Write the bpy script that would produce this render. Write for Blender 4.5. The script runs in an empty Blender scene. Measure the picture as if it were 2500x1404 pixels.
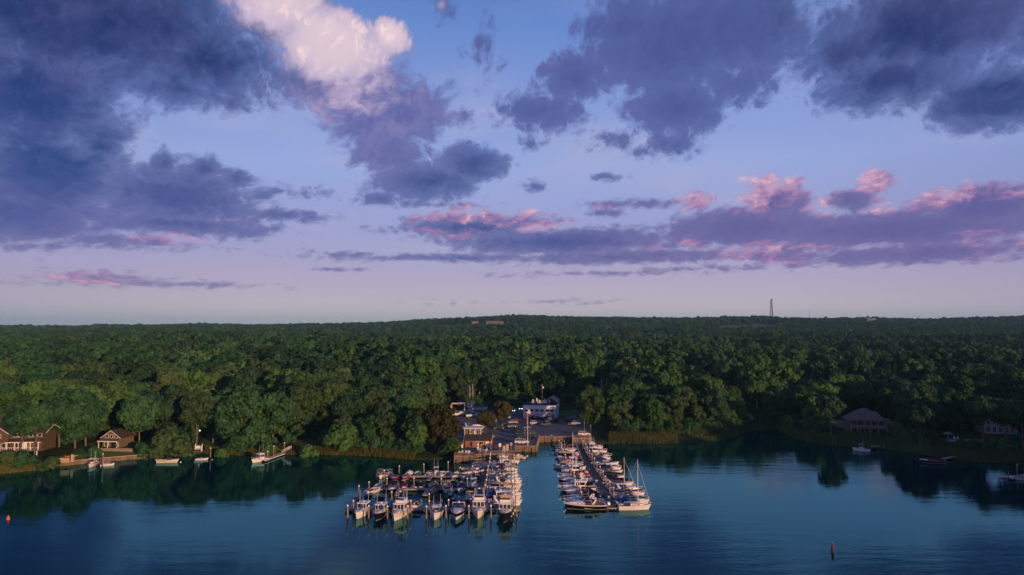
import bpy, math, random
import numpy as np
from mathutils import Vector, Matrix
sin, cos, tan, pi = math.sin, math.cos, math.tan, math.pi
S = bpy.context.scene
COL = S.collection

# ------------------------------------------------------------------ camera
FPX, HOR, CAMH = 1690.0, 804.0, 42.0
PITCH = math.atan((HOR - 702.0) / FPX)
cam = bpy.data.cameras.new('camera')
cam.sensor_width = 36.0
cam.lens = 36.0 * FPX / 2500.0
cam.clip_start, cam.clip_end = 1.0, 60000.0
camo = bpy.data.objects.new('camera', cam)
camo.location = (0, 0, CAMH)
camo.rotation_euler = (pi / 2 + PITCH, 0, 0)
COL.objects.link(camo)
S.camera = camo

def ray(px, py):
    a, b = (px - 1250.0) / FPX, (702.0 - py) / FPX
    return Vector((a, cos(PITCH) - b * sin(PITCH), sin(PITCH) + b * cos(PITCH)))

def G(px, py, z=0.0):
    """ground point under a place in the photograph, on the level z"""
    d = ray(px, py)
    t = (z - CAMH) / d.z
    return Vector((d.x * t, d.y * t, z))

def at(px, Y):
    """x of photograph column px at distance Y (near the horizon line)"""
    return (px - 1250.0) / FPX * Y

# ------------------------------------------------------------------ world
SUN_AZ, SUN_EL = math.radians(36.0), math.radians(7.0)    # behind the camera, to the right
W = bpy.data.worlds.new('World')
S.world = W
W.use_nodes = True
nt = W.node_tree
nt.nodes.clear()
NL = nt.links

class Nd:
    """arithmetic on node sockets"""
    def __init__(s, o): s.o = o
    def __add__(a, b): return M('ADD', a, b)
    def __radd__(a, b): return M('ADD', a, b)
    def __sub__(a, b): return M('SUBTRACT', a, b)
    def __rsub__(a, b): return M('SUBTRACT', b, a)
    def __mul__(a, b): return M('MULTIPLY', a, b)
    def __rmul__(a, b): return M('MULTIPLY', a, b)
    def __truediv__(a, b): return M('DIVIDE', a, b)

def plug(sock, v):
    if isinstance(v, Nd): NL.new(v.o, sock)
    else: sock.default_value = v

def M(op, a, b=0.0, c=None, clamp=False):
    n = nt.nodes.new('ShaderNodeMath'); n.operation = op; n.use_clamp = clamp
    plug(n.inputs[0], a); plug(n.inputs[1], b)
    if c is not None: plug(n.inputs[2], c)
    return Nd(n.outputs[0])

def VM(op, a, b=None, c=None):
    n = nt.nodes.new('ShaderNodeVectorMath'); n.operation = op
    plug(n.inputs[0], a)
    if b is not None: plug(n.inputs[1], b)
    if c is not None: plug(n.inputs[2], c)
    return Nd(n.outputs['Value'] if op == 'LENGTH' else n.outputs[0])

def XYZ(x, y, z=0.0):
    n = nt.nodes.new('ShaderNodeCombineXYZ')
    plug(n.inputs[0], x); plug(n.inputs[1], y); plug(n.inputs[2], z)
    return Nd(n.outputs[0])

def SM(v, lo, hi):
    n = nt.nodes.new('ShaderNodeMapRange'); n.interpolation_type = 'SMOOTHSTEP'
    plug(n.inputs['Value'], v); n.inputs['From Min'].default_value = lo; n.inputs['From Max'].default_value = hi
    return Nd(n.outputs[0])

def MIX(f, a, b):
    n = nt.nodes.new('ShaderNodeMix'); n.data_type = 'RGBA'
    plug(n.inputs[0], f)
    for s, v in ((n.inputs[6], a), (n.inputs[7], b)):
        if isinstance(v, Nd): NL.new(v.o, s)
        else: s.default_value = (v[0], v[1], v[2], 1)
    return Nd(n.outputs[2])

def NOISE(vec, scale, detail=6, rough=0.55, lac=2.0, kind='FBM'):
    n = nt.nodes.new('ShaderNodeTexNoise'); n.noise_dimensions = '3D'; n.noise_type = kind
    NL.new(vec.o, n.inputs['Vector'])
    n.inputs['Scale'].default_value = scale; n.inputs['Detail'].default_value = detail
    n.inputs['Roughness'].default_value = rough; n.inputs['Lacunarity'].default_value = lac
    return Nd(n.outputs['Fac'])

def VOR(vec, scale, detail=2, rough=0.5):
    n = nt.nodes.new('ShaderNodeTexVoronoi'); n.voronoi_dimensions = '2D'; n.feature = 'SMOOTH_F1'
    NL.new(vec.o, n.inputs['Vector'])
    n.inputs['Scale'].default_value = scale; n.inputs['Detail'].default_value = detail
    n.inputs['Roughness'].default_value = rough; n.inputs['Smoothness'].default_value = 0.35
    return Nd(n.outputs['Distance'])

def RAMP(f, stops):
    n = nt.nodes.new('ShaderNodeValToRGB'); NL.new(f.o, n.inputs[0])
    cr = n.color_ramp
    while len(cr.elements) > 1: cr.elements.remove(cr.elements[-1])
    cr.elements[0].position = stops[0][0]; cr.elements[0].color = (*stops[0][1], 1)
    for p, c in stops[1:]:
        e = cr.elements.new(p); e.color = (*c, 1)
    return Nd(n.outputs[0])

def lin(r, g, b):
    return tuple(((c / 255.0 + 0.055) / 1.055) ** 2.4 if c > 10 else c / 255.0 / 12.92 for c in (r, g, b))

tc = nt.nodes.new('ShaderNodeTexCoord')
sep = nt.nodes.new('ShaderNodeSeparateXYZ'); NL.new(tc.outputs['Generated'], sep.inputs[0])
dx, dy, dz = (Nd(sep.outputs[i]) for i in range(3))
AZ = M('ARCTAN2', dx, dy)
EL = M('ARCSINE', M('MAXIMUM', dz, 0.0))
P = XYZ(AZ, EL)

def azel(px, py):
    d = ray(px, py).normalized()
    return math.atan2(d.x, d.y), math.asin(d.z)

# turbulence shared by all clouds; finer vertically towards the horizon where clouds are seen edge-on
evert = M('LOGARITHM', EL + 0.10, math.e) * 0.42
Q = XYZ(AZ, evert)
n1 = NOISE(Q, 9.0, 7, 0.60)
warp = XYZ((n1 - 0.5) * 0.10, (n1 - 0.5) * 0.06)
Qw = VM('ADD', Q, warp)
bil = VOR(Qw, 42.0, 3, 0.6)                 # billows
n2 = NOISE(Qw, 34.0, 6, 0.62)
turb = (n1 - 0.5) * 1.10 + (0.40 - bil) * 0.50 + (n2 - 0.5) * 0.74

# big cloud masses: centre and half sizes in photograph units, weight
BLOBS = [
    (200, 40, 520, 230, 1.2), (60, 230, 330, 180, 1.1), (500, 150, 260, 130, .9), (560, 245, 130, 40, .5), (430, 215, 200, 70, .7),
    (110, 420, 260, 190, 1.1), (60, 520, 300, 90, 1.0), (240, 350, 130, 110, .8), (420, 480, 270, 100, 1.0), (400, 400, 52, 45, .7), (500, 415, 62, 42, .75), (575, 440, 50, 40, .7),
    (690, 466, 130, 20, .42), (640, 470, 60, 34, .5), (690, 524, 150, 20, .5), (420, 545, 320, 36, .8),
    (690, 30, 160, 110, 1.0), (800, 110, 170, 120, 1.0), (940, 90, 75, 62, .9), (860, 210, 180, 100, .9), (770, 200, 120, 70, .7),
    (990, 280, 125, 95, .85), (900, 300, 120, 80, .7), (950, 370, 130, 70, .8), (1040, 440, 170, 62, .95), (1150, 400, 110, 60, .9), (930, 485, 70, 24, .6), (1060, 500, 150, 12, .35),
    (1305, 455, 42, 17, .42), (1490, 432, 50, 14, .38), (1292, 350, 40, 20, .30), (1120, 510, 60, 10, .25), (1130, 280, 40, 30, .24), (1115, 210, 50, 30, .18),
    (1400, 190, 110, 75, .85), (1330, 270, 130, 60, .7), (1640, 110, 240, 150, 1.0), (1800, 70, 220, 150, 1.0), (1540, 60, 150, 90, .7),
    (1650, 260, 160, 90, .9), (1640, 350, 90, 44, .55), (1500, 340, 80, 40, .42), (1560, 370, 50, 22, .3), (1800, 200, 120, 80, .6), (1175, 100, 50, 80, .24), (1090, 15, 40, 40, .24),
    (2280, 50, 390, 170, 1.2), (2190, 190, 230, 100, .95), (2430, 240, 240, 90, 1.1), (2060, 130, 150, 100, .8),
    (1830, 555, 250, 62, 1.0), (1900, 490, 110, 66, .8), (1705, 490, 50, 36, .6), (2140, 440, 56, 42, .66), (2070, 490, 100, 36, .6), (1860, 455, 60, 40, .5), (1950, 455, 30, 36, .4),
    (2200, 560, 460, 56, 1.0), (2400, 505, 240, 62, 1.0), (1560, 498, 150, 16, .42), (1480, 520, 60, 12, .3),
    (1380, 590, 360, 42, .9), (1150, 553, 200, 40, .8), (1300, 540, 120, 30, .5), (1500, 628, 380, 24, .7), (1100, 630, 380, 13, .5), (2250, 618, 400, 36, .75), (1900, 615, 160, 34, .5),
    (300, 585, 260, 24, .45), (380, 607, 80, 8, .25), (920, 565, 40, 14, .2), (60, 690, 160, 10, .26), (210, 682, 140, 20, .36), (430, 692, 280, 14, .34),
    (830, 622, 110, 12, .28), (735, 610, 30, 10, .2), (810, 658, 70, 6, .22), (1440, 668, 230, 10, .32), (1080, 740, 110, 8, .15), (1360, 736, 110, 7, .16), (1700, 655, 200, 10, .2),
]
field = None
for cx, cy, rx, ry, w in BLOBS:
    s0, e0 = azel(cx, cy)
    sx = (azel(cx + rx, cy)[0] - azel(cx - rx, cy)[0]) / 2
    sy = (azel(cx, cy - ry)[1] - azel(cx, cy + ry)[1]) / 2
    kx, ky = 1 / sx, 1 / sy
    l = VM('LENGTH', VM('MULTIPLY_ADD', P, (kx, ky, 0), (-s0 * kx, -e0 * ky, 0)))
    b = M('MULTIPLY_ADD', l, -w, w)
    field = b if field is None else M('SMOOTH_MAX', field, b, 0.22)
# the rest of the sky, behind and beside the view, carries ordinary broken cloud
behind = SM(M('ABSOLUTE', AZ), 0.75, 1.15)
over = SM(EL, 0.52, 0.85)
side = M('MAXIMUM', behind, over)
rest = (NOISE(P, 2.2, 2, 0.5) - 0.52) * 3.0
field = M('MAXIMUM', field, -1.2)
field = field * (1.0 - side) + rest * side
thick = field + turb * 0.60 + 0.10
thick = thick + M('MULTIPLY', SM(NOISE(XYZ(AZ * 1.1, evert * 5.0), 7.0, 4, 0.55), 0.50, 0.75), 1.0 - SM(EL, 0.10, 0.17)) * 0.10
dens = SM(thick, -0.10, 0.27)
core = SM(thick, 0.05, 0.85)
# relief: light from above catches the upper billows
Qo = VM('ADD', Qw, (0.012, 0.022, 0.0))
relief = (NOISE(Qw, 17.0, 5, 0.62) - NOISE(Qo, 17.0, 5, 0.62)) * 2.6 + (VOR(Qo, 42.0, 3, 0.6) - bil) * 0.9
# sunlit parts
SUNLIT = [(680, 0, 190, 130, 1.6), (820, 105, 210, 140, 1.9), (955, 85, 85, 75, 1.8), (740, 110, 140, 120, .9), (870, 215, 220, 140, .84),
          (1150, 540, 200, 60, 1.0), (1290, 535, 200, 50, .8), (1705, 482, 80, 60, 1.15), (1880, 465, 170, 100, 1.3), (2130, 430, 90, 80, 1.2), (2000, 480, 120, 70, .8),
          (2350, 480, 300, 60, .95), (2480, 470, 120, 60, .9), (2400, 590, 190, 70, .62), (1890, 612, 220, 50, .72), (1650, 600, 200, 40, .4), (220, 678, 200, 26, .95), (400, 582, 220, 30, .5), (1080, 15, 40, 50, .5), (2150, 515, 80, 30, .7), (1500, 500, 120, 30, .4)]
sunf = None
for cx, cy, rx, ry, w in SUNLIT:
    s0, e0 = azel(cx, cy)
    sx = (azel(cx + rx, cy)[0] - azel(cx - rx, cy)[0]) / 2
    sy = (azel(cx, cy - ry)[1] - azel(cx, cy + ry)[1]) / 2
    l = VM('LENGTH', VM('MULTIPLY_ADD', P, (1 / sx, 1 / sy, 0), (-s0 / sx, -e0 / sy, 0)))
    b = M('MULTIPLY_ADD', l, -w, w, )
    sunf = b if sunf is None else M('MAXIMUM', sunf, b)
hot = SM(EL, 0.20, 0.36)
lowsun = M('MAXIMUM', sunf, 0.0) * 0.68 + (0.33 - thick) * 1.0 + relief * 0.5 + (n2 - 0.5) * 0.8
lowsun = M('MULTIPLY', lowsun, SM(sunf, 0.0, 0.35))
highsun = sunf * 0.80 + relief * 0.05 + (0.40 - bil) * 0.16 + (n1 - 0.5) * 0.50
sunf = lowsun * (1.0 - hot) + highsun * hot
sunf = M('MULTIPLY', SM(sunf, 0.0, 1.2), (1.0 - behind))

sky = nt.nodes.new('ShaderNodeTexSky'); sky.sky_type = 'NISHITA'; sky.sun_disc = False
sky.sun_elevation = SUN_EL; sky.sun_rotation = pi - SUN_AZ
sky.air_density = 1.0; sky.dust_density = 1.5; sky.ozone_density = 3.0
nish = VM('SCALE', Nd(sky.outputs[0])); nish.o.node.inputs['Scale'].default_value = 0.10

clear = RAMP(EL, [(0.0, lin(184, 188, 194)), (0.030, lin(202, 190, 200)), (0.075, lin(184, 172, 204)), (0.13, lin(160, 162, 210)),
                  (0.23, lin(154, 172, 226)), (0.31, lin(138, 160, 220)), (0.42, lin(106, 140, 208)), (0.60, lin(60, 96, 170)), (1.0, lin(44, 70, 130))])
edge = SM(M('ABSOLUTE', AZ), 0.30, 0.75)
clear = MIX(edge * 0.22, clear, lin(90, 100, 160))
veil = NOISE(XYZ(AZ * 1.0, evert * 2.6), 3.4, 5, 0.55)
clear = MIX(M('MULTIPLY', M('MULTIPLY', SM(veil, 0.42, 0.70), SM(EL, 0.05, 0.12)), M('MULTIPLY_ADD', SM(EL, 0.25, 0.45), -0.35, 0.55)), clear, lin(176, 176, 214))
clear = MIX(0.05, clear, nish)
shade = RAMP(EL, [(0.0, lin(150, 140, 176)), (0.06, lin(118, 112, 164)), (0.12, lin(82, 88, 150)), (0.22, lin(60, 82, 146)), (0.32, lin(58, 74, 138)), (0.45, lin(40, 52, 104)), (1.0, lin(36, 46, 92))])
deep = RAMP(EL, [(0.0, lin(120, 116, 160)), (0.08, lin(84, 88, 148)), (0.13, lin(70, 84, 148)), (0.20, lin(48, 74, 134)), (0.32, lin(38, 58, 116)), (0.45, lin(26, 42, 88)), (1.0, lin(20, 30, 62))])
# lilac bounce: the cloud bank right of the middle and low clouds are purpler
rightlow = M('MULTIPLY', SM(AZ, -0.05, 0.35), 1.0 - SM(EL, 0.16, 0.24))
ccol = MIX(core, MIX(0.35, shade, clear), deep)
ccol = MIX(rightlow * 0.55, ccol, lin(118, 104, 160))
midc = M('MULTIPLY', M('MULTIPLY', SM(AZ, -0.40, -0.2), 1.0 - SM(AZ, 0.32, 0.48)), SM(EL, 0.2, 0.3))
ccol = MIX(midc * 0.62, ccol, lin(90, 102, 166))
ccol = MIX(M('MULTIPLY', SM(relief, -0.5, 1.2), 0.18), ccol, lin(118, 120, 176))
glow = NOISE(P, 3.6, 3, 0.5)
ccol = MIX(M('MULTIPLY', SM(glow, 0.45, 0.68), 0.30), ccol, lin(112, 112, 170))
s0, e0 = azel(930, 290)
lav = VM('LENGTH', VM('MULTIPLY_ADD', P, (1 / .15, 1 / .115, 0), (-s0 / .15, -e0 / .115, 0)))
ccol = MIX(M('MULTIPLY', SM(lav, 1.25, 0.1), 0.72), ccol, MIX(SM(relief * 0.6 + (n1 - 0.5) * 1.6, -0.7, 0.8), lin(100, 106, 168), lin(140, 134, 188)))
pink = MIX(hot, lin(224, 184, 202), lin(246, 220, 220))
mid = MIX(hot, lin(160, 124, 172), lin(192, 176, 206))
ccol = MIX(SM(sunf, 0.0, 0.5), ccol, mid)
pink = MIX(M('MULTIPLY', SM(bil * 0.8 - relief * 0.40 + n1 * 0.5, 0.15, 1.05), 0.50), pink, mid)
ccol = MIX(SM(sunf, 0.30, 1.0), ccol, pink)
final = MIX(dens, clear, ccol)
# behind the camera the sunset half of the sky
warm = M('MULTIPLY', behind, 1.0 - SM(EL, 0.0, 0.35))
final = MIX(warm * 0.5, final, lin(225, 165, 140))
bg = nt.nodes.new('ShaderNodeBackground'); bg.inputs['Strength'].default_value = 1.0
NL.new(final.o, bg.inputs['Color'])
wo = nt.nodes.new('ShaderNodeOutputWorld'); NL.new(bg.outputs[0], wo.inputs['Surface'])
W.cycles.sampling_method = 'MANUAL'; W.cycles.sample_map_resolution = 512

# ------------------------------------------------------------------ sun, exposure
sl = bpy.data.lights.new('sun', 'SUN'); sl.energy = 4.6; sl.angle = math.radians(0.6); sl.color = (1.0, 0.57, 0.31)
so = bpy.data.objects.new('sun', sl); COL.objects.link(so)
sdir = Vector((sin(SUN_AZ) * cos(SUN_EL), -cos(SUN_AZ) * cos(SUN_EL), sin(SUN_EL)))   # towards the sun
so.rotation_euler = sdir.to_track_quat('Z', 'Y').to_euler()
so.location = sdir * 400
S.view_settings.view_transform = 'Standard'; S.view_settings.look = 'None'
S.view_settings.exposure = 0.0; S.view_settings.gamma = 1.0; S.view_settings.use_curve_mapping = False
S.cycles.max_bounces = 5; S.cycles.diffuse_bounces = 2; S.cycles.glossy_bounces = 3; S.cycles.transmission_bounces = 3; S.cycles.transparent_max_bounces = 6
S.cycles.caustics_reflective = False; S.cycles.caustics_refractive = False

# ------------------------------------------------------------------ helpers
MATS = {}
def mat(name, col, rough=0.6, spec=0.4, metal=0.0, noise=0.0, nscale=6.0, emit=None, bump=0.0, rnd=0.0, coat=0.0):
    """a procedural material: base colour with worn / mottled variation"""
    if name in MATS: return MATS[name]
    m = bpy.data.materials.new(name); m.use_nodes = True
    t = m.node_tree; b = t.nodes['Principled BSDF']
    b.inputs['Roughness'].default_value = rough; b.inputs['Metallic'].default_value = metal
    b.inputs['Specular IOR Level'].default_value = spec
    b.inputs['Coat Weight'].default_value = coat
    b.inputs['Base Color'].default_value = (*col, 1)
    if noise > 0 or rnd > 0:
        c = t.nodes.new('ShaderNodeTexCoord')
        n = t.nodes.new('ShaderNodeTexNoise'); n.inputs['Scale'].default_value = nscale; n.inputs['Detail'].default_value = 5
        t.links.new(c.outputs['Object'], n.inputs['Vector'])
        mr = t.nodes.new('ShaderNodeMapRange'); mr.inputs['From Min'].default_value = 0.3; mr.inputs['From Max'].default_value = 0.7
        mr.inputs['To Min'].default_value = 1 - noise; mr.inputs['To Max'].default_value = 1 + noise * 0.6
        t.links.new(n.outputs['Fac'], mr.inputs['Value'])
        h = t.nodes.new('ShaderNodeHueSaturation'); h.inputs['Color'].default_value = (*col, 1)
        val = mr.outputs[0]
        if rnd > 0:
            g = t.nodes.new('ShaderNodeNewGeometry'); r2 = t.nodes.new('ShaderNodeMapRange')
            r2.inputs['To Min'].default_value = 1 - rnd; r2.inputs['To Max'].default_value = 1 + rnd
            t.links.new(g.outputs['Random Per Island'], r2.inputs['Value'])
            mu = t.nodes.new('ShaderNodeMath'); mu.operation = 'MULTIPLY'
            t.links.new(val, mu.inputs[0]); t.links.new(r2.outputs[0], mu.inputs[1]); val = mu.outputs[0]
        t.links.new(val, h.inputs['Value']); t.links.new(h.outputs[0], b.inputs['Base Color'])
        if bump > 0:
            bp = t.nodes.new('ShaderNodeBump'); bp.inputs['Strength'].default_value = bump; bp.inputs['Distance'].default_value = 0.05
            t.links.new(n.outputs['Fac'], bp.inputs['Height']); t.links.new(bp.outputs[0], b.inputs['Normal'])
    if emit:
        b.inputs['Emission Color'].default_value = (*emit[0], 1); b.inputs['Emission Strength'].default_value = emit[1]
    MATS[name] = m
    return m

class MB:
    """collects shapes and links them as ONE mesh object"""
    def __init__(s): s.v, s.f, s.m = [], [], []
    def add(s, vs, fs, mi=0):
        k = len(s.v); s.v += [tuple(v) for v in vs]; s.f += [tuple(i + k for i in f) for f in fs]; s.m += [mi] * len(fs)
        return s
    def box(s, c, d, rz=0.0, mi=0, taper=1.0, rx=0.0, ry=0.0):
        """centre c, full sizes d; taper scales the top"""
        R = Matrix.Rotation(rz, 3, 'Z') @ Matrix.Rotation(ry, 3, 'Y') @ Matrix.Rotation(rx, 3, 'X')
        vs = []
        for z in (-.5, .5):
            k = taper if z > 0 else 1.0
            for x, y in ((-.5, -.5), (.5, -.5), (.5, .5), (-.5, .5)):
                vs.append(Vector(c) + R @ Vector((x * d[0] * k, y * d[1] * k, z * d[2])))
        return s.add(vs, [(3, 2, 1, 0), (4, 5, 6, 7), (0, 1, 5, 4), (1, 2, 6, 5), (2, 3, 7, 6), (3, 0, 4, 7)], mi)
    def tube(s, a, b, r0, r1=None, n=6, mi=0, cap=True):
        a, b = Vector(a), Vector(b); r1 = r0 if r1 is None else r1
        d = (b - a).normalized(); u = d.orthogonal().normalized(); w = d.cross(u)
        vs = [p + (u * cos(2 * pi * i / n) + w * sin(2 * pi * i / n)) * r for p, r in ((a, r0), (b, r1)) for i in range(n)]
        fs = [(i, (i + 1) % n, n + (i + 1) % n, n + i) for i in range(n)]
        if cap: fs += [tuple(range(n - 1, -1, -1)), tuple(range(n, 2 * n))]
        return s.add(vs, fs, mi)
    def path(s, pts, r, n=5, mi=0):
        for a, b in zip(pts[:-1], pts[1:]): s.tube(a, b, r, r, n, mi)
        return s
    def loft(s, rings, mi=0, closed=True, caps=(True, True)):
        n = len(rings[0]); vs = [p for r in rings for p in r]; fs = []
        for k in range(len(rings) - 1):
            for i in range(n if closed else n - 1):
                j = (i + 1) % n
                fs.append((k * n + i, k * n + j, (k + 1) * n + j, (k + 1) * n + i))
        if closed and caps[0]: fs.append(tuple(range(n - 1, -1, -1)))
        if closed and caps[1]: fs.append(tuple((len(rings) - 1) * n + i for i in range(n)))
        return s.add(vs, fs, mi)
    def lathe(s, prof, c=(0, 0, 0), n=10, mi=0):
        rings = [[(c[0] + r * cos(2 * pi * i / n), c[1] + r * sin(2 * pi * i / n), c[2] + z) for i in range(n)] for r, z in prof]
        return s.loft(rings, mi)
    def prism(s, poly, z0, z1, mi=0):
        n = len(poly)
        vs = [(x, y, z0) for x, y in poly] + [(x, y, z1) for x, y in poly]
        fs = [(i, (i + 1) % n, n + (i + 1) % n, n + i) for i in range(n)] + [tuple(range(n - 1, -1, -1)), tuple(range(n, 2 * n))]
        return s.add(vs, fs, mi)
    def extr(s, prof, y0, y1, mi=0):
        """profile in x,z pushed along y"""
        n = len(prof)
        vs = [(x, y0, z) for x, z in prof] + [(x, y1, z) for x, z in prof]
        fs = [(i, (i + 1) % n, n + (i + 1) % n, n + i) for i in range(n)] + [tuple(range(n - 1, -1, -1)), tuple(range(n, 2 * n))]
        return s.add(vs, fs, mi)
    def build(s, name, mats, parent=None, smooth=False, loc=None, fix=True):
        me = bpy.data.meshes.new(name); me.from_pydata(s.v, [], s.f)
        if not isinstance(mats, (list, tuple)): mats = [mats]
        for m in mats: me.materials.append(m)
        if len(mats) > 1: me.polygons.foreach_set('material_index', s.m)
        if smooth: me.polygons.foreach_set('use_smooth', [True] * len(s.f))
        if fix and len(s.f) < 3000:
            import bmesh
            bm = bmesh.new(); bm.from_mesh(me); bmesh.ops.recalc_face_normals(bm, faces=bm.faces); bm.to_mesh(me); bm.free()
        me.update()
        o = bpy.data.objects.new(name, me); COL.objects.link(o)
        if parent is not None: o.parent = parent
        if loc is not None: o.location = loc
        return o

def fast_mesh(name, V, F, mats, smooth=False, mi=None):
    """big mesh from arrays; F all triangles or all quads"""
    me = bpy.data.meshes.new(name); V = np.asarray(V, np.float32); F = np.asarray(F, np.int32); k = F.shape[1]
    me.vertices.add(len(V)); me.vertices.foreach_set('co', V.ravel())
    me.loops.add(F.size); me.loops.foreach_set('vertex_index', F.ravel())
    me.polygons.add(len(F)); me.polygons.foreach_set('loop_start', np.arange(0, F.size, k, dtype=np.int32))
    for m in mats: me.materials.append(m)
    if mi is not None: me.polygons.foreach_set('material_index', np.asarray(mi, np.int32))
    me.update(calc_edges=True); me.validate()
    if smooth: me.polygons.foreach_set('use_smooth', [True] * len(me.polygons))
    return me

def link(name, me, parent=None, loc=None):
    o = bpy.data.objects.new(name, me); COL.objects.link(o)
    if parent is not None: o.parent = parent
    if loc is not None: o.location = loc
    return o

def tag(o, label=None, cat=None, group=None, kind=None):
    for k, v in (('label', label), ('category', cat), ('group', group), ('kind', kind)):
        if v: o[k] = v
    return o

def thing(name, loc, rz, label, cat, group=None):
    o = bpy.data.objects.new(name, None); COL.objects.link(o); o.empty_display_size = 0.3
    o.location = loc; o.rotation_euler = (0, 0, rz)
    return tag(o, label, cat, group)

def copy_tree(o, parent=None):
    c = o.copy(); COL.objects.link(c); c.parent = parent
    for ch in list(o.children): copy_tree(ch, c)
    return c

ORD = ['first', 'second', 'third', 'fourth', 'fifth', 'sixth', 'seventh', 'eighth', 'ninth', 'tenth', 'eleventh', 'twelfth', 'thirteenth', 'fourteenth', 'fifteenth',
       'sixteenth', 'seventeenth', 'eighteenth', 'nineteenth', 'twentieth', 'twenty-first', 'twenty-second', 'twenty-third', 'twenty-fourth', 'twenty-fifth', 'twenty-sixth',
       'twenty-seventh', 'twenty-eighth', 'twenty-ninth', 'thirtieth']

# ------------------------------------------------------------------ land
def tab(pts, x):
    a = np.array(pts, float); return np.interp(x, a[:, 0], a[:, 1])

# waterline as seen in the photograph
SHORE = [(-1400, 1180), (-500, 1175), (-150, 1168), (0, 1156), (104, 1146), (106, 1139), (250, 1126), (420, 1112.5), (430, 1107), (500, 1107), (520, 1110), (640, 1111), (760, 1109), (840, 1111), (900, 1113),
         (960, 1118), (1010, 1123), (1060, 1124), (1100, 1120), (1112, 1118), (1114, 1096), (1190, 1090), (1255, 1080), (1312, 1076), (1316, 1070), (1395, 1070), (1440, 1074), (1446, 1084), (1500, 1084), (1530, 1082),
         (1600, 1085), (1650, 1082), (1700, 1080), (1745, 1077), (1790, 1068), (1830, 1054), (1862, 1047), (1892, 1048), (1915, 1060), (1945, 1072), (1990, 1082), (2060, 1091), (2130, 1094), (2180, 1099),
         (2250, 1109), (2300, 1118), (2350, 1126), (2420, 1129), (2500, 1133), (2640, 1160), (2800, 1195), (2940, 1225)]
SH = [(G(px, py).x / G(px, py).y, G(px, py).y) for px, py in SHORE]
def shoreY(u): return tab(SH, u)
RIDGE = [(-1400, 800), (-300, 798), (0, 797), (120, 797), (200, 798), (250, 794), (400, 793), (470, 791), (640, 793), (800, 792), (950, 788), (1050, 781), (1150, 775), (1250, 770), (1350, 772),
         (1500, 774), (1620, 777), (1700, 777), (1850, 774), (1980, 778), (2150, 776), (2250, 778), (2400, 775), (2500, 772), (3000, 772), (4000, 780)]
RY = 2300.0
RIDH = [((px - 1250) / FPX, CAMH + RY / FPX * (804 - py) - 12.5) for px, py in RIDGE]
def smooth01(t): t = np.clip(t, 0, 1); return t * t * (3 - 2 * t)
YARD = (-30.0, 40.0, 220.0, 364.0)
def ground(x, y):
    x = np.asarray(x, float); y = np.asarray(y, float)
    u = x / np.maximum(y, 1.0)
    d = y - shoreY(u)
    sp = np.interp(d, [-6, 0, 0.6, 3, 10, 25, 60, 110], [-2.4, -0.25, 0.35, 0.8, 1.2, 1.9, 2.8, 3.4])
    R = tab(RIDH, u)
    h = np.interp(y, [300, 350, 450, 1000], [0, 2.5, 6.5, 12.0])
    t = np.clip((y - 1000) / (RY - 1000), 0, 1)
    h = h + np.where(y > 1000, (R - 15.4) * t ** 1.6, 0)
    h = np.where(y > RY, 12 + (R - 15.4) * (1 - smooth01((y - RY) / 1500) * 0.9), h)
    far = smooth01((y - 380) / 300)
    h = h + far * (1.5 * (2.6 * np.sin(x / 71.0 + 1.3 + 0.8 * np.sin(y / 140.0)) * np.sin(y / 88.0 + x / 310.0) + 2.4 * np.sin(x / 190.0 + y / 230.0)) * (0.35 + 0.65 * np.clip(1 - np.abs(y - 900) / 1300, 0, 1)))
    z = sp + h
    # levelled marina yard and road
    ex = np.maximum(np.maximum(YARD[0] - x, x - YARD[1]), 0); ey = np.maximum(np.maximum(YARD[2] - y, y - YARD[3]), 0)
    e = smooth01(np.hypot(ex, ey) / 14.0)
    zy = np.minimum(sp, 1.90)
    return np.where(e < 1, zy * (1 - e) + z * e, z)
def gz(x, y): return float(ground(x, y))

def ground_material():
    m = bpy.data.materials.new('woodland_ground'); m.use_nodes = True
    t = m.node_tree; b = t.nodes['Principled BSDF']; b.inputs['Roughness'].default_value = 0.95; b.inputs['Specular IOR Level'].default_value = 0.1
    c = t.nodes.new('ShaderNodeTexCoord')
    n = t.nodes.new('ShaderNodeTexNoise'); n.inputs['Scale'].default_value = 0.09; n.inputs['Detail'].default_value = 8; n.inputs['Roughness'].default_value = 0.65
    t.links.new(c.outputs['Object'], n.inputs['Vector'])
    r = t.nodes.new('ShaderNodeValToRGB'); t.links.new(n.outputs['Fac'], r.inputs[0])
    e = r.color_ramp.elements
    e[0].position = 0.3; e[0].color = (0.022, 0.030, 0.010, 1); e[1].position = 0.72; e[1].color = (0.055, 0.062, 0.018, 1)
    k = e.new(0.5); k.color = (0.034, 0.044, 0.013, 1)
    t.links.new(r.outputs[0], b.inputs['Base Color'])
    return m
GM = ground_material()

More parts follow.
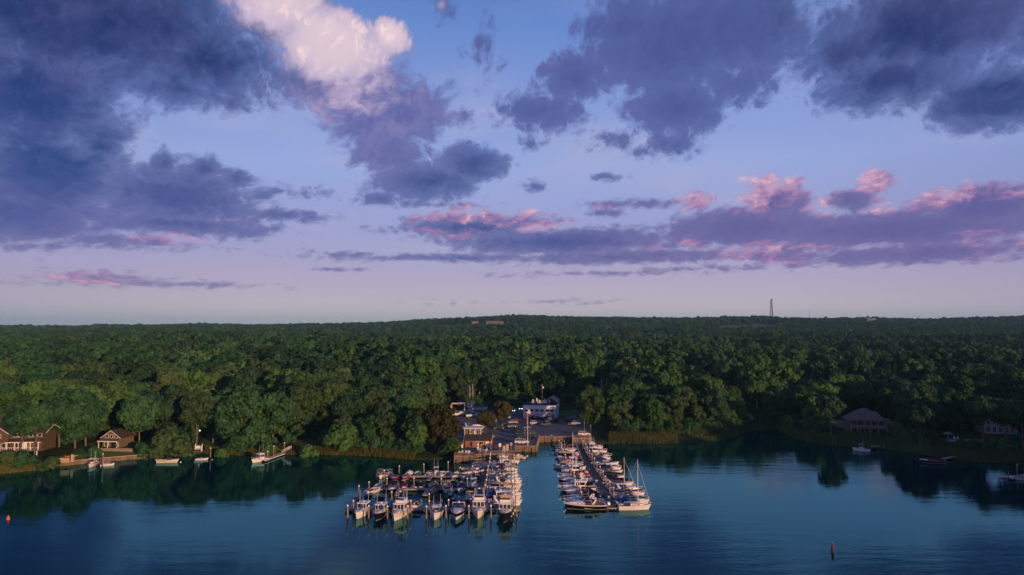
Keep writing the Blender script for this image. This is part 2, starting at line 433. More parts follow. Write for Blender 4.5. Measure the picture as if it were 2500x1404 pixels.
def land():
    us = np.concatenate([np.linspace(-1.55, -0.86, 14), np.linspace(-0.85, 0.85, 341), np.linspace(0.86, 1.0, 8)])
    us = np.unique(np.concatenate([us, [a for a, _ in SH if abs(a) < 1]]))
    ds = [-6, -2, 0, 0.6, 1.5, 3, 5, 7.5, 10, 14, 19, 25, 32, 40, 50, 60, 72, 85, 100, 120, 145]
    ys = np.concatenate([np.linspace(0, 1, 60)])
    rows = []
    for d in ds: rows.append(shoreY(us) + d)
    base = rows[-1]
    for k in range(1, 62):
        f = k / 61.0
        rows.append(base * (1 - f) ** 1.0 + 0 * base if False else base + (np.exp(f * math.log(40.0)) - 1) / 39.0 * (7500.0 - base))
    Y = np.array(rows); X = Y * us[None, :]
    Z = ground(X, Y)
    V = np.stack([X, Y, Z], -1).reshape(-1, 3)
    n, w = Y.shape
    i = np.arange(n * w).reshape(n, w)
    F = np.stack([i[:-1, :-1], i[:-1, 1:], i[1:, 1:], i[1:, :-1]], -1).reshape(-1, 4)
    tag(link('ground', fast_mesh('ground', V, F, [GM], smooth=True)), kind='structure')
    # the wooded shore carried on unseen right of and behind the camera, raised to shade the right shore
    line = [(4000, 4000), (1200, 1200), (560, 560), (300, 300), (205, 205), (178, 172), (176, 110), (168, 40), (176, -60), (200, -180), (250, -300), (340, -420)]
    off = [0, 2, 8, 25, 60, 120, 220, 420, 900]
    V, F = [], []
    for k, (x, y) in enumerate(line):
        for j, o in enumerate(off):
            zz = [-0.6, 0.5, 2, 6, 12, 17, 20, 20, 10][j]
            if y >= 200: zz = gz(x, y) + (0, 0.5, 2, 5, 9, 12, 14, 14, 8)[j] * max(0, 1 - (y - 200) / 400)
            V.append((x + o, y - o * 0.15, zz))
    m = len(off)
    for k in range(len(line) - 1):
        for j in range(m - 1): F.append((k * m + j, (k + 1) * m + j, (k + 1) * m + j + 1, k * m + j + 1))
    tag(link('shading_headland', fast_mesh('shading_headland', V, F, [GM], smooth=True)), kind='structure')
land()

def water():
    m = bpy.data.materials.new('creek_water'); m.use_nodes = True
    t = m.node_tree; t.nodes.remove(t.nodes['Principled BSDF'])
    df = t.nodes.new('ShaderNodeBsdfDiffuse'); df.inputs['Color'].default_value = (0.0005, 0.020, 0.025, 1)
    gl = t.nodes.new('ShaderNodeBsdfGlossy'); gl.inputs['Color'].default_value = (0.40, 0.90, 0.95, 1); gl.inputs['Roughness'].default_value = 0.03
    fr = t.nodes.new('ShaderNodeFresnel'); fr.inputs['IOR'].default_value = 1.36
    mx = t.nodes.new('ShaderNodeMixShader'); t.links.new(fr.outputs[0], mx.inputs[0]); t.links.new(df.outputs[0], mx.inputs[1]); t.links.new(gl.outputs[0], mx.inputs[2])
    t.links.new(mx.outputs[0], t.nodes['Material Output'].inputs['Surface'])
    c = t.nodes.new('ShaderNodeTexCoord')
    def nz(sx, sy, sc, det, rot=0.0):
        mp = t.nodes.new('ShaderNodeMapping'); mp.inputs['Scale'].default_value = (sx, sy, 1); mp.inputs['Rotation'].default_value = (0, 0, rot)
        n = t.nodes.new('ShaderNodeTexNoise'); n.inputs['Scale'].default_value = sc; n.inputs['Detail'].default_value = det
        t.links.new(c.outputs['Object'], mp.inputs[0]); t.links.new(mp.outputs[0], n.inputs['Vector']); return n.outputs['Fac']
    rip1 = nz(0.55, 1.5, 1.1, 5, 0.25); swell = nz(0.10, 0.34, 1.0, 2, 0.12)
    rs = t.nodes.new('ShaderNodeMath'); rs.operation = 'MULTIPLY_ADD'; rs.inputs[1].default_value = 2.2
    t.links.new(swell, rs.inputs[0]); t.links.new(rip1, rs.inputs[2]); rip = rs.outputs[0]
    patch = nz(0.012, 0.03, 1.0, 4, 0.5)
    pr = t.nodes.new('ShaderNodeMapRange'); pr.inputs['From Min'].default_value = 0.40; pr.inputs['From Max'].default_value = 0.62
    pr.inputs['To Min'].default_value = 0.05; pr.inputs['To Max'].default_value = 0.24
    t.links.new(patch, pr.inputs['Value'])
    bp = t.nodes.new('ShaderNodeBump'); bp.inputs['Distance'].default_value = 0.10
    t.links.new(pr.outputs[0], bp.inputs['Strength']); t.links.new(rip, bp.inputs['Height']); t.links.new(bp.outputs[0], gl.inputs['Normal']); t.links.new(bp.outputs[0], fr.inputs['Normal'])
    V = [(-3000, -1500, 0), (3000, -1500, 0), (3000, 900, 0), (-3000, 900, 0)]
    tag(link('water', fast_mesh('water', V, [(0, 1, 2, 3)], [m])), kind='structure')
water()

# ------------------------------------------------------------------ trees
def leaf_material(name, c0, c1, c2):
    m = bpy.data.materials.new(name); m.use_nodes = True
    t = m.node_tree; b = t.nodes['Principled BSDF']; b.inputs['Roughness'].default_value = 0.7; b.inputs['Specular IOR Level'].default_value = 0.12
    g = t.nodes.new('ShaderNodeNewGeometry'); o = t.nodes.new('ShaderNodeObjectInfo')
    r = t.nodes.new('ShaderNodeValToRGB'); e = r.color_ramp.elements
    e[0].color = (*c0, 1); e[1].color = (*c2, 1); k = e.new(0.5); k.color = (*c1, 1)
    a = t.nodes.new('ShaderNodeMath'); a.operation = 'MULTIPLY_ADD'; a.inputs[1].default_value = 0.55
    t.links.new(g.outputs['Random Per Island'], a.inputs[0])
    a2 = t.nodes.new('ShaderNodeMath'); a2.operation = 'MULTIPLY'; a2.inputs[1].default_value = 0.50
    t.links.new(o.outputs['Random'], a2.inputs[0])
    lz = t.nodes.new('ShaderNodeTexNoise'); lz.inputs['Scale'].default_value = 0.012; lz.inputs['Detail'].default_value = 3
    t.links.new(o.outputs['Location'], lz.inputs['Vector'])
    l2 = t.nodes.new('ShaderNodeMapRange'); l2.inputs['From Min'].default_value = 0.35; l2.inputs['From Max'].default_value = 0.65; l2.inputs['To Min'].default_value = -0.30; l2.inputs['To Max'].default_value = 0.30
    t.links.new(lz.outputs['Fac'], l2.inputs['Value'])
    l3 = t.nodes.new('ShaderNodeMath'); l3.operation = 'ADD'; t.links.new(a2.outputs[0], l3.inputs[0]); t.links.new(l2.outputs[0], l3.inputs[1])
    t.links.new(l3.outputs[0], a.inputs[2])
    t.links.new(a.outputs[0], r.inputs[0]); t.links.new(r.outputs[0], b.inputs['Base Color'])
    t.links.new(r.outputs[0], b.inputs['Base Color'])
    tr = t.nodes.new('ShaderNodeBsdfTranslucent'); t.links.new(r.outputs[0], tr.inputs['Color'])
    mx = t.nodes.new('ShaderNodeMixShader'); mx.inputs[0].default_value = 0.18
    t.links.new(b.outputs[0], mx.inputs[1]); t.links.new(tr.outputs[0], mx.inputs[2])
    t.links.new(mx.outputs[0], t.nodes['Material Output'].inputs['Surface'])
    return m
LEAF = {
    'mid': leaf_material('oak_leaves', (0.013, 0.050, 0.020), (0.031, 0.098, 0.037), (0.060, 0.152, 0.056)),
    'olive': leaf_material('olive_leaves', (0.022, 0.050, 0.018), (0.044, 0.090, 0.030), (0.076, 0.128, 0.044)),
    'deep': leaf_material('dark_leaves', (0.010, 0.034, 0.018), (0.024, 0.064, 0.032), (0.044, 0.096, 0.044)),
    'fresh': leaf_material('fresh_leaves', (0.034, 0.090, 0.024), (0.060, 0.140, 0.036), (0.090, 0.190, 0.050)),
    'rust': leaf_material('bronze_leaves', (0.030, 0.036, 0.012), (0.052, 0.054, 0.018), (0.082, 0.074, 0.026)),
}
BARK = mat('bark', (0.16, 0.13, 0.095), 0.9, 0.1, noise=0.35, nscale=2.0)
PALEBARK = mat('pale_dead_bark', (0.42, 0.37, 0.29), 0.85, 0.1, noise=0.25, nscale=2.0)

def crown_arrays(seed, R=8.0, z0=1.8, z1=18.0, nl=60, nleaf=4600, size=0.56, shape='oak', lob=1.95):
    rg = np.random.RandomState(seed)
    cz, hz = (z0 + z1) / 2, (z1 - z0) / 2
    L = []
    bites = [rg.normal(size=3) for _ in range(2)]; bites = [q / np.linalg.norm(q) for q in bites]
    while len(L) < nl:
        p = rg.uniform(-1, 1, 3); r = np.linalg.norm(p)
        if r > 1 or r < 0.35: continue
        if shape != 'shrub' and any(np.dot(p / r, q) > 0.72 for q in bites) and rg.rand() < 0.85: continue
        if shape == 'oak':
            k = 0.80
            c = np.array([p[0] * R * k, p[1] * R * k, cz + p[2] * hz * 0.78])
        elif shape == 'tall':
            c = np.array([p[0] * R * 0.6, p[1] * R * 0.6, cz + p[2] * hz * 0.85])
        else:   # shrub
            c = np.array([p[0] * R * 0.75, p[1] * R * 0.75, z0 + abs(p[2]) * (z1 - z0) * 0.6])
        L.append((*c, lob * rg.uniform(0.60, 1.35)))
    L = np.array(L)
    pts, nrm = [], []
    need = nleaf
    while need > 0:
        k = need * 3
        idx = rg.choice(len(L), k, p=L[:, 3] ** 2 / (L[:, 3] ** 2).sum())
        d = rg.normal(size=(k, 3)); d[:, 2] += 0.35; d /= np.linalg.norm(d, axis=1)[:, None]
        p = L[idx, :3] + d * (L[idx, 3] * rg.uniform(0.80, 1.06, k))[:, None]
        dist = np.linalg.norm(p[:, None, :] - L[None, :, :3], axis=2) / L[None, :, 3]
        ok = dist.min(1) > 0.74
        ok &= (p[:, 2] > z0 * 0.7)
        p, d = p[ok][:need], d[ok][:need]
        pts.append(p); nrm.append(d); need -= len(p)
    p = np.concatenate(pts); d = np.concatenate(nrm)
    d = d + rg.normal(size=d.shape) * 0.38; d /= np.linalg.norm(d, axis=1)[:, None]
    a = np.cross(d, rg.normal(size=d.shape)); a /= np.linalg.norm(a, axis=1)[:, None]
    b = np.cross(d, a)
    s = (size * rg.uniform(0.55, 1.2, len(p)))[:, None]
    asp = rg.uniform(0.6, 1.0, len(p))[:, None]
    V = np.stack([p - a * s, p - b * s * asp, p + a * s * 0.9, p + b * s * asp], 1).reshape(-1, 3)
    F = np.arange(len(V)).reshape(-1, 4)
    return V, F, L

def core_arrays(L, k=0.74):
    """dark hearts of the leaf clumps, so that the crown is not see-through everywhere"""
    v = np.array([(0, 0, 1), (1, 0, 0), (0, 1, 0), (-1, 0, 0), (0, -1, 0), (0, 0, -1)], float)
    V, F = [], []
    for x, y, z, r in L:
        o = len(V)
        V += [tuple(q * r * k + (x, y, z)) for q in v]
        F += [(o, o + 1, o + 2), (o, o + 2, o + 3), (o, o + 3, o + 4), (o, o + 4, o + 1), (o + 5, o + 2, o + 1), (o + 5, o + 3, o + 2), (o + 5, o + 4, o + 3), (o + 5, o + 1, o + 4)]
    return V, F

def limb_mb(mb, seed, base, top, L, r0=0.34, mi=0, n=7):
    rg = random.Random(seed)
    p = Vector(base); prev = r0
    pts = [p]
    for k in range(1, 4):
        f = k / 3
        pts.append(Vector(base).lerp(Vector(top), f) + Vector((rg.uniform(-.4, .4), rg.uniform(-.4, .4), 0)))
    for k in range(3): mb.tube(pts[k], pts[k + 1], r0 * (1 - 0.22 * k), r0 * (1 - 0.22 * (k + 1)), n, mi)
    ends = rg.sample(list(range(len(L))), min(7, len(L)))
    for e in ends:
        q = Vector(L[e][:3]); s = pts[1 + rg.randrange(3)]
        mid = s.lerp(q, 0.5) + Vector((0, 0, -0.4))
        mb.tube(s, mid, r0 * 0.42, r0 * 0.26, 5, mi); mb.tube(mid, q, r0 * 0.26, r0 * 0.1, 5, mi)
    return mb

def tri(F): return [(a, b, c) for a, b, c, d in F] + [(a, c, d) for a, b, c, d in F]

KINDS = []     # shared meshes: name, {leaf: mesh}, trunk mesh, unit radius, unit height
def make_kind(seed, **kw):
    V, F, L = crown_arrays(seed, **kw)
    cv, cf = core_arrays(L)
    F3 = np.array(tri(F.tolist()) + [(a + len(V), b + len(V), c + len(V)) for a, b, c in cf])
    Va = np.concatenate([V, np.array(cv)])
    mb = MB(); z0 = kw.get('z0', 3.2); z1 = kw.get('z1', 16.0)
    limb_mb(mb, seed, (0, 0, -0.6), (0, 0, z0 + (z1 - z0) * 0.55), L, 0.36 if z1 > 8 else 0.14)
    return Va, F3, mb
KN = []
for i, kw in enumerate([dict(), dict(R=7.2, z1=19.5), dict(R=9.2, z1=16.5, nl=72, nleaf=5200), dict(R=7.4, z0=4.0, z1=19, nl=44, lob=2.2),
                        dict(R=6.6, z0=1.2, z1=15.5, nl=46), dict(R=5.4, z0=2.0, z1=20.0, nl=44, shape='tall', lob=1.8)]):
    KN.append(make_kind(11 + i, **kw))
SHRUB = make_kind(40, R=2.6, z0=0.3, z1=4.2, nl=12, nleaf=700, size=0.34, shape='shrub', lob=1.1)
def variant(k, leaf, K=None):
    key = ('crown', id(K) if K else k, leaf)
    if key not in MATS:
        Va, F3, mb = (K or KN[k])
        MATS[key] = fast_mesh('crown', Va, F3, [LEAF[leaf]])
    return MATS[key]
def trunk_mesh(k, K=None, bark=BARK):
    key = ('trunk', id(K) if K else k, bark.name)
    if key not in MATS:
        mb = (K or KN[k])[2]
        me = bpy.data.meshes.new('trunk'); me.from_pydata(mb.v, [], mb.f); me.materials.append(bark)
        me.polygons.foreach_set('use_smooth', [True] * len(mb.f)); MATS[key] = me
    return MATS[key]
def plant(x, y, k, leaf, sc, rz, label, name='oak_tree', cat='tree', group=None, K=None, bark=BARK, z=None):
    t = thing(name, (x, y, (gz(x, y) if z is None else z)), rz, label, cat, group)
    t.scale = sc if isinstance(sc, tuple) else (sc, sc, sc)
    link('trunk', trunk_mesh(k, K, bark), t); link('crown', variant(k, leaf, K), t)
    return t

# places without trees, as polygons in the photograph laid on the ground level z
def poly(pts, z): return [(G(px, py, z).x, G(px, py, z).y) for px, py in pts]
CLEAR = [
    [(-31, 205), (-33, 300), (-37, 366), (47, 366), (45, 300), (36, 262), (34, 240), (34, 205)],
    poly([(-400, 1190), (-400, 1060), (130, 1060), (150, 1090), (250, 1068), (400, 1070), (420, 1110), (430, 1190)], 1.5),
    poly([(430, 1120), (440, 1092), (490, 1062), (500, 1030), (600, 1030), (560, 1062), (580, 1085), (600, 1120)], 2),
    poly([(640, 1120), (680, 1072), (790, 1074), (800, 1120)], 1.5),
    poly([(2025, 1085), (2040, 1025), (2190, 1025), (2190, 1085)], 2.5),
    poly([(2250, 1085), (2290, 1052), (2500, 1056), (2560, 1085)], 2.5),
    poly([(2360, 1060), (2360, 1030), (2480, 1030), (2480, 1060)], 3),
]
def in_poly(x, y, P):
    c = np.zeros(np.shape(x), bool); n = len(P)
    for i in range(n):
        x0, y0 = P[i]; x1, y1 = P[(i + 1) % n]
        if y0 == y1: continue
        hit = ((y0 > y) != (y1 > y)) & (x < (x1 - x0) * (y - y0) / (y1 - y0) + x0)
        c ^= hit
    return c
# depth of the reed margin before the trees begin, by photograph column
MARGIN = [(-400, 4), (100, 5), (430, 9), (700, 7), (900, 8), (1000, 5), (1100, 4), (1440, 27), (1500, 26), (1650, 22), (1750, 17), (1860, 13), (1900, 19), (2000, 20), (2100, 26), (2200, 24), (2300, 26), (2500, 28), (2700, 10)]
rg = np.random.RandomState(5)
def scatter(y0, y1, cell, umax=0.86, jit=0.42):
    out = []
    ny = int((y1 - y0) / cell)
    for j in range(ny):
        y = y0 + (j + 0.5) * cell
        nx = int(2 * umax * y / cell) + 1
        x = (np.arange(nx) - nx / 2 + (0.5 if j % 2 else 0)) * cell
        out.append(np.stack([x + rg.uniform(-jit, jit, nx) * cell, y + rg.uniform(-jit, jit, nx) * cell], -1))
    return np.concatenate(out)
P0 = scatter(205, 640, 9.0, jit=0.48)
P1 = scatter(640, 1250, 9.8, jit=0.5)
P2 = scatter(1250, 2700, 11.8, jit=0.55)
def allowed(P):
    x, y = P[:, 0], P[:, 1]; u = x / y
    d = y - shoreY(u)
    ok = d > tab(MARGIN, 1250 + u * FPX)
    for c in CLEAR: ok &= ~in_poly(x, y, c)
    return ok
# fields and house plots on the slopes, drawn on the terrain by distance band and photograph column
FIELDS = [(1752, 1900, 1640, 2090), (1045, 1285, 1780, 2110), (1592, 1656, 1690, 1920), (792, 900, 1880, 2130), (640, 722, 1400, 1580), (1868, 1930, 1660, 1810), (2105, 2155, 2100, 2215), (1460, 1506, 560, 625), (1552, 1582, 520, 570), (2096, 2140, 385, 430), (20, 56, 1400, 1520), (176, 196, 1620, 1710), (545, 585, 285, 345)]
def open_field(P):
    px = 1250 + P[:, 0] / P[:, 1] * FPX; y = P[:, 1]; c = np.zeros(len(P), bool)
    for a, b, y0, y1 in FIELDS: c |= (px > a) & (px < b) & (y > y0) & (y < y1)
    return c
P0 = P0[allowed(P0)]; P0 = P0[~open_field(P0)]
P1 = P1[~open_field(P1)]; P2 = P2[~open_field(P2)]
road_gap = (np.abs(P0[:, 1] - 372) < 0)
order = np.argsort(P0[:, 1] - 0.25 * np.abs(P0[:, 0]) * 0 )
inview = np.abs(P0[:, 0] / P0[:, 1]) < 0.755
near = [i for i in order if inview[i]][:268]
nearset = set(near)
rest0 = np.array([P0[i] for i in range(len(P0)) if i not in nearset])

# labels: by landmark zone, row and place in the row
ZONES = [(-99, 130, 'around the brown shingled house'), (130, 340, 'around the small porch house'), (340, 500, 'behind the round shoreline bush'), (500, 640, 'beside the grey driveway'),
         (640, 800, 'behind the white gangway dock'), (800, 960, 'behind the long reed bank'), (960, 1130, 'beside the marina boat yard'), (1130, 1290, 'behind the marina car park'),
         (1290, 1440, 'behind the white marina building'), (1440, 1600, 'beyond the small marsh ramp'), (1600, 1760, 'above the yellow-green mud bank'), (1760, 1900, 'at the head of the cove'),
         (1900, 2040, 'before the hip-roofed house'), (2040, 2200, 'around the hip-roofed house'), (2200, 2360, 'around the blue garden parasol'), (2360, 2700, 'around the white columned house')]
info = []
for i in near:
    x, y = P0[i]; px = 1250 + x / y * FPX
    zi = next(k for k, z in enumerate(ZONES) if z[0] <= px < z[1])
    info.append([zi, y - shoreY(x / y), px, i])
tree_no = 0
TONES = {'mid': 'green', 'olive': 'olive green', 'deep': 'dark green', 'fresh': 'bright green', 'rust': 'bronze green'}
SHAPES = ['broad oak', 'full-crowned oak', 'spreading oak', 'high-crowned oak', 'round oak', 'narrow tree']
for zi in range(len(ZONES)):
    zs = sorted([t for t in info if t[0] == zi], key=lambda t: t[1])
    rows = [zs[k:k + 6] for k in range(0, len(zs), 6)]
    for ri, row in enumerate(rows):
        row.sort(key=lambda t: t[2])
        for ci, (_, d, px, i) in enumerate(row):
            x, y = P0[i]
            r = random.Random(int(i) * 7 + 3)
            k = r.choice([0, 0, 1, 2, 2, 3, 4, 5])
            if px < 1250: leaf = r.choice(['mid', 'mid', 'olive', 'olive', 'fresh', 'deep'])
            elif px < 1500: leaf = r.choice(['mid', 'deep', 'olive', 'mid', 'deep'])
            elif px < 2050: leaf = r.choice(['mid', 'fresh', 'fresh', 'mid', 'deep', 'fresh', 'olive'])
            else: leaf = r.choice(['deep', 'mid', 'deep', 'mid'])  # right-hand trees take darker leaves, part of their shade put into the colour
            base = 1.02 if px < 800 else (0.92 if px < 1130 else (0.76 if px < 1980 else 0.92))
            sc = base * r.uniform(0.76, 1.24)
            if d < 24: sc *= r.uniform(0.50, 0.95)
            lab = f"{TONES[leaf]} {SHAPES[k]} {ZONES[zi][2]}, {ORD[ri]} row inland, {ORD[ci]} from left"
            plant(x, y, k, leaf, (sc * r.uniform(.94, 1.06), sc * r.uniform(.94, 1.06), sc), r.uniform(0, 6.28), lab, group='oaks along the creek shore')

# the far woods: one mass of trees that nobody could count
def forest():
    far = []
    for kk, (seed, kw, lf) in enumerate([(61, dict(), 'mid'), (62, dict(R=8.4, z1=16.5), 'deep'), (63, dict(R=7.0, z1=18.5), 'mid'), (64, dict(R=8, z1=17.5), 'olive'), (65, dict(R=7.4, z1=16), 'deep'), (66, dict(R=7.4), 'fresh')]):
        V, F, L = crown_arrays(seed, nleaf=1700, size=0.85, nl=38, **kw)
        cv, cf = core_arrays(L)
        mb = MB(); mb.tube((0, 0, -1), (0, 0, 9), 0.34, 0.2, 6)
        base = len(V) + len(cv)
        F3 = tri(F.tolist()) + [(a + len(V), b + len(V), c + len(V)) for a, b, c in cf]
        nl_ = len(F3)
        F3 += [(a + base, b + base, c + base) for a, b, c, *q in mb.f] + [(a + base, c + base, q[0] + base) for a, b, c, *q in mb.f if q]
        Va = np.concatenate([V, np.array(cv), np.array(mb.v)])
        far.append(fast_mesh('far_tree', Va, F3, [LEAF[lf], BARK], mi=[0] * nl_ + [1] * (len(F3) - nl_)))
    src = bpy.data.collections.new('forest_source')
    for i, me in enumerate(far):
        src.objects.link(bpy.data.objects.new(f'source_tree_{i}', me))
    r = np.random.RandomState(8)
    # unseen trees on the shore right of the view and behind the camera, adding to its shade
    H = []
    for _ in range(1500):
        y = r.uniform(-420, 240); xs = np.interp(y, [-420, -300, -180, -60, 40, 110, 172, 240], [340, 250, 200, 176, 168, 176, 178, 240]); x = xs + 6 + r.uniform(0, 260)
        if x / max(y, 1) < 0.86 and y > 0: continue
        o = x - xs; z = np.interp(o, [0, 2, 8, 25, 60, 120, 220, 420], [-0.6, 0.5, 2, 6, 12, 17, 20, 20])
        H.append((x, y, z - 0.3))
    P = np.concatenate([rest0, P1, P2]); Z = ground(P[:, 0], P[:, 1])
    A = np.concatenate([np.column_stack([P, Z]), np.array(H)])
    n = len(A)
    sc = 0.62 + 0.92 * r.rand(n) ** 1.5
    sc[len(rest0):len(rest0) + len(P1)] *= 1.0
    sc[len(rest0) + len(P1):len(P)] *= 1.0
    sc = sc * np.interp(A[:, 1], [0, 300, 640, 1250, 2600], [1, .92, .84, .76, .70])
    sc = np.where((A[:, 0] > 15) & (A[:, 1] < 640) & (A[:, 1] > 240), sc * .86, sc)
    px = 1250 + A[:, 0] / np.maximum(A[:, 1], 1) * FPX
    w = r.rand(n)
    idx = np.select([w < .28, w < .5, w < .68, w < .80, w < .93], [0, 1, 2, 3, 4], 5)
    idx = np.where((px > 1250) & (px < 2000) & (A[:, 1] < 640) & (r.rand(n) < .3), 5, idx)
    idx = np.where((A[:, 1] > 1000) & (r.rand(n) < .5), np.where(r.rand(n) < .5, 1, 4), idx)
    idx = np.where((px > 1950) & (w < .45), 1, idx); idx = np.where((px > 1950) & (w > .6), 4, idx)  # darker leaves on the right again stand in for its shade
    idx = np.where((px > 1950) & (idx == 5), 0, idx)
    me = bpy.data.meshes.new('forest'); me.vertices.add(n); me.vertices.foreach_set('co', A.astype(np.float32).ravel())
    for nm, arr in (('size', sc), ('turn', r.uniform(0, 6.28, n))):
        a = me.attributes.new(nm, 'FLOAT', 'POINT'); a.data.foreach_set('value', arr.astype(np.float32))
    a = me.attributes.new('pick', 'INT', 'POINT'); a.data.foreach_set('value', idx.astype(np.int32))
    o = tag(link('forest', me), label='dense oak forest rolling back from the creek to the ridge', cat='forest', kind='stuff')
    g = bpy.data.node_groups.new('forest', 'GeometryNodeTree')
    g.interface.new_socket('Geometry', in_out='INPUT', socket_type='NodeSocketGeometry')
    g.interface.new_socket('Geometry', in_out='OUTPUT', socket_type='NodeSocketGeometry')
    I, O = g.nodes.new('NodeGroupInput'), g.nodes.new('NodeGroupOutput')
    ci = g.nodes.new('GeometryNodeCollectionInfo'); ci.inputs['Collection'].default_value = src
    ci.inputs['Separate Children'].default_value = True; ci.inputs['Reset Children'].default_value = True
    ip = g.nodes.new('GeometryNodeInstanceOnPoints'); ip.inputs['Pick Instance'].default_value = True
    def at_(nm, ty):
        q = g.nodes.new('GeometryNodeInputNamedAttribute'); q.data_type = ty; q.inputs['Name'].default_value = nm; return q.outputs['Attribute']
    cx = g.nodes.new('ShaderNodeCombineXYZ')
    g.links.new(at_('turn', 'FLOAT'), cx.inputs[2])
    g.links.new(I.outputs[0], ip.inputs['Points']); g.links.new(ci.outputs[0], ip.inputs['Instance'])
    g.links.new(at_('pick', 'INT'), ip.inputs['Instance Index']); g.links.new(cx.outputs[0], ip.inputs['Rotation'])
    g.links.new(at_('size', 'FLOAT'), ip.inputs['Scale']); g.links.new(ip.outputs[0], O.inputs[0])
    md = o.modifiers.new('forest', 'NODES'); md.node_group = g
    print('forest trees', n, 'near', len(near))
forest()

def haze():
    m = bpy.data.materials.new('evening_haze'); m.use_nodes = True; t = m.node_tree
    t.nodes.remove(t.nodes['Principled BSDF'])
    v = t.nodes.new('ShaderNodeVolumePrincipled'); v.inputs['Color'].default_value = (0.28, 0.62, 0.82, 1); v.inputs['Density'].default_value = 0.000075; v.inputs['Anisotropy'].default_value = 0.0
    t.links.new(v.outputs[0], t.nodes['Material Output'].inputs['Volume'])
    o = MB().box((0, 3400, 84), (12500, 10400, 178)).build('haze', [m]); tag(o, label='thin evening haze over the creek and the woods', cat='haze', kind='stuff')
haze()

# ------------------------------------------------------------------ materials for built things
GEL = mat('white_gelcoat', (0.74, 0.72, 0.70), 0.35, 0.5, noise=0.05, nscale=1.2, coat=0.2)
CREAM = mat('cream_gelcoat', (0.62, 0.56, 0.42), 0.4, 0.5, noise=0.06, nscale=1.2)
DECKW = mat('deck_white', (0.66, 0.65, 0.64), 0.7, 0.3, noise=0.10, nscale=2.0)
LINER = mat('cockpit_grey', (0.42, 0.41, 0.40), 0.8, 0.2, noise=0.12, nscale=2.0)
TEAK = mat('teak', (0.26, 0.15, 0.075), 0.7, 0.2, noise=0.25, nscale=5.0)
NAVYH = mat('navy_hull', (0.010, 0.016, 0.045), 0.25, 0.5, noise=0.1, nscale=1.0)
BLACKH = mat('black_hull', (0.008, 0.008, 0.010), 0.25, 0.5, noise=0.1, nscale=1.0)
REDH = mat('red_hull', (0.36, 0.02, 0.02), 0.3, 0.5, noise=0.08, nscale=1.0)
GREENH = mat('green_hull', (0.02, 0.07, 0.05), 0.3, 0.5, noise=0.08, nscale=1.0)
BOTTOM = mat('bottom_paint', (0.03, 0.025, 0.03), 0.9, 0.1, noise=0.3, nscale=2.0)
BOTRED = mat('red_bottom_paint', (0.16, 0.025, 0.02), 0.9, 0.1, noise=0.3, nscale=2.0)
GLASS = mat('dark_glass', (0.016, 0.020, 0.024), 0.08, 0.6, noise=0.1, nscale=1.0)
STEEL = mat('rail_steel', (0.62, 0.61, 0.60), 0.3, 0.5, metal=0.7, noise=0.05)
ALU = mat('mast_aluminium', (0.62, 0.60, 0.56), 0.45, 0.5, noise=0.06)
BLK = mat('black_rubber', (0.015, 0.015, 0.016), 0.7, 0.3, noise=0.2)
ENG = mat('engine_black', (0.02, 0.02, 0.024), 0.3, 0.5, noise=0.1)
ENGW = mat('engine_silver', (0.45, 0.45, 0.46), 0.35, 0.5, noise=0.1)
CANV = {
    'navy': mat('navy_canvas', (0.012, 0.022, 0.075), 0.9, 0.1, noise=0.22, nscale=1.5, bump=0.3),
    'blue': mat('blue_canvas', (0.010, 0.065, 0.19), 0.9, 0.1, noise=0.22, nscale=1.5, bump=0.3),
    'black': mat('black_canvas', (0.012, 0.012, 0.015), 0.9, 0.1, noise=0.22, nscale=1.5, bump=0.3),
    'maroon': mat('maroon_canvas', (0.13, 0.012, 0.03), 0.9, 0.1, noise=0.22, nscale=1.5, bump=0.3),
    'red': mat('red_canvas', (0.42, 0.025, 0.02), 0.9, 0.1, noise=0.2, nscale=1.5, bump=0.3),
    'tan': mat('tan_canvas', (0.42, 0.33, 0.23), 0.9, 0.1, noise=0.18, nscale=1.5, bump=0.3),
    'grey': mat('grey_canvas', (0.22, 0.23, 0.25), 0.9, 0.1, noise=0.2, nscale=1.5, bump=0.3),
    'brown': mat('brown_canvas', (0.12, 0.075, 0.06), 0.9, 0.1, noise=0.2, nscale=1.5, bump=0.3),
    'green': mat('green_canvas', (0.02, 0.10, 0.08), 0.9, 0.1, noise=0.2, nscale=1.5, bump=0.3),
    'white': mat('white_canvas', (0.66, 0.64, 0.62), 0.9, 0.1, noise=0.08, nscale=1.5, bump=0.3),
}
VINYL = mat('cream_vinyl', (0.60, 0.52, 0.42), 0.6, 0.3, noise=0.08)
REDV = mat('red_vinyl', (0.38, 0.03, 0.03), 0.6, 0.3, noise=0.08)
PILE = mat('weathered_piling', (0.27, 0.20, 0.14), 0.9, 0.1, noise=0.35, nscale=3.0)
WETPILE = mat('wet_piling', (0.035, 0.03, 0.022), 0.6, 0.3, noise=0.3, nscale=3.0)
WHITEP = mat('white_plastic', (0.80, 0.79, 0.77), 0.5, 0.4, noise=0.03)
PLANK = mat('dock_planks', (0.17, 0.145, 0.125), 0.9, 0.1, noise=0.3, nscale=3.0, rnd=0.18)
PLANKL = mat('pale_dock_planks', (0.36, 0.33, 0.30), 0.9, 0.1, noise=0.2, nscale=3.0, rnd=0.12)
TRIM = mat('dock_edge_timber', (0.40, 0.33, 0.26), 0.85, 0.1, noise=0.25, nscale=3.0)
TIMBER = mat('bulkhead_timber', (0.19, 0.140, 0.095), 0.9, 0.1, noise=0.35, nscale=2.0, rnd=0.2)

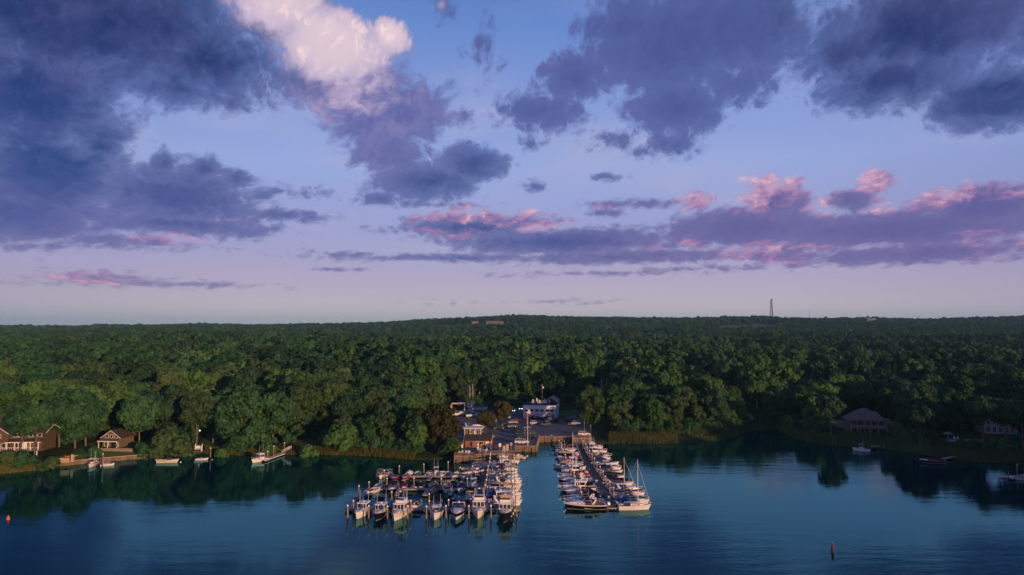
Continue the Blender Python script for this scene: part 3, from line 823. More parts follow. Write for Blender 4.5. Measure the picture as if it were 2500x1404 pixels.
# ------------------------------------------------------------------ boats
class Shape:
    def __init__(s, L, B, F, fine=2.3, sheer=0.38):
        s.L, s.B, s.F, s.fine, s.sh = L, B, F, fine, sheer
    def hb(s, t): return s.B / 2 * ((0.90 + 0.10 * min(t / 0.35, 1)) if t < 0.42 else max(0.012, 1 - ((t - 0.42) / 0.58) ** s.fine))
    def zs(s, t): return s.F * (0.86 + s.sh * t * t)
    def xs(s, t): return (t - 0.5) * s.L

def hull(t, sh, top, low, stripe, bot=BOTTOM, split=0.5):
    n = 13; rows = []
    for k in range(n + 1):
        q = k / n; b, z, x = sh.hb(q), sh.zs(q), sh.xs(q)
        rk = q ** 3 * sh.L * 0.085                       # rake of the stem
        lv = []
        for f, zz, kx in ((1.0, z, 0), (0.965, z * 0.80, .22), (0.92 - .10 * q, z * split, .5), (0.86 - .16 * q, z * 0.20, .8), (0.83 - .2 * q, 0.07, .92), (0.74 - .3 * q, -0.12, 1.05), (0.0, -0.42 + .25 * q ** 4, 1.25)):
            lv.append((x - rk * kx, b * f, zz))
        ring = [(a, y, c) for a, y, c in lv] + [(a, -y, c) for a, y, c in lv[-2::-1]]
        rows.append(ring)
    m = len(rows[0]); mb = MB(); vs = [p for r in rows for p in r]; o = 0
    mb.v = vs
    band = [0, 1, 1, 1, 2, 3, 3, 2, 1, 1, 1, 0] if low is BLACKH else [0, 0, 1, 1, 2, 3, 3, 2, 1, 1, 0, 0]
    for k in range(n):
        for i in range(m - 1):
            mb.f.append((k * m + i, k * m + i + 1, (k + 1) * m + i + 1, (k + 1) * m + i)); mb.m.append(band[i])
    mb.f.append(tuple(range(m))); mb.m.append(0)         # transom
    return mb.build('hull', [top, low, stripe, bot], t)

def deck(t, sh, tc, col=DECKW, liner=LINER, floor=0.28, sd=0.22, crown=0.10, t0=0.04):
    """foredeck, side decks and a sunk cockpit"""
    mb = MB(); N = 6; e = 0.004
    r = []
    for k in range(N + 1):
        q = tc + (0.985 - tc) * k / N; b, z, x = sh.hb(q) * 0.985, sh.zs(q) + e, sh.xs(q)
        r.append([(x, b, z), (x, b * 0.5, z + crown * 0.8 * (1 - (q - tc))), (x, 0, z + crown), (x, -b * 0.5, z + crown * 0.8 * (1 - (q - tc))), (x, -b, z)])
    mb.loft(r, 0, closed=False)
    for sg in (1, -1):
        r = []
        for k in range(6):
            q = t0 + (tc - t0) * k / 5; b, z, x = sh.hb(q) * 0.985, sh.zs(q) + e, sh.xs(q)
            r.append([(x, sg * b, z), (x, sg * (b - sd), z)])
        mb.loft(r, 0, closed=False)
    b, z = sh.hb(0) * 0.98, sh.zs(0) + e
    mb.add([(sh.xs(0), b, z), (sh.xs(0), -b, z), (sh.xs(t0), -b, z), (sh.xs(t0), b, z)], [(0, 1, 2, 3)])
    mb.build('deck', [col], t, fix=False)
    mb = MB(); r = []
    for k in range(6):
        q = t0 + (tc - t0) * k / 5; bb, z, x = sh.hb(q) * 0.985 - sd, sh.zs(q), sh.xs(q)
        r.append([(x, bb, z), (x, bb * .97, floor), (x, -bb * .97, floor), (x, -bb, z)])
    mb.loft(r, 0, closed=False)
    mb.add(r[0], [(0, 1, 2, 3)]); mb.add([(a, y, c) for a, y, c in r[-1]], [(3, 2, 1, 0)])
    mb.build('cockpit', [liner], t, fix=False)

def trunk_cabin(t, sh, ta, tb, h, col, ports=0, wf=0.72):
    mb = MB(); r = []
    for k in range(7):
        q = ta + (tb - ta) * k / 6; b = sh.hb(q) * wf; z = sh.zs(q); x = sh.xs(q); hh = h * (1 - (k / 6) ** 2.2) + 0.03
        r.append([(x, b, z - .02), (x, b * .86, z + hh * .82), (x, b * .5, z + hh), (x, -b * .5, z + hh), (x, -b * .86, z + hh * .82), (x, -b, z - .02)])
    mb.loft(r, 0, closed=True)
    c = mb.build('cabin', [col], t, smooth=False)
    for i in range(ports):
        q = ta + (tb - ta) * (0.18 + 0.22 * i); b = sh.hb(q) * wf * 0.94; z = sh.zs(q) + h * 0.42
        for sg in (1, -1):
            p = MB().box((sh.xs(q), sg * b, z), (0.5, 0.05, 0.16)); p.build('porthole', [GLASS], c)

def windscreen(t, x0, x1, w, z0, h, rake=0.45, frame=STEEL, glass=GLASS, name='windscreen'):
    bot = [(x0, w / 2, z0), (x1 - .25, w / 2 * .9, z0), (x1, w * .28, z0 + .02), (x1, -w * .28, z0 + .02), (x1 - .25, -w / 2 * .9, z0), (x0, -w / 2, z0)]
    top = [(x0 - .05, w / 2 * .94, z0 + h), (x1 - .25 - rake * .9, w / 2 * .80, z0 + h), (x1 - rake, w * .24, z0 + h + .03), (x1 - rake, -w * .24, z0 + h + .03), (x1 - .25 - rake * .9, -w / 2 * .80, z0 + h), (x0 - .05, -w / 2 * .94, z0 + h)]
    mb = MB(); mb.loft([bot, top], 0, closed=False)
    o = mb.build(name, [glass], t, fix=False)
    f = MB(); f.path(top, 0.035, 5)
    for a, b in zip(bot[::1], top[::1]): f.tube(a, b, 0.03, 0.03, 4)
    f.build('frame', [frame], o)

def bow_rail(t, sh, ta=0.5, h=0.55):
    mb = MB()
    for sg in (1, -1):
        pts = []
        for k in range(6):
            q = ta + (0.97 - ta) * k / 5
            p = Vector((sh.xs(q) + (0.25 if k == 5 else 0), sg * max(sh.hb(q) * .93, .04), sh.zs(q) + (h if k else 0.05))); pts.append(p)
            if k: mb.tube((sh.xs(q), sg * max(sh.hb(q) * .93, .03), sh.zs(q)), p, 0.02, 0.02, 4)
        mb.path(pts, 0.026, 4)
    mb.build('bow_rail', [STEEL], t)

def outboard(t, x, y, col=ENG, s=1.0, z=0.55):
    mb = MB(); r = []
    for k, (zz, a, b, dx) in enumerate([(0, .20, .16, 0), (.12, .30, .22, -.02), (.40, .34, .24, -.06), (.58, .28, .20, -.06), (.66, .14, .10, -.04)]):
        r.append([(x - .35 * s + dx * s + a * s * cos(2 * pi * i / 10), y + b * s * sin(2 * pi * i / 10), z + zz * s) for i in range(10)])
    mb.loft(r); o = mb.build('outboard_engine', [col], t, smooth=True)
    g = MB().box((x - .36 * s, y, z / 2 - .15), (.16 * s, .10 * s, z + .3)); g.box((x - .1, y, z - .05), (.3, .22, .25)); g.build('engine_leg', [ENG], o)

def canopy(t, x0, x1, w, z, h, col, legs=True, zdeck=0.9, name='bimini_top'):
    r = []
    for k in range(5):
        x = x0 + (x1 - x0) * k / 4; a = 0.10 * sin(pi * k / 4)
        r.append([(x, w / 2 * cos(pi - pi * i / 8) , z + a + h * sin(pi * i / 8)) for i in range(9)] + [(x, w / 2 * cos(pi * i / 8) * .99, z + a - .04 + h * sin(pi * i / 8)) for i in range(9)])
    mb = MB().loft(r); o = mb.build(name, [col], t)
    if legs:
        f = MB()
        for sg in (1, -1):
            m = (x0 + x1) / 2
            for xx in (x0 + .05, m, x1 - .05): f.tube((m - .1 + (xx - m) * .15, sg * w * .5, zdeck), (xx, sg * w * .49, z), 0.022, 0.022, 4)
        f.build('frame', [STEEL], o)
    return o

def cover(t, sh, ta, tb, col, h=0.5, drop=0.12, peak=None, name='canvas_cover'):
    """canvas pulled tight from gunwale to gunwale over a ridge"""
    mb = MB(); r = []; N = 9
    for k in range(N + 1):
        q = ta + (tb - ta) * k / N; b = sh.hb(q) * 1.01; z = sh.zs(q); x = sh.xs(q)
        f = sin(pi * min(1, (k / N) / 0.9) ** 0.8) ** 0.6 if peak is None else max(0.05, 1 - abs(k / N - peak) / max(peak, 1 - peak)) ** 0.8
        zz = h * f * (1 + 0.10 * sin(k * 2.3))
        r.append([(x, b, z - drop), (x, b * .98, z + .03), (x, b * .55, z + zz * .72), (x, 0, z + zz + .05), (x, -b * .55, z + zz * .72), (x, -b * .98, z + .03), (x, -b, z - drop)])
    mb.loft(r, 0, closed=False)
    mb.add(r[0], [tuple(range(7))]); mb.add(r[-1], [tuple(range(6, -1, -1))])
    return mb.build(name, [col], t, fix=False)

def arch(t, x, w, z0, h, sweep=0.7, col=GEL):
    h *= .86
    r = []
    pts = [(x + sweep, w / 2, z0), (x, w / 2 * .93, z0 + h * .9), (x - .05, w / 2 * .78, z0 + h), (x - .05, -w / 2 * .78, z0 + h), (x, -w / 2 * .93, z0 + h * .9), (x + sweep, -w / 2, z0)]
    for p in pts:
        r.append([(p[0] - .22, p[1] * 1.0, p[2]), (p[0] + .22, p[1], p[2]), (p[0] + .20, p[1] * .93, p[2] - .09), (p[0] - .20, p[1] * .93, p[2] - .09)])
    a = MB().loft(r).build('radar_arch', [col], t)
    MB().lathe([(0.04, 0), (0.30, .02), (0.30, .16), (0.1, .22)], (x - .05, 0, z0 + h), 10).build('radar_dome', [WHITEP], a)
    return a

def seats(t, pts, col=VINYL):
    for x, y, z, w in pts:
        s = MB().box((x, y, z + .2), (.5, w, .4)); s.box((x - .22, y, z + .55), (.14, w, .45), ry=-.15)
        s.build('seat', [col], t)

def antenna(t, x, y, z, h, lean=0.1):
    MB().tube((x, y, z), (x - lean * h, y, z + h), 0.03, 0.012, 4).build('antenna', [WHITEP], t)

def pilothouse(t, x0, x1, w, z0, h, col=GEL, roofc=GEL, over=0.35, wf=3, aft=True, roofh=.1, pane=GLASS):
    mb = MB(); rk = 0.35
    b = [(x0, w / 2, z0), (x1, w / 2 * .92, z0), (x1, -w / 2 * .92, z0), (x0, -w / 2, z0)]
    p = [(x0, w / 2 * .93, z0 + h), (x1 - rk, w / 2 * .85, z0 + h), (x1 - rk, -w / 2 * .85, z0 + h), (x0, -w / 2 * .93, z0 + h)]
    mb.loft([b, p]); o = mb.build('pilothouse', [col], t)
    # front panes follow the raked front
    for i in range(wf):
        g = w * .86 / wf; y = (i - (wf - 1) / 2) * g
        za, zb = z0 + h * .38, z0 + h * .90
        xa, xb = x1 - rk * .38 + .02, x1 - rk * .90 + .02
        MB().add([(xa, y - g * .42, za), (xa, y + g * .42, za), (xb, y + g * .41, zb), (xb, y - g * .41, zb), (xa - .03, y - g * .42, za), (xa - .03, y + g * .42, za), (xb - .03, y + g * .41, zb), (xb - .03, y - g * .41, zb)],
                 [(0, 1, 2, 3), (7, 6, 5, 4), (0, 4, 5, 1), (1, 5, 6, 2), (2, 6, 7, 3), (3, 7, 4, 0)]).build('window', [pane], o)
    for sg in (1, -1):
        ln = (x1 - x0)
        for a, c in ((0.08, 0.46), (0.52, 0.80)):
            xa, xb = x0 + ln * a, x0 + ln * c
            ya, yb = sg * (w / 2 * .965 - (.02 if a > .5 else 0) + .012), sg * (w / 2 * .935 - (.03 if a > .5 else 0) + .012)
            MB().box(((xa + xb) / 2, (ya + yb) / 2, z0 + h * .64), (xb - xa, .06, h * .44)).build('window', [pane], o)
    MB().box(((x0 + x1 - rk) / 2 + .05, 0, z0 + h + roofh / 2), (x1 - x0 - rk + over * 2, w * .98 + .1, roofh), taper=.96).build('roof', [roofc], t)
    return o

def fenders(t, sh, n=2):
    for k in range(n):
        q = 0.3 + 0.3 * k
        for sg in (1, -1):
            MB().lathe([(.03, -.3), (.12, -.25), (.12, .25), (.03, .3)], (sh.xs(q), sg * (sh.hb(q) + .13), sh.zs(q) - .5), 8).build('fender', [WHITEP], t)

def boat(kind, x, y, rz, label, L=7.5, B=2.6, F=0.95, top=GEL, low=None, stripe=GEL, bot=BOTTOM, canvas='navy', eng=1, group=None, cat='motorboat', name=None, var=0, z=0.0, dk=DECKW):
    low = low or top
    nm = name or {'console': 'centre_console_boat', 'cruiser': 'cabin_cruiser', 'hardtop': 'hardtop_cruiser', 'fly': 'flybridge_boat', 'covered': 'covered_boat', 'open': 'open_runabout',
                  'bimini': 'bimini_boat', 'skiff': 'skiff', 'sail': 'sailboat', 'cuddy': 'cuddy_boat'}[kind]
    t = thing(nm, (x, y, z), rz, label, cat, group)
    C = CANV[canvas]
    if kind == 'console':
        sh = Shape(L, B, F); hull(t, sh, top, low, stripe, bot); deck(t, sh, 0.74, dk)
        c = MB().box((.1, 0, .28 + .55), (.9, .8, 1.1), taper=.85); o = c.build('console', [GEL], t)
        MB().box((.38, 0, 1.62), (.06, .72, .42), ry=-.35).build('windscreen', [GLASS], o)
        MB().box((-.75, 0, .28 + .4), (.5, .9, .8)).build('leaning_post', [VINYL if var % 2 else GEL], t)
        if var != 3:
            tt = MB().box((-.15, 0, 2.38), (2.0, B * .66, .09), taper=.95).build('t_top', [[GEL, C, GEL, GEL][var % 4] if var != 1 else C], t)
            f = MB()
            for xx in (-.7, .45):
                for sg in (1, -1): f.tube((xx * .8, sg * .42, .3), (xx, sg * B * .28, 2.36), .03, .03, 5)
            f.build('frame', [STEEL], tt)
            antenna(t, -.5, B * .25, 2.4, 1.6 if var % 2 else 2.4); antenna(t, -.5, -B * .25, 2.4, 2.2)
        seats(t, [(sh.xs(.70), 0, .30, 1.1)])
        for i in range(eng): outboard(t, sh.xs(0), (i - (eng - 1) / 2) * .62, ENG if var % 3 else ENGW, 1.05, sh.zs(0) * .62)
    elif kind in ('cruiser', 'cuddy'):
        sh = Shape(L, B, F, 2.0, 0.34); hull(t, sh, top, low, stripe, bot); tc = 0.52 if kind == 'cruiser' else .60
        deck(t, sh, tc, dk); trunk_cabin(t, sh, tc - .02,   .93, .60 if kind == 'cruiser' else .34, GEL, 2 if kind == 'cruiser' else 1)
        z0 = sh.zs(tc) + (.52 if kind == 'cruiser' else .24)
        windscreen(t, sh.xs(tc) - 1.6, sh.xs(tc) + .45, B * .84, z0 - .12, .55, .6)
        bow_rail(t, sh, .52)
        if kind == 'cruiser' and var != 2: arch(t, sh.xs(.26), B * .92, sh.zs(.3), 1.45, 0.9)
        if var in (0, 2):
            cv = cover(t, sh, .08, .50, C, 1.25, 0.02, peak=.62, name='cockpit_canvas')
        else:
            seats(t, [(sh.xs(.40), .55, .28, .6), (sh.xs(.40), -.55, .28, .6), (sh.xs(.12), 0, .28, B * .6)])
            if var == 1: canopy(t, sh.xs(.20), sh.xs(.46), B * .78, sh.zs(.3) + 1.35, .16, C, True, sh.zs(.3))
        MB().box((sh.xs(0) - .3, 0, .22), (.62, B * .8, .07)).build('swim_platform', [DECKW], t)
        if kind == 'cuddy' and eng: outboard(t, sh.xs(0) - .1, 0, ENG, 1.0, .5)
        antenna(t, sh.xs(.40), B * .38, sh.zs(.4) + .3, 1.7)
    elif kind == 'hardtop':
        sh = Shape(L, B, F, 2.1, 0.42); hull(t, sh, top, low, stripe, bot); deck(t, sh, .56, dk)
        trunk_cabin(t, sh, .54, .92, .36, GEL, 1)
        pilothouse(t, sh.xs(.30), sh.xs(.60), B * .74, sh.zs(.5) - .1, 1.62, GEL, GEL, .30, 3)
        MB().box((sh.xs(.72), 0, sh.zs(.72) + .38), (.5, .5, .05)).build('hatch', [GLASS], t)
        MB().lathe([(0.04, 0), (0.28, .02), (0.28, .16), (0.1, .22)], (sh.xs(.42), 0, sh.zs(.5) + 1.62), 10).build('radar_dome', [WHITEP], t)
        bow_rail(t, sh, .5); fenders(t, sh)
        antenna(t, sh.xs(.40), B * .33, sh.zs(.5) + 1.6, 3.2, .05); antenna(t, sh.xs(.40), -B * .33, sh.zs(.5) + 1.6, 2.6, .05)
        seats(t, [(sh.xs(.10), 0, .28, B * .55)])
        if var == 1: cover(t, sh, .03, .30, C, .9, 0.0, peak=.9, name='cockpit_canvas')
        for i in range(eng): outboard(t, sh.xs(0), (i - (eng - 1) / 2) * .65, ENG, 1.1, .6)
    elif kind == 'fly':
        sh = Shape(L, B, F, 2.0, 0.46); hull(t, sh, top, low, stripe, bot); deck(t, sh, .58, dk)
        trunk_cabin(t, sh, .56, .90, .42, GEL, 2)
        z1 = sh.zs(.5) - .1
        pilothouse(t, sh.xs(.24), sh.xs(.62), B * .80, z1, 1.75, GEL, GEL, .35, 3, roofh=.12)
        zb = z1 + 1.87
        br = MB(); a, c = sh.xs(.30), sh.xs(.52); w = B * .66
        br.loft([[(a, w / 2, zb), (c, w / 2 * .9, zb), (c, -w / 2 * .9, zb), (a, -w / 2, zb)], [(a - .1, w / 2, zb + .72), (c + .15, w / 2 * .92, zb + .62), (c + .15, -w / 2 * .92, zb + .62), (a - .1, -w / 2, zb + .72)]])
        br.build('flybridge', [GEL], t)
        MB().box((c + .12, 0, zb + .80), (.05, w * .86, .34), ry=-.4).build('windscreen', [GLASS], t)
        if var == 0:   # tower frame with a top
            tt = MB().box(((a + c) / 2, 0, zb + 2.45), (1.5, w * .78, .09)).build('tower_roof', [CANV['grey']], t)
            f = MB()
            for xx in (a + .1, c):
                for sg in (1, -1): f.tube((xx, sg * w * .46, zb + .6), ((a + c) / 2 + (xx - (a + c) / 2) * .8, sg * w * .36, zb + 2.45), .035, .035, 5)
            f.build('frame', [ALU], tt)
        elif var == 1:  # canvas enclosure over the bridge
            e = MB(); zz = zb + .68
            e.loft([[(a - .4, w / 2, zz), (c + .1, w / 2 * .9, zz), (c + .1, -w / 2 * .9, zz), (a - .4, -w / 2, zz)], [(a - .35, w / 2 * .9, zz + 1.0), (c - .25, w / 2 * .8, zz + .95), (c - .25, -w / 2 * .8, zz + .95), (a - .35, -w / 2 * .9, zz + 1.0)]])
            e.build('bridge_enclosure', [CANV['tan']], t)
        MB().lathe([(0.04, 0), (0.28, .02), (0.28, .16), (0.1, .22)], (c - .1, 0, zb + (1.75 if var == 1 else 2.5)), 10).build('radar_dome', [WHITEP], t)
        bow_rail(t, sh, .45, .65); fenders(t, sh)
        antenna(t, a, w * .45, zb + .7, 3.0, .05); antenna(t, a, -w * .45, zb + .7, 3.4, .05)
        MB().box((sh.xs(.86), 0, sh.zs(.86) + .22), (.4, .3, .22)).build('anchor_windlass', [STEEL], t)
    elif kind == 'covered':
        sh = Shape(L, B, F, 2.3, .25); hull(t, sh, top, low, stripe, bot); deck(t, sh, .70, dk)
        cover(t, sh, .02, [.72, .93, .80, .60][var % 4], C, [.55, .45, .75, .6][var % 4])
        if var % 4 == 3: windscreen(t, sh.xs(.5), sh.xs(.66), B * .8, sh.zs(.6), .4)
        if eng: outboard(t, sh.xs(0), 0, ENG, .95, .5)
    elif kind in ('open', 'bimini'):
        sh = Shape(L, B, F, 2.3, .25); hull(t, sh, top, low, stripe, bot)
        deck(t, sh, .86 if var % 2 else .66, dk, floor=.22)
        windscreen(t, sh.xs(.50), sh.xs(.64), B * .78, sh.zs(.6), .36, .3)
        seats(t, [(sh.xs(.40), .5, .22, .5), (sh.xs(.40), -.5, .22, .5), (sh.xs(.10), 0, .22, B * .62)], REDV if var == 3 else VINYL)
        if var % 2: seats(t, [(sh.xs(.72), 0, .24, B * .4)], REDV if var == 3 else VINYL)
        if kind == 'bimini': canopy(t, sh.xs(.12), sh.xs(.52), B * .86, sh.zs(.3) + 1.05, .18, C, True, sh.zs(.3))
        if eng: outboard(t, sh.xs(0), 0, ENG if var % 2 else ENGW, .95, .5)
    elif kind == 'skiff':
        sh = Shape(L, B, F, 2.0, .25); hull(t, sh, top, low, stripe, bot); deck(t, sh, .84, dk, floor=.14, sd=.12)
        for q in (.28, .55): MB().box((sh.xs(q), 0, .34), (.28, B * .78, .05)).build('thwart', [DECKW], t)
        if eng: outboard(t, sh.xs(0), 0, ENG, .7, .4)
    elif kind == 'sail':
        sh = Shape(L, B, F, 1.7, .16); hull(t, sh, top, low, stripe, bot); deck(t, sh, .36, dk, t0=.03, floor=.35)
        mb = MB(); r = []
        for k in range(6):
            q = .36 + .42 * k / 5; b = sh.hb(q) * .62; z = sh.zs(q); h = .42 * (1 - (k / 5) ** 2 * .7)
            r.append([(sh.xs(q), b, z - .02), (sh.xs(q), b * .88, z + h), (sh.xs(q), -b * .88, z + h), (sh.xs(q), -b, z - .02)])
        o = mb.loft(r).build('cabin', [GEL], t)
        for sg in (1, -1):
            for q, wd in ((.42, .34), (.48, .2), (.52, .2), (.60, .7)):
                MB().box((sh.xs(q), sg * sh.hb(q) * .585, sh.zs(q) + .20), (wd, .06, .14)).build('window', [GLASS], o)
        H = var if var > 3 else 8.6
        xm = sh.xs(.60)
        m = MB().tube((xm, 0, sh.zs(.6) + .3), (xm, 0, H), .085, .06, 8); m.tube((xm, -.8, H * .55), (xm, .8, H * .55), .025, .025, 4); m.build('mast', [ALU], t)
        b = MB().tube((xm, 0, 1.75), (xm - L * .42, 0, 1.65), .06, .05, 6); bo = b.build('boom', [ALU], t)
        r = [[(xm - .1 - L * .40 * k / 5, (.14 - .012 * k) * cos(2 * pi * i / 8), 1.90 - .02 * k + (.17 - .02 * k) * sin(2 * pi * i / 8)) for i in range(8)] for k in range(6)]
        MB().loft(r).build('sail_cover', [C], bo)
        fx = sh.xs(.985)
        MB().tube((fx, 0, sh.zs(1)), (xm + .02, 0, H * .93), .04, .025, 5).build('furled_jib', [CANV['white']], t)
        w = MB()
        for sg in (1, -1):
            w.tube((xm, sg * B * .46, sh.zs(.6)), (xm, sg * .8, H * .55), .016, .016, 4); w.tube((xm, sg * .8, H * .55), (xm, 0, H * .95), .016, .016, 4)
        w.tube((sh.xs(0), 0, sh.zs(0)), (xm, 0, H), .016, .016, 4)
        w.build('rigging', [STEEL], t)
        bow_rail(t, sh, .8, .5)
        outboard(t, sh.xs(0) - .1, B * .2, ENG, .7, .5)
        MB().box((sh.xs(0) - .12, 0, .05), (.30, .05, 1.3)).build('rudder', [GEL], t)
        MB().tube((sh.xs(.03), 0, .9), (sh.xs(.2), 0, .95), .03, .02, 5).build('tiller', [TEAK], t)
    return t

# ------------------------------------------------------------------ docks and pilings
def dock(name, x0, y0, x1, y1, w, label, cat='dock', z=0.55, planks=PLANK, group=None, fingers=(), edge=TRIM, posts=0):
    """floating dock from (x0,y0) to (x1,y1); fingers: (distance along, length to its right-hand side, width)"""
    d = Vector((x1 - x0, y1 - y0, 0)); L = d.length; rz = math.atan2(d.y, d.x)
    t = thing(name, (x0, y0, 0), rz, label, cat, group)
    def run(xa, ya, ln, ww, ang, nm):
        R = Matrix.Rotation(ang, 3, 'Z'); mb = MB(); n = max(2, int(ln / 0.42))
        for k in range(n):
            c = R @ Vector(((k + .5) * ln / n, 0, 0)); mb.box((xa + c.x, ya + c.y, z - .03), (ln / n - .03, ww, .05), rz=ang)
        p = mb.build(nm, [planks], t)
        e = MB()
        for sg in (1, -1):
            c = R @ Vector((ln / 2, sg * (ww / 2 + .04), 0)); e.box((xa + c.x, ya + c.y, z - .08), (ln, .10, .22), rz=ang)
        c = R @ Vector((ln + .03, 0, 0)); e.box((xa + c.x, ya + c.y, z - .08), (.08, ww, .22), rz=ang)
        e.build('edge', [edge], p)
        f = MB()
        for k in range(max(1, int(ln / 3))):
            c = R @ Vector(((k + .5) * ln / max(1, int(ln / 3)), 0, 0)); f.box((xa + c.x, ya + c.y, z - .36), (2.0, ww * .86, .5), rz=ang)
        f.build('float', [BLK], p)
    run(0, 0, L, w, 0, 'deck')
    for s, ln, ww in fingers: run(s, (w / 2 if ln > 0 else -w / 2), abs(ln), ww, pi / 2 if ln > 0 else -pi / 2, 'finger')
    return t

PILE_MESH = {}
def piling(x, y, h, label, group, lean=0.0, cap=True, r=0.16):
    t = thing('piling', (x, y, 0), 0, label, 'piling', group)
    key = round(h * 4) / 4
    if (key, r, 'p') not in PILE_MESH:
        mb = MB(); mb.tube((0, 0, -1.5), (0, 0, .45), r * 1.04, r * 1.02, 9, 1); mb.tube((0, 0, .45), (0, 0, key), r, r * .93, 9, 0)
        PILE_MESH[(key, r, 'p')] = mb.build('shaft', [PILE, WETPILE], t, smooth=False).data
        c = MB().lathe([(r * 1.12, -.04), (r * 1.12, .06), (r * .7, .22), (.02, .34)], (0, 0, key), 9)
        PILE_MESH[(key, r, 'c')] = c.build('cap', [WHITEP], t).data
        if not cap: bpy.data.objects.remove(t.children[-1] if t.children[-1].data == PILE_MESH[(key, r, 'c')] else t.children[0])
    else:
        link('shaft', PILE_MESH[(key, r, 'p')], t)
        if cap: link('cap', PILE_MESH[(key, r, 'c')], t)
    t.rotation_euler = (lean, lean * .6, x * 1.7)
    return t

# ------------------------------------------------------------------ the marina: docks
FR = 163.0       # front dock
dock('floating_dock', -7.9, 222.4, -7.9, 164.0, 1.7, 'long grey plank walkway running out from the marina deck between the boats', planks=PLANK)
dock('floating_dock', -37.5, 198.8, -8.8, 198.8, 1.3, 'plank dock nearest the shore among the small boats, branching off the walkway', fingers=((7.6, -4.6, .9), (14.4, -4.6, .9), (21.2, -4.6, .9)), planks=PLANKL)
dock('floating_dock', -38.0, 183.2, -8.8, 183.2, 1.3, 'middle plank dock with fingers between the covered small boats', fingers=((2.0, -6.2, 1.1), (9.0, -6.2, 1.1), (16.2, -6.2, 1.1), (22.4, -6.0, .9), (11.8, 4.5, .8), (19.0, 4.5, .8)), planks=PLANKL)
dock('floating_dock', -38.6, FR, 1.6, FR, 1.4, 'outer plank dock behind the front row of big boats', planks=PLANKL)
dock('floating_dock', 23.4, 257.0, 23.4, 163.6, 1.6, 'grey plank walkway between the two boat rows that ends beside the sailboat', planks=PLANK)

# ------------------------------------------------------------------ front row: bows towards the camera
FG = 'front row of boats with bows to open water'
def front(kind, px, py, L, label, a=0.0, **k):
    p = G(px, py)
    h = -pi / 2 + a
    boat(kind, p.x - cos(h) * L * .44, p.y - sin(h) * L * .44, h, label, L=L, group=FG, **k)
front('hardtop', 870, 1268, 8.4, 'white hardtop fishing boat with three-pane windscreen, first in the front row', a=-.16, B=3.1, F=1.25, eng=2)
front('hardtop', 917, 1272, 8.2, 'black-hulled boat with cream windscreen cabin and black canvas, second in front row', a=-.10, B=3.1, F=1.3, top=BLACKH, low=BLACKH, stripe=CREAM, eng=1, var=1, canvas='black', dk=CREAM)
front('fly', 962, 1273, 9.4, 'white sport boat with tall tower frame and open bow deck in front row', a=-.16, B=3.3, F=1.3, top=CREAM, low=GEL, stripe=CREAM)
front('console', 1060, 1271, 8.2, 'white open-bow centre console with white T-top, just past the front row gap', a=-.04, B=3.1, F=1.35, eng=2, var=0)
front('cruiser', 1113, 1271, 9.6, 'navy-banded cruiser with swept arch and blue canvas cover on its windscreen', a=-.02, B=3.4, F=1.3, top=NAVYH, low=GEL, stripe=GEL, canvas='blue', var=0)
front('fly', 1166, 1268, 10.2, 'broad white flybridge boat with a dark bottom, between cruiser and trawler', a=-.02, B=3.7, F=1.45, bot=BOTTOM)
front('fly', 1230, 1277, 10.6, 'black-hulled trawler with cream wheelhouse, three square windows and gold stripe', a=-.06, B=3.8, F=1.6, top=BLACKH, low=BLACKH, stripe=CREAM, var=1, dk=TEAK)
# in the gap, stern towards the camera
boat('bimini', at(1020, 166), 167.5, pi / 2, 'white boat with tall blue canvas top, stern-on in the front row gap', L=6.4, B=2.6, F=1.1, canvas='blue', eng=0, cat='motorboat')

PG = 'white-capped pilings of the front row'
fp = [(849, 1269), (900, 1270), (946, 1271), (994.5, 1270), (1041, 1271), (1089, 1270), (1144.5, 1270), (1199, 1269), (1261, 1266)]
for i, (px, py) in enumerate(fp):
    p = G(px, py); piling(p.x, p.y, 3.0, f'white-capped piling at the outer end of the front slips, {ORD[i]} from left', PG, lean=.01 * ((i * 37) % 5 - 2), r=.19)
for i, (px, py) in enumerate([(858, 1262), (952, 1258), (999, 1262), (1045, 1262), (1093, 1260), (1148, 1258), (1254, 1256)]):
    p = G(px, py); piling(p.x, p.y + 2, 3.0, f'white-capped piling halfway down the front slips beside the boats, {ORD[i]} from left', PG, lean=.01 * ((i * 53) % 5 - 2), r=.17)

# behind the outer dock, sterns to it
BG = 'boats moored behind the outer dock'
for i, (px, kind, cv, tp, lab, L) in enumerate([
    (884, 'bimini', 'brown', GEL, 'small runabout with brown bimini behind the white hardtop boat', 6.2), (936, 'bimini', 'black', NAVYH, 'dark boat with black bimini behind the black-hulled cabin boat', 6.4),
    (983, 'covered', 'navy', GEL, 'boat under navy canvas behind the tower-framed sport boat', 6.0), (1072, 'bimini', 'black', GEL, 'white boat with black bimini behind the open-bow centre console', 6.4),
    (1106, 'covered', 'navy', NAVYH, 'navy boat with navy cover behind the arch cruiser', 6.6), (1138, 'covered', 'maroon', GEL, 'boat with dark maroon cover behind the outer dock near the walkway', 6.2)]):
    boat(kind, at(px, 168.5), 167.6 + L / 2 - 3 + .2, pi / 2 + .04 * (i % 3 - 1), lab, L=L, B=2.5, F=.95, canvas=cv, top=tp, group=BG, var=i % 3, eng=1)

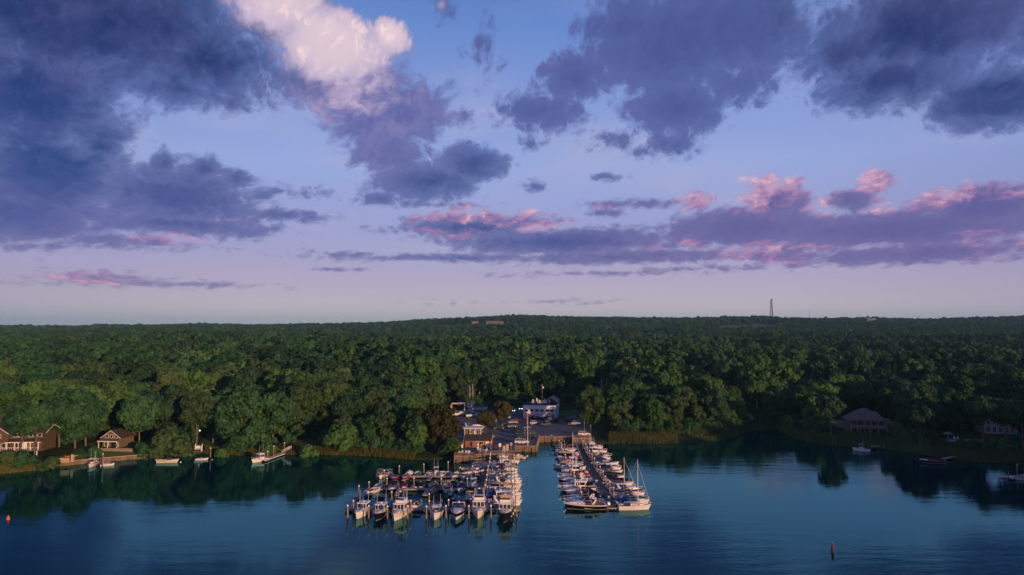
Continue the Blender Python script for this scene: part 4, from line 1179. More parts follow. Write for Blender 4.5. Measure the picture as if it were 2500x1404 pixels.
# along the middle dock, near side: bows to the camera
MG = 'small boats on the middle dock'
for px, py, kind, cv, tp, lab, a, v in [
    (889, 1211, 'open', 'black', GEL, 'open grey-white runabout outside the first finger of the middle dock', -.35, 1), (950, 1206, 'cuddy', 'navy', NAVYH, 'navy cuddy boat with white gunwale, bow-on at the middle dock', -.20, 0),
    (1052, 1206, 'covered', 'brown', CREAM, 'cream boat with brown cockpit cover, bow-on past the black covered one', -.12, 1), (1088, 1206, 'open', 'maroon', GEL, 'round-bowed open white boat with maroon seats at the middle dock', -.05, 3),
    (1119, 1204, 'covered', 'navy', GEL, 'white boat with a navy bow cover, next to the round-bowed open boat', -.20, 2)]:
    p = G(px, py); h = -pi / 2 + a; L = 6.4
    boat(kind, p.x - cos(h) * L * .45, p.y - sin(h) * L * .45, h, lab, L=L, B=2.5, F=.95, canvas=cv, top=tp, stripe=GEL, group=MG, var=v, eng=0 if kind == 'cuddy' else 1)
boat('bimini', at(1153, 177), 177.5, pi / 2, 'boat under a big black canvas top beside the long walkway', L=7.0, B=2.9, F=1.1, canvas='black', eng=0, group=MG)
# middle dock, far side: sterns to the camera
for i, (px, kind, cv, tp, lab, v) in enumerate([
    (932, 'skiff', 'grey', GEL, 'low white skiff stern-on at the far side of the middle dock', 0), (989, 'covered', 'maroon', GEL, 'white boat fully covered in maroon canvas, stern-on at middle dock', 1),
    (1028, 'covered', 'black', GEL, 'white boat fully covered in black canvas, stern-on at middle dock', 1), (1062, 'open', 'tan', REDH, 'dark red open runabout behind the brown-covered boat', 0),
    (1094, 'bimini', 'tan', GEL, 'white runabout with a tan folded top behind the round-bowed boat', 2), (1129, 'open', 'navy', GEL, 'white oval-decked runabout behind the navy bow cover', 1), (1158, 'console', 'grey', GEL, 'small white centre console with tall frame close to the walkway', 0)]):
    L = 5.6 if kind != 'skiff' else 4.2
    boat(kind, at(px, 187.5), 184.6 + L / 2, pi / 2 + .05 * (i % 3 - 1), lab, L=L, B=2.3, F=.85, canvas=cv, top=tp, group=MG, var=v, eng=0 if kind in ('skiff',) else 1)
# inner dock
IG = 'small boats on the inner dock'
for px, py, kind, cv, tp, lab, a, v in [
    (926, 1169, 'bimini', 'grey', GEL, 'white bowrider with grey top and pale bow cushion at the inner dock end', -.45, 1), (957, 1175, 'covered', 'black', REDH, 'bright red speedboat with black cover at the inner dock', -.25, 3),
    (985, 1174, 'open', 'red', REDH, 'pinkish red low runabout beside the bright red speedboat', -.1, 0), (1076, 1168, 'open', 'tan', GEL, 'white open boat with tan seats near the middle of the inner dock', 0, 1),
    (1104, 1170, 'open', 'tan', GEL, 'larger white open boat with beige seats beside the blue canvas boat', -.15, 0), (1131, 1172, 'bimini', 'blue', GEL, 'white boat with red bottom under a blue canvas top', 0, 2)]:
    p = G(px, py); h = -pi / 2 + a; L = 5.8
    boat(kind, p.x - cos(h) * L * .45, p.y - sin(h) * L * .45, h, lab, L=L, B=2.4, F=.85, canvas=cv, top=tp, bot=BOTRED if 'red bottom' in lab else BOTTOM, group=IG, var=v)
for i, (px, kind, cv, tp, lab, v) in enumerate([
    (936, 'bimini', 'grey', GEL, 'boat with a raised grey bimini at the far end of the inner dock', 1), (1004, 'covered', 'white', CREAM, 'cream jet boat with a pale cover behind the inner dock', 2), (1024, 'skiff', 'navy', NAVYH, 'low navy skiff with white rim behind the inner dock', 0),
    (1052, 'open', 'tan', GEL, 'small white open boat behind the inner dock beside the T-top boat', 1), (1068, 'console', 'white', GEL, 'small centre console with a white T-top behind the inner dock', 0), (1096, 'skiff', 'grey', NAVYH, 'small dark skiff behind the inner dock near its middle', 0)]):
    boat(kind, at(px, 203), 200.1 + 2.5, pi / 2 + .08 * (i % 3 - 1), lab, L=5.0 if kind != 'skiff' else 4.2, B=2.1, F=.8, canvas=cv, top=tp, group=IG, var=v)
# against the walkway, near the marina deck
WG = 'boats tied along the walkway'
boat('covered', at(1166, 196), 194.8, pi / 2, 'dark boat under a big black cover beside the walkway', L=7.2, B=2.9, F=1.1, canvas='black', top=BLACKH, var=2, group=WG)
boat('open', at(1158, 205), 205.2, .15, 'white open bowrider lying crosswise by the walkway', L=6.0, B=2.4, F=.85, var=3, group=WG)
boat('open', at(1150, 209), 209.2, .05, 'pale lilac-white runabout lying crosswise farther from the walkway', L=5.4, B=2.2, F=.8, var=0, group=WG)
boat('covered', at(1172, 213), 212.6, 0.1, 'boat under dark grey rumpled cover, lowest of the grey trio', L=5.6, B=2.2, F=.7, canvas='grey', var=0, eng=0, group=WG)
boat('covered', at(1173, 216), 215.6, -.05, 'boat under dark grey rumpled cover, middle of the grey trio', L=5.4, B=2.1, F=.7, canvas='grey', var=2, eng=0, group=WG)
boat('covered', at(1171, 219), 218.4, 0.05, 'boat under green-grey cover, closest to the kayaks', L=5.2, B=2.0, F=.65, canvas='green', var=0, eng=0, group=WG)

def kayak(x, y, rz, z, col, label):
    r = []
    for k in range(9):
        q = k / 8; w = .36 * sin(pi * (0.04 + .92 * q)) ** .7; h = .16 * sin(pi * (0.06 + .88 * q)) ** .5; up = .18 * (2 * q - 1) ** 4
        r.append([((q - .5) * 3.8, w * cos(2 * pi * i / 10), up + h * sin(2 * pi * i / 10)) for i in range(10)])
    t = thing('kayak', (x, y, z), rz, label, 'kayak', 'kayaks stacked at the deck')
    MB().loft(r).build('hull', [col], t, smooth=True)
    MB().lathe([(.30, .14), (.34, .19), (.27, .20), (.22, .10)], (0, 0, 0), 12).build('cockpit_rim', [BLK], t)
YEL = mat('yellow_green_plastic', (0.48, 0.50, 0.03), 0.4, 0.5, noise=0.06); MAG = mat('magenta_plastic', (0.45, 0.03, 0.12), 0.4, 0.5, noise=0.06); ORG = mat('orange_plastic', (0.75, 0.20, 0.03), 0.45, 0.5, noise=0.06)
dock('kayak_float', at(1155, 220.6), 220.9, at(1187, 220.6), 220.9, 1.4, 'low float at the foot of the marina deck carrying kayaks', z=.45)
for i, (c, z, dy, n) in enumerate([(YEL, .82, .35, 'yellow-green kayak, uppermost of the kayaks on the float'), (MAG, .66, -.30, 'magenta kayak in front of the yellow-green one on the float'), (MAG, .66, .38, 'magenta kayak under the yellow-green one on the float')]):
    kayak(at(1171, 220.9) + .1 * i, 220.9 + dy, .03 * i, z - (.0 if i else -.12), c, n)

# ------------------------------------------------------------------ boats along the channel side of the walkway
R1 = random.Random(21)
def look(r, allow=('cruiser', 'cuddy', 'console', 'hardtop', 'covered', 'bimini')):
    kind = r.choice(allow); cv = r.choice(['navy', 'navy', 'blue', 'black', 'black', 'tan', 'white', 'maroon', 'grey'])
    tp, tn = r.choice([(GEL, 'white'), (GEL, 'white'), (GEL, 'white'), (GEL, 'white'), (NAVYH, 'navy-hulled'), (CREAM, 'cream'), (BLACKH, 'black-hulled')])
    v = r.randrange(4)
    return kind, cv, tp, tn, v
def describe(kind, cv, tn, v):
    if kind == 'cruiser': return f'{tn} arch cruiser' if v in (3,) else (f'{tn} cruiser under {cv} canvas' if v in (0, 2) else f'{tn} cruiser with {cv} bimini')
    if kind == 'cuddy': return f'{tn} cuddy boat' if v == 3 else (f'{tn} cuddy boat under {cv} canvas' if v in (0, 2) else f'{tn} cuddy with {cv} bimini')
    if kind == 'console': return f'{tn} centre console' if v == 3 else (f'{tn} console with {cv} T-top' if v == 1 else f'{tn} console with white T-top')
    if kind == 'hardtop': return f'{tn} hardtop boat'
    if kind == 'fly': return f'{tn} flybridge boat'
    if kind == 'covered': return f'{tn} boat covered in {cv}'
    if kind == 'bimini': return f'{tn} boat with {cv} bimini'
    return f'{tn} open boat'
def row(ys, xin, side, place, group, seed, special={}, sternout=lambda i: False, lens=(7.6, 8.8)):
    r = random.Random(seed)
    for i, y in enumerate(ys):
        kind, cv, tp, tn, v = look(r)
        L = r.uniform(*lens); a = r.uniform(-.04, .04)
        if sternout(i): kind = r.choice(['console', 'console', 'cuddy', 'covered', 'bimini']); L = min(L, 7.4)
        kw = dict(kind=kind, canvas=cv, top=tp, var=v, L=L, B=r.uniform(2.65, 2.95), F=r.uniform(.95, 1.15), eng=r.choice([1, 2]) if kind in ('console',) else 1)
        lab = None
        if i in special: sp = dict(special[i]); lab = sp.pop('lab', None); tn = sp.pop('tn', 'white'); kw.update(sp)
        kind = kw.pop('kind'); L = kw['L']
        if kind == 'cruiser': kw['eng'] = 0
        out = sternout(i)
        # side=+1: berth lies to +x of the walkway
        cx = xin + side * (L / 2 + (.4 if not out else .3))
        h = (0 if side > 0 else pi) if not out else (pi if side > 0 else 0)
        if kind == 'sail': cx = xin + side * (L / 2 + .5)
        what = lab or describe(kind, kw['canvas'], tn, kw['var'])
        boat(kind, cx, y, h + a, f"{what}, {ORD[i]} from open water {place}", group=group, cat='sailboat' if kind == 'sail' else 'motorboat', **kw)

ysA = [168.0 + 4.25 * k for k in range(13)]
row(ysA, -6.9, 1, 'on the long walkway', 'boats on the channel side of the long walkway', 5, {
    0: dict(kind='cruiser', top=GEL, var=3, L=9.0, canvas='white'), 1: dict(kind='hardtop', L=8.8, top=GEL), 2: dict(kind='cruiser', L=9.0, top=GEL, var=0, canvas='blue'), 3: dict(kind='bimini', canvas='navy', L=8.4, top=GEL),
    4: dict(kind='covered', canvas='tan', top=CREAM, tn='cream', L=9.2, F=1.3, var=2), 5: dict(kind='cruiser', top=GEL, var=3, L=9.2), 6: dict(kind='cuddy', canvas='grey', top=GEL, L=8.8, var=0), 7: dict(kind='console', L=8.4, top=GEL, var=3),
    8: dict(kind='bimini', canvas='blue', L=8.2, top=GEL), 9: dict(kind='cruiser', canvas='maroon', L=8.2, top=GEL, var=1), 12: dict(kind='hardtop', L=9.0, top=GEL)}, sternout=lambda i: i in (10, 11))
boat('console', 2.2, 229.0, 2.9, 'small white console boat by the corner of the timber quay', L=4.8, B=2.0, F=.8, top=GEL, var=3)
for i, k in enumerate(range(13)):
    y = 165.9 + 4.25 * k
    piling(at(1250, y) + .9 - .02 * k, y, 3.0, f'white-capped piling along the channel ends of walkway slips, {ORD[i]} from open water', 'outer pilings of the long walkway slips', lean=.012 * ((i * 31) % 5 - 2))
for i, y in enumerate([168.5, 176, 182, 188.5, 194.5, 200.5, 206.5, 212.5, 217.5, 221.0]):
    piling(-6.75, y, 3.1, f'white-capped piling against the long walkway, {ORD[i]} from open water', 'inner pilings of the long walkway', lean=.012 * ((i * 29) % 5 - 2))
for i, (px, py) in enumerate([(875, 1217), (901, 1207), (938, 1176), (944, 1197), (974, 1165), (1011, 1196), (1035, 1160), (1077, 1198), (1094, 1154), (1141, 1197), (1154, 1165), (1047, 1238), (956, 1233)]):
    p = G(px, py); nm = ['outside the open grey-white runabout', 'at the corner of the first middle-dock finger', 'beside the pale-cushioned bowrider', 'between the low skiff and the navy cuddy', 'behind the bright red speedboat', 'between the maroon and black covered boats', 'at the middle of the inner dock',
          'beside the round-bowed open boat', 'behind the larger beige-seated boat', 'beside the navy bow cover', 'beside the blue canvas top near the walkway', 'on the outer dock by the front row gap', 'on the outer dock behind the tower-framed boat'][i]
    piling(p.x, p.y, 2.9, f'white-capped piling {nm}', 'pilings among the small boats', lean=.012 * ((i * 41) % 5 - 2), r=.17)

# ------------------------------------------------------------------ the right-hand pier
ysL = [165.4 + 4.35 * k for k in range(20)]
row(ysL, 22.5, -1, "on the sailboat pier's channel side", 'boats on the channel side of the sailboat pier', 11, {
    0: dict(kind='cruiser', lab='black-hulled cruiser with dark cockpit canvas', top=GEL, low=BLACKH, stripe=CREAM, canvas='brown', var=0, L=10.0, B=3.3, F=1.2), 1: dict(kind='cruiser', top=GEL, var=3, L=9.8, B=3.2), 2: dict(kind='cuddy', canvas='black', top=NAVYH, tn='navy-hulled', L=8.6, var=0),
    3: dict(kind='cruiser', top=NAVYH, tn='navy-hulled', L=9.6, var=2, canvas='black'), 4: dict(kind='hardtop', lab='gold-lit white hardtop cruiser', L=10.2, B=3.2, F=1.25), 5: dict(kind='cruiser', canvas='black', L=8.6, top=GEL, var=0),
    6: dict(kind='cruiser', top=NAVYH, tn='navy-hulled', L=9.6, var=3), 7: dict(kind='cruiser', top=GEL, L=9.6, var=1, canvas='maroon'), 8: dict(kind='covered', canvas='red', top=GEL, L=8.6, var=0), 11: dict(kind='sail', top=GEL, canvas='red', L=8.8, B=2.8, F=1.1, var=10.6, lab='sailboat with red sail cover'),
    9: dict(kind='hardtop', L=8.0, top=GEL), 12: dict(kind='hardtop', L=7.4), 14: dict(kind='covered', canvas='red', L=7.6, top=GEL, var=0), 18: dict(kind='bimini', canvas='red', L=7.0), 16: dict(kind='bimini', canvas='white', L=7.2)},
    sternout=lambda i: i in (10, 11, 13, 15, 17, 19), lens=(7.6, 8.6))
ysR = [164.6 + 3.95 * k for k in range(22)]
row(ysR, 24.4, 1, "on the sailboat pier's marsh side", 'boats on the marsh side of the sailboat pier', 17, {
    0: dict(kind='sail', top=GEL, low=GEL, canvas='blue', L=7.6, B=2.7, F=1.15, var=11.4, lab='white sailboat with cabin windows'), 1: dict(kind='cuddy', canvas='blue', L=8.2, top=GEL, var=0), 2: dict(kind='open', canvas='tan', top=BLACKH, tn='black-hulled', L=8.2, var=1),
    3: dict(kind='cuddy', canvas='black', top=GEL, L=8.6, var=3), 4: dict(kind='cruiser', canvas='navy', L=8.8, var=3), 5: dict(kind='sail', top=GEL, canvas='navy', L=7.6, B=2.6, F=.95, var=8.4, lab='small sailboat with a black engine'),
    6: dict(kind='bimini', canvas='black', L=7.8, top=GEL), 7: dict(kind='covered', canvas='black', top=GEL, L=7.4, var=0), 13: dict(kind='bimini', canvas='blue', L=8.2), 12: dict(kind='console', top=GREENH, tn='green-hulled', L=7.0, var=0)},
    sternout=lambda i: i in (7, 9, 12), lens=(6.6, 7.8))
for i in range(18):
    y = 168.6 + 4.5 * i
    piling(16.6 + .25 * sin(i * 1.7), y, 3.0, f"white-capped piling off the sailboat pier's channel slips, {ORD[i]} from open water", 'channel-side pilings of the sailboat pier', lean=.012 * ((i * 31) % 5 - 2))
for i in range(13):
    y = 171.0 + 6.4 * i
    piling(24.6 + .1 * sin(i * 2.1), y, 3.5, f'white-capped piling rising beside the sailboat pier walkway, {ORD[i]} from open water', 'walkway pilings of the sailboat pier', lean=.01 * ((i * 47) % 5 - 2), r=.18)
# dock carts and power boxes
for i, (px, Y, x) in enumerate([(0, 166.6, 22.9), (0, 172.5, 23.8), (0, 190.5, 22.9)]):
    t = thing('dock_box', (x, Y, .55), 0, f'pale dock locker on the sailboat pier walkway, {ORD[i]} from open water', 'dock box', 'lockers on the sailboat pier')
    MB().box((0, 0, .3), (.6, 1.1, .55), taper=.95).build('body', [WHITEP], t); MB().box((0, 0, .62), (.66, 1.16, .1), taper=.9).build('lid', [WHITEP], t)

# ------------------------------------------------------------------ marina yard
ASPH = mat('asphalt', (0.135, 0.125, 0.125), 0.9, 0.2, noise=0.35, nscale=0.35, bump=0.2)
SANDM = mat('sand_gravel', (0.20, 0.17, 0.14), 0.95, 0.1, noise=0.3, nscale=0.8)
LAWN = mat('lawn_grass', (0.070, 0.140, 0.032), 0.95, 0.1, noise=0.35, nscale=0.5)
DECKB = mat('deck_boards', (0.20, 0.155, 0.125), 0.9, 0.1, noise=0.25, nscale=1.5)
WHITE = mat('white_paint', (0.78, 0.76, 0.72), 0.6, 0.3, noise=0.06, nscale=1.5)
PALE = mat('pale_stucco', (0.78, 0.73, 0.69), 0.85, 0.2, noise=0.10, nscale=0.8)
ROOFD = mat('dark_flat_roof', (0.035, 0.035, 0.04), 0.9, 0.1, noise=0.3, nscale=0.8)
ROOFB = mat('brown_shingles', (0.072, 0.056, 0.046), 0.9, 0.1, noise=0.25, nscale=2.5)
ROOFG = mat('grey_shingles', (0.17, 0.145, 0.13), 0.9, 0.1, noise=0.25, nscale=2.5)
CEDAR = mat('cedar_siding', (0.34, 0.13, 0.045), 0.85, 0.15, noise=0.25, nscale=3.0)
BROWN = mat('brown_shingle_wall', (0.105, 0.078, 0.050), 0.9, 0.1, noise=0.28, nscale=3.0)
GREYW = mat('grey_shingle_wall', (0.17, 0.15, 0.14), 0.9, 0.1, noise=0.2, nscale=2.5)
TANW = mat('tan_wall', (0.42, 0.33, 0.23), 0.85, 0.15, noise=0.15, nscale=2.0)
CHAIRB = mat('blue_grey_panel', (0.16, 0.18, 0.24), 0.8, 0.2, noise=0.1)

# quay: one body of fill with a paved top and timber faces
def quay():
    P = [(-18.2, 221.8), (-11.9, 221.8), (-11.9, 224.8), (0.9, 224.8), (1.0, 240.8), (8.2, 240.8), (9.9, 261.5), (22.3, 261.5), (22.3, 257.4), (29.4, 257.4), (30.2, 268.0), (34.5, 300), (33.0, 346), (-32.0, 346), (-28.5, 300), (-21.5, 246)]
    tag(MB().prism(P, -1.2, 2.0).build('car_park', [ASPH]), kind='structure')
    n = 0
    def face(a, b, h, name, label):
        a, b = Vector((*a, 0)), Vector((*b, 0)); d = b - a; L = d.length; rz = math.atan2(d.y, d.x); nrm = Vector((d.y, -d.x, 0)).normalized()
        t = thing('timber_bulkhead', a, rz, label, 'bulkhead', 'timber bulkheads of the marina')
        mb = MB(); k = max(2, int(L / .3))
        for i in range(k): mb.box(((i + .5) * L / k, -.06, (h - 1.2) / 2), (L / k - .02, .09, h + 1.2))
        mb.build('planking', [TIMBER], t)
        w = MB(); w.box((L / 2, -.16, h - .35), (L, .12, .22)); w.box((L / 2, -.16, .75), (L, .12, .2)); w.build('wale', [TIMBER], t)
        MB().box((L / 2, -.05, h + .06), (L, .42, .12)).build('cap', [TRIM], t)
        p = MB()
        for i in range(max(2, int(L / 2.4)) + 1):
            x = i * L / max(2, int(L / 2.4)); p.tube((x, -.30, -1.2), (x, -.30, h + .5), .13, .12, 7)
        p.build('post', [PILE], t)
    for a, b, h, lab in [((-18.2, 221.8), (-11.9, 221.8), 1.75, 'timber wall under the deck with the white chairs'), ((-11.9, 224.8), (0.9, 224.8), 1.95, 'long timber wall behind the walkway and fuel lockers'),
                         ((1.0, 240.8), (8.2, 240.8), 1.95, 'orange-lit timber quay wall under the white van'), ((8.2, 240.8), (9.9, 261.5), 1.95, 'timber wall running back along the launching basin'),
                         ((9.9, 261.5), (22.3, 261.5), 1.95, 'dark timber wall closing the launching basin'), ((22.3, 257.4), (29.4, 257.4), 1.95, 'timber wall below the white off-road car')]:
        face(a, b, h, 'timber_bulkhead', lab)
quay()
def flat(name, P, z, m, kind='structure', step=None):
    if callable(P): P = P()
    mb = MB(); mb.v = [(x, y, z) for x, y in P]; mb.f = [tuple(range(len(P)))]; mb.m = [0]
    return tag(mb.build(name, [m], fix=False), kind=kind)
flat('deck_terrace', [(-18.0, 222.1), (-12.1, 222.1), (-12.1, 225.1), (-2.0, 225.1), (-2.0, 230), (-16.5, 236)], 2.006, DECKB)
flat('driveway_strip', [(-4.0, 296.5), (-16.0, 262.0), (9.6, 262.2), (22.2, 262.0), (22.3, 264.8), (8.0, 266.8), (-9.0, 270), (1.5, 297)], 2.006, mat('pale_asphalt', (0.20, 0.165, 0.155), 0.9, 0.2, noise=0.3, nscale=0.5))
flat('lawn', [(20.5, 320), (33.5, 314), (33.0, 345), (20.5, 345)], 2.008, LAWN)
flat('lawn', [(-16.5, 262.5), (-10.0, 262.5), (-9.5, 268), (-14.5, 271)], 2.010, LAWN)
ROADG = mat('road_grey', (0.075, 0.073, 0.072), 0.9, 0.2, noise=0.2, nscale=0.5)
def strip(name, pts, w, m, lift=0.12):
    mb = MB(); r = []
    for i, (x, y) in enumerate(pts):
        a = pts[max(0, i - 1)]; b = pts[min(len(pts) - 1, i + 1)]; d = Vector((b[0] - a[0], b[1] - a[1])).normalized(); n = Vector((-d.y, d.x)) * w / 2
        z = max(gz(x + n.x, y + n.y), gz(x - n.x, y - n.y), gz(x, y)) + lift
        r.append([(x + n.x, y + n.y, z), (x - n.x, y - n.y, z)])
    return tag(mb.loft(r, closed=False).build(name, [m], fix=False), kind='structure')
strip('road', [(-70 + 5 * k, 356 + 3 * sin((-70 + 5 * k) / 45.0 - .3)) for k in range(31)], 6.5, ROADG)
flat('road_marking', [(-31, 353.8), (40, 356.6), (40, 356.75), (-31, 353.95)], 2.14, mat('road_paint', (0.5, 0.42, 0.2), 0.8, 0.2, noise=0.2))
for i in range(9):
    x = 9 + 2.9 * i
    if i not in (8,): tag(flat('bay_marking', [(x, 306.0), (x + .14, 306.0), (x + .14, 311), (x, 311)], 2.006, WHITE))

# ------------------------------------------------------------------ vehicles
TYRE = mat('tyre', (0.012, 0.012, 0.012), 0.9, 0.2, noise=0.1); RIMM = mat('wheel_rim', (0.35, 0.35, 0.36), 0.35, 0.5, metal=0.6, noise=0.05)
HEADL = mat('headlight_glass', (0.5, 0.5, 0.48), 0.2, 0.6, noise=0.02); TAILL = mat('tail_light', (0.25, 0.01, 0.01), 0.3, 0.5, noise=0.02)
LIT = mat('lit_headlight', (0.9, 0.95, 1.0), 0.3, 0.3, emit=((0.85, 0.95, 1.0), 9.0))
PAINT = {n: mat('car_paint_' + n, c, 0.3, 0.5, noise=0.04, coat=0.6) for n, c in {
    'white': (0.68, 0.66, 0.63), 'black': (0.012, 0.012, 0.014), 'silver': (0.33, 0.35, 0.37), 'grey': (0.09, 0.10, 0.11), 'dark green': (0.018, 0.045, 0.035), 'navy': (0.014, 0.022, 0.05),
    'dark red': (0.14, 0.015, 0.015), 'beige': (0.30, 0.25, 0.19), 'light blue': (0.22, 0.33, 0.40), 'teal grey': (0.07, 0.11, 0.12)}.items()}
CARP = {  # length, width, hood height, belt, roof, windscreen base x, roof front, roof back, tail x of glass
    'saloon': (4.7, 1.8, .82, .95, 1.42, .95, .35, -1.05, -1.75), 'suv': (4.7, 1.88, 1.02, 1.12, 1.75, 1.05, .45, -1.85, -2.2), 'minivan': (5.0, 1.95, 1.0, 1.12, 1.78, 1.55, .75, -2.05, -2.4), 'pickup': (5.4, 1.95, 1.05, 1.15, 1.80, 1.15, .55, -.75, -.95), 'hatchback': (4.1, 1.72, .86, .96, 1.48, .90, .30, -1.35, -1.9)}
CARMESH = {}
def car(kind, col, x, y, rz, label, z=2.0, lit=False, rail=False):
    L, Wd, hood, belt, roof, wb, rf, rb, tg = CARP[kind]
    t = thing({'saloon': 'saloon_car', 'suv': 'off_road_car', 'minivan': 'minivan', 'pickup': 'pickup_truck', 'hatchback': 'hatchback_car'}[kind], (x, y, z), rz, label, {'minivan': 'van', 'pickup': 'pickup truck'}.get(kind, 'car'), 'parked cars')
    w = Wd / 2; p = PAINT[col]
    mb = MB(); r = []
    st = [(-L / 2, .42, belt * .78, .80), (-L / 2 + .06, .28, belt * .98, .94), (-L / 2 + .5, .24, belt, 1.0), (-.2, .22, belt, 1.0), (wb, .22, hood + .05, 1.0), (wb + .35, .23, hood, .99), (L / 2 - .35, .24, hood * .90, .95), (L / 2 - .04, .30, hood * .70, .86), (L / 2, .38, hood * .58, .74)]
    for xx, z0, z1, k in st:
        r.append([(xx, w * k * .92, z0), (xx, w * k, z0 + (z1 - z0) * .35), (xx, w * k, z0 + (z1 - z0) * .75), (xx, w * k * .88, z1), (xx, -w * k * .88, z1), (xx, -w * k, z0 + (z1 - z0) * .75), (xx, -w * k, z0 + (z1 - z0) * .35), (xx, -w * k * .92, z0)])
    mb.loft(r); b = mb.build('body', [p], t)
    if kind == 'pickup':
        MB().box((-1.75, 0, belt + .01), (1.7, Wd * .80, .03)).build('cargo_bed', [BLK], t)
    g = MB(); bz = belt - .04
    bot = [(wb, w * .86, bz - .05), (tg, w * .86, bz), (tg, -w * .86, bz), (wb, -w * .86, bz - .05)]
    top = [(rf, w * .72, roof - .06), (rb, w * .72, roof - .06), (rb, -w * .72, roof - .06), (rf, -w * .72, roof - .06)]
    g.loft([bot, top]); gl = g.build('window', [GLASS], t)
    rr = MB().box(((rf + rb) / 2, 0, roof - .03), (rf - rb + .1, w * 1.48, .08), taper=.94)
    for sg in (1, -1):
        for a, c in ((bot[0], top[0]), (bot[1], top[1]), (((wb + tg) / 2, w * .87, bz), ((rf + rb) / 2, w * .735, roof - .06))):
            rr.tube((a[0], sg * (abs(a[1]) + .01), a[2]), (c[0], sg * (abs(c[1]) + .01), c[2]), .05, .04, 4)
    rr.build('roof', [p], t)
    if rail:
        q = MB()
        for sg in (1, -1): q.tube((rf, sg * w * .62, roof + .09), (rb, sg * w * .62, roof + .09), .03, .03, 4)
        q.build('roof_rail', [BLK], t)
    for sx in (L * .31, -L * .30):
        for sg in (1, -1):
            key = ('wh', kind)
            if key not in CARMESH:
                m1 = MB().tube((0, -.11, 0), (0, .11, 0), .35, .35, 14); CARMESH[key] = m1.build('wheel', [TYRE], t).data
                m2 = MB().tube((0, -.125, 0), (0, .125, 0), .20, .20, 10); CARMESH[key + ('r',)] = m2.build('rim', [RIMM], t).data
                for c in list(t.children):
                    if c.name.startswith(('wheel', 'rim')): bpy.data.objects.remove(c)
            wh = link('wheel', CARMESH[key], t, (sx, sg * (w - .08), .35)); link('rim', CARMESH[key + ('r',)], wh)
    for sg in (1, -1):
        MB().box((L / 2 - .06, sg * w * .62, hood * .70), (.10, .34, .15)).build('headlight', [LIT if lit else HEADL], t)
        MB().box((-L / 2 + .03, sg * w * .76, belt * .82), (.08, .18, .28)).build('tail_light', [TAILL], t)
    return t
CARS = [
    ('saloon', 'white', 1240, 998, 2.7, 'white saloon at the back of the yard beyond the bronze tree'), ('suv', 'silver', 1246.5, 1001, 2.7, 'silver off-road car behind the car with two lit headlights'),
    ('saloon', 'silver', 1257, 1004, -1.9, 'silver saloon with both headlights lit'), ('suv', 'black', 1273, 1000, -1.7, 'black off-road car with a light on, left of the marina building'),
    ('hatchback', 'light blue', 1248, 1021, -2.8, 'light blue hatchback at the edge of the bronze trees'), ('saloon', 'beige', 1252, 1033, .25, 'beige saloon behind the dark green pair'), ('hatchback', 'dark red', 1262, 1029, .25, 'dark red hatchback beside the beige saloon'),
    ('suv', 'dark green', 1238, 1041, .25, 'dark green off-road car under the bronze tree edge'), ('saloon', 'teal grey', 1249, 1043, .3, 'teal grey saloon in front of the beige one'), ('pickup', 'black', 1217, 1047, .2, 'black pickup beside the yellow posts'),
    ('saloon', 'black', 1198, 1066, .15, 'black saloon by the grass behind the cedar cabin'),
    ('pickup', 'navy', 1272, 1060, .1, 'navy pickup in the middle row behind the white van'), ('suv', 'black', 1273, 1052, .1, 'black off-road car farthest back in the row by the flagpole'), ('suv', 'dark green', 1276, 1070, .1, 'dark green off-road car directly behind the white van'),
    ('saloon', 'grey', 1294, 1061, 2.9, 'grey saloon to the right of the flagpole'), ('hatchback', 'black', 1296, 1072, 2.9, 'black hatchback beside the quay edge right of the flagpole'),
    ('minivan', 'white', 1273.5, 1083, .02, 'white minivan parked side-on at the edge of the quay'),
    ('saloon', 'navy', 1301, 1022, .5, 'navy saloon by the left end of the pale building front'), ('hatchback', 'black', 1314, 1024, .4, 'black hatchback second along the pale building front'), ('suv', 'silver', 1305, 1036, .35, 'silver off-road car with roof rails before the building'),
    ('suv', 'teal grey', 1332, 1039, -2.3, 'teal grey off-road car facing out in front of the building'), ('saloon', 'black', 1335, 1024, .5, 'black saloon by the middle of the building front'), ('saloon', 'grey', 1346, 1024, .5, 'grey saloon near the right end of the building front'),
    ('saloon', 'black', 1356, 1031, .15, 'long black saloon before the building corner'), ('hatchback', 'dark red', 1373, 1024, .1, 'dark red hatchback on the grass edge right of the building'), ('suv', 'black', 1386, 1029, 2.8, 'black off-road car between red hatchback and silver cars'),
    ('hatchback', 'silver', 1401, 1022, .1, 'silver hatchback by the big round tree'), ('pickup', 'silver', 1402, 1037, .1, 'silver pickup in front of the silver hatchback'), ('suv', 'white', 1426, 1063.5, .0, 'white off-road car side-on above the end of the sailboat pier'),
    ('suv', 'black', 1180, 996, .1, 'black off-road car at the back of the boat yard'), ('saloon', 'navy', 1165, 998, .1, 'navy saloon at the back of the boat yard')]
for kind, col, px, py, rz, lab in CARS:
    p = G(px, py, 2.0); car(kind, col, p.x, p.y, rz, lab, lit='lit' in lab or 'light on' in lab, rail='rails' in lab)

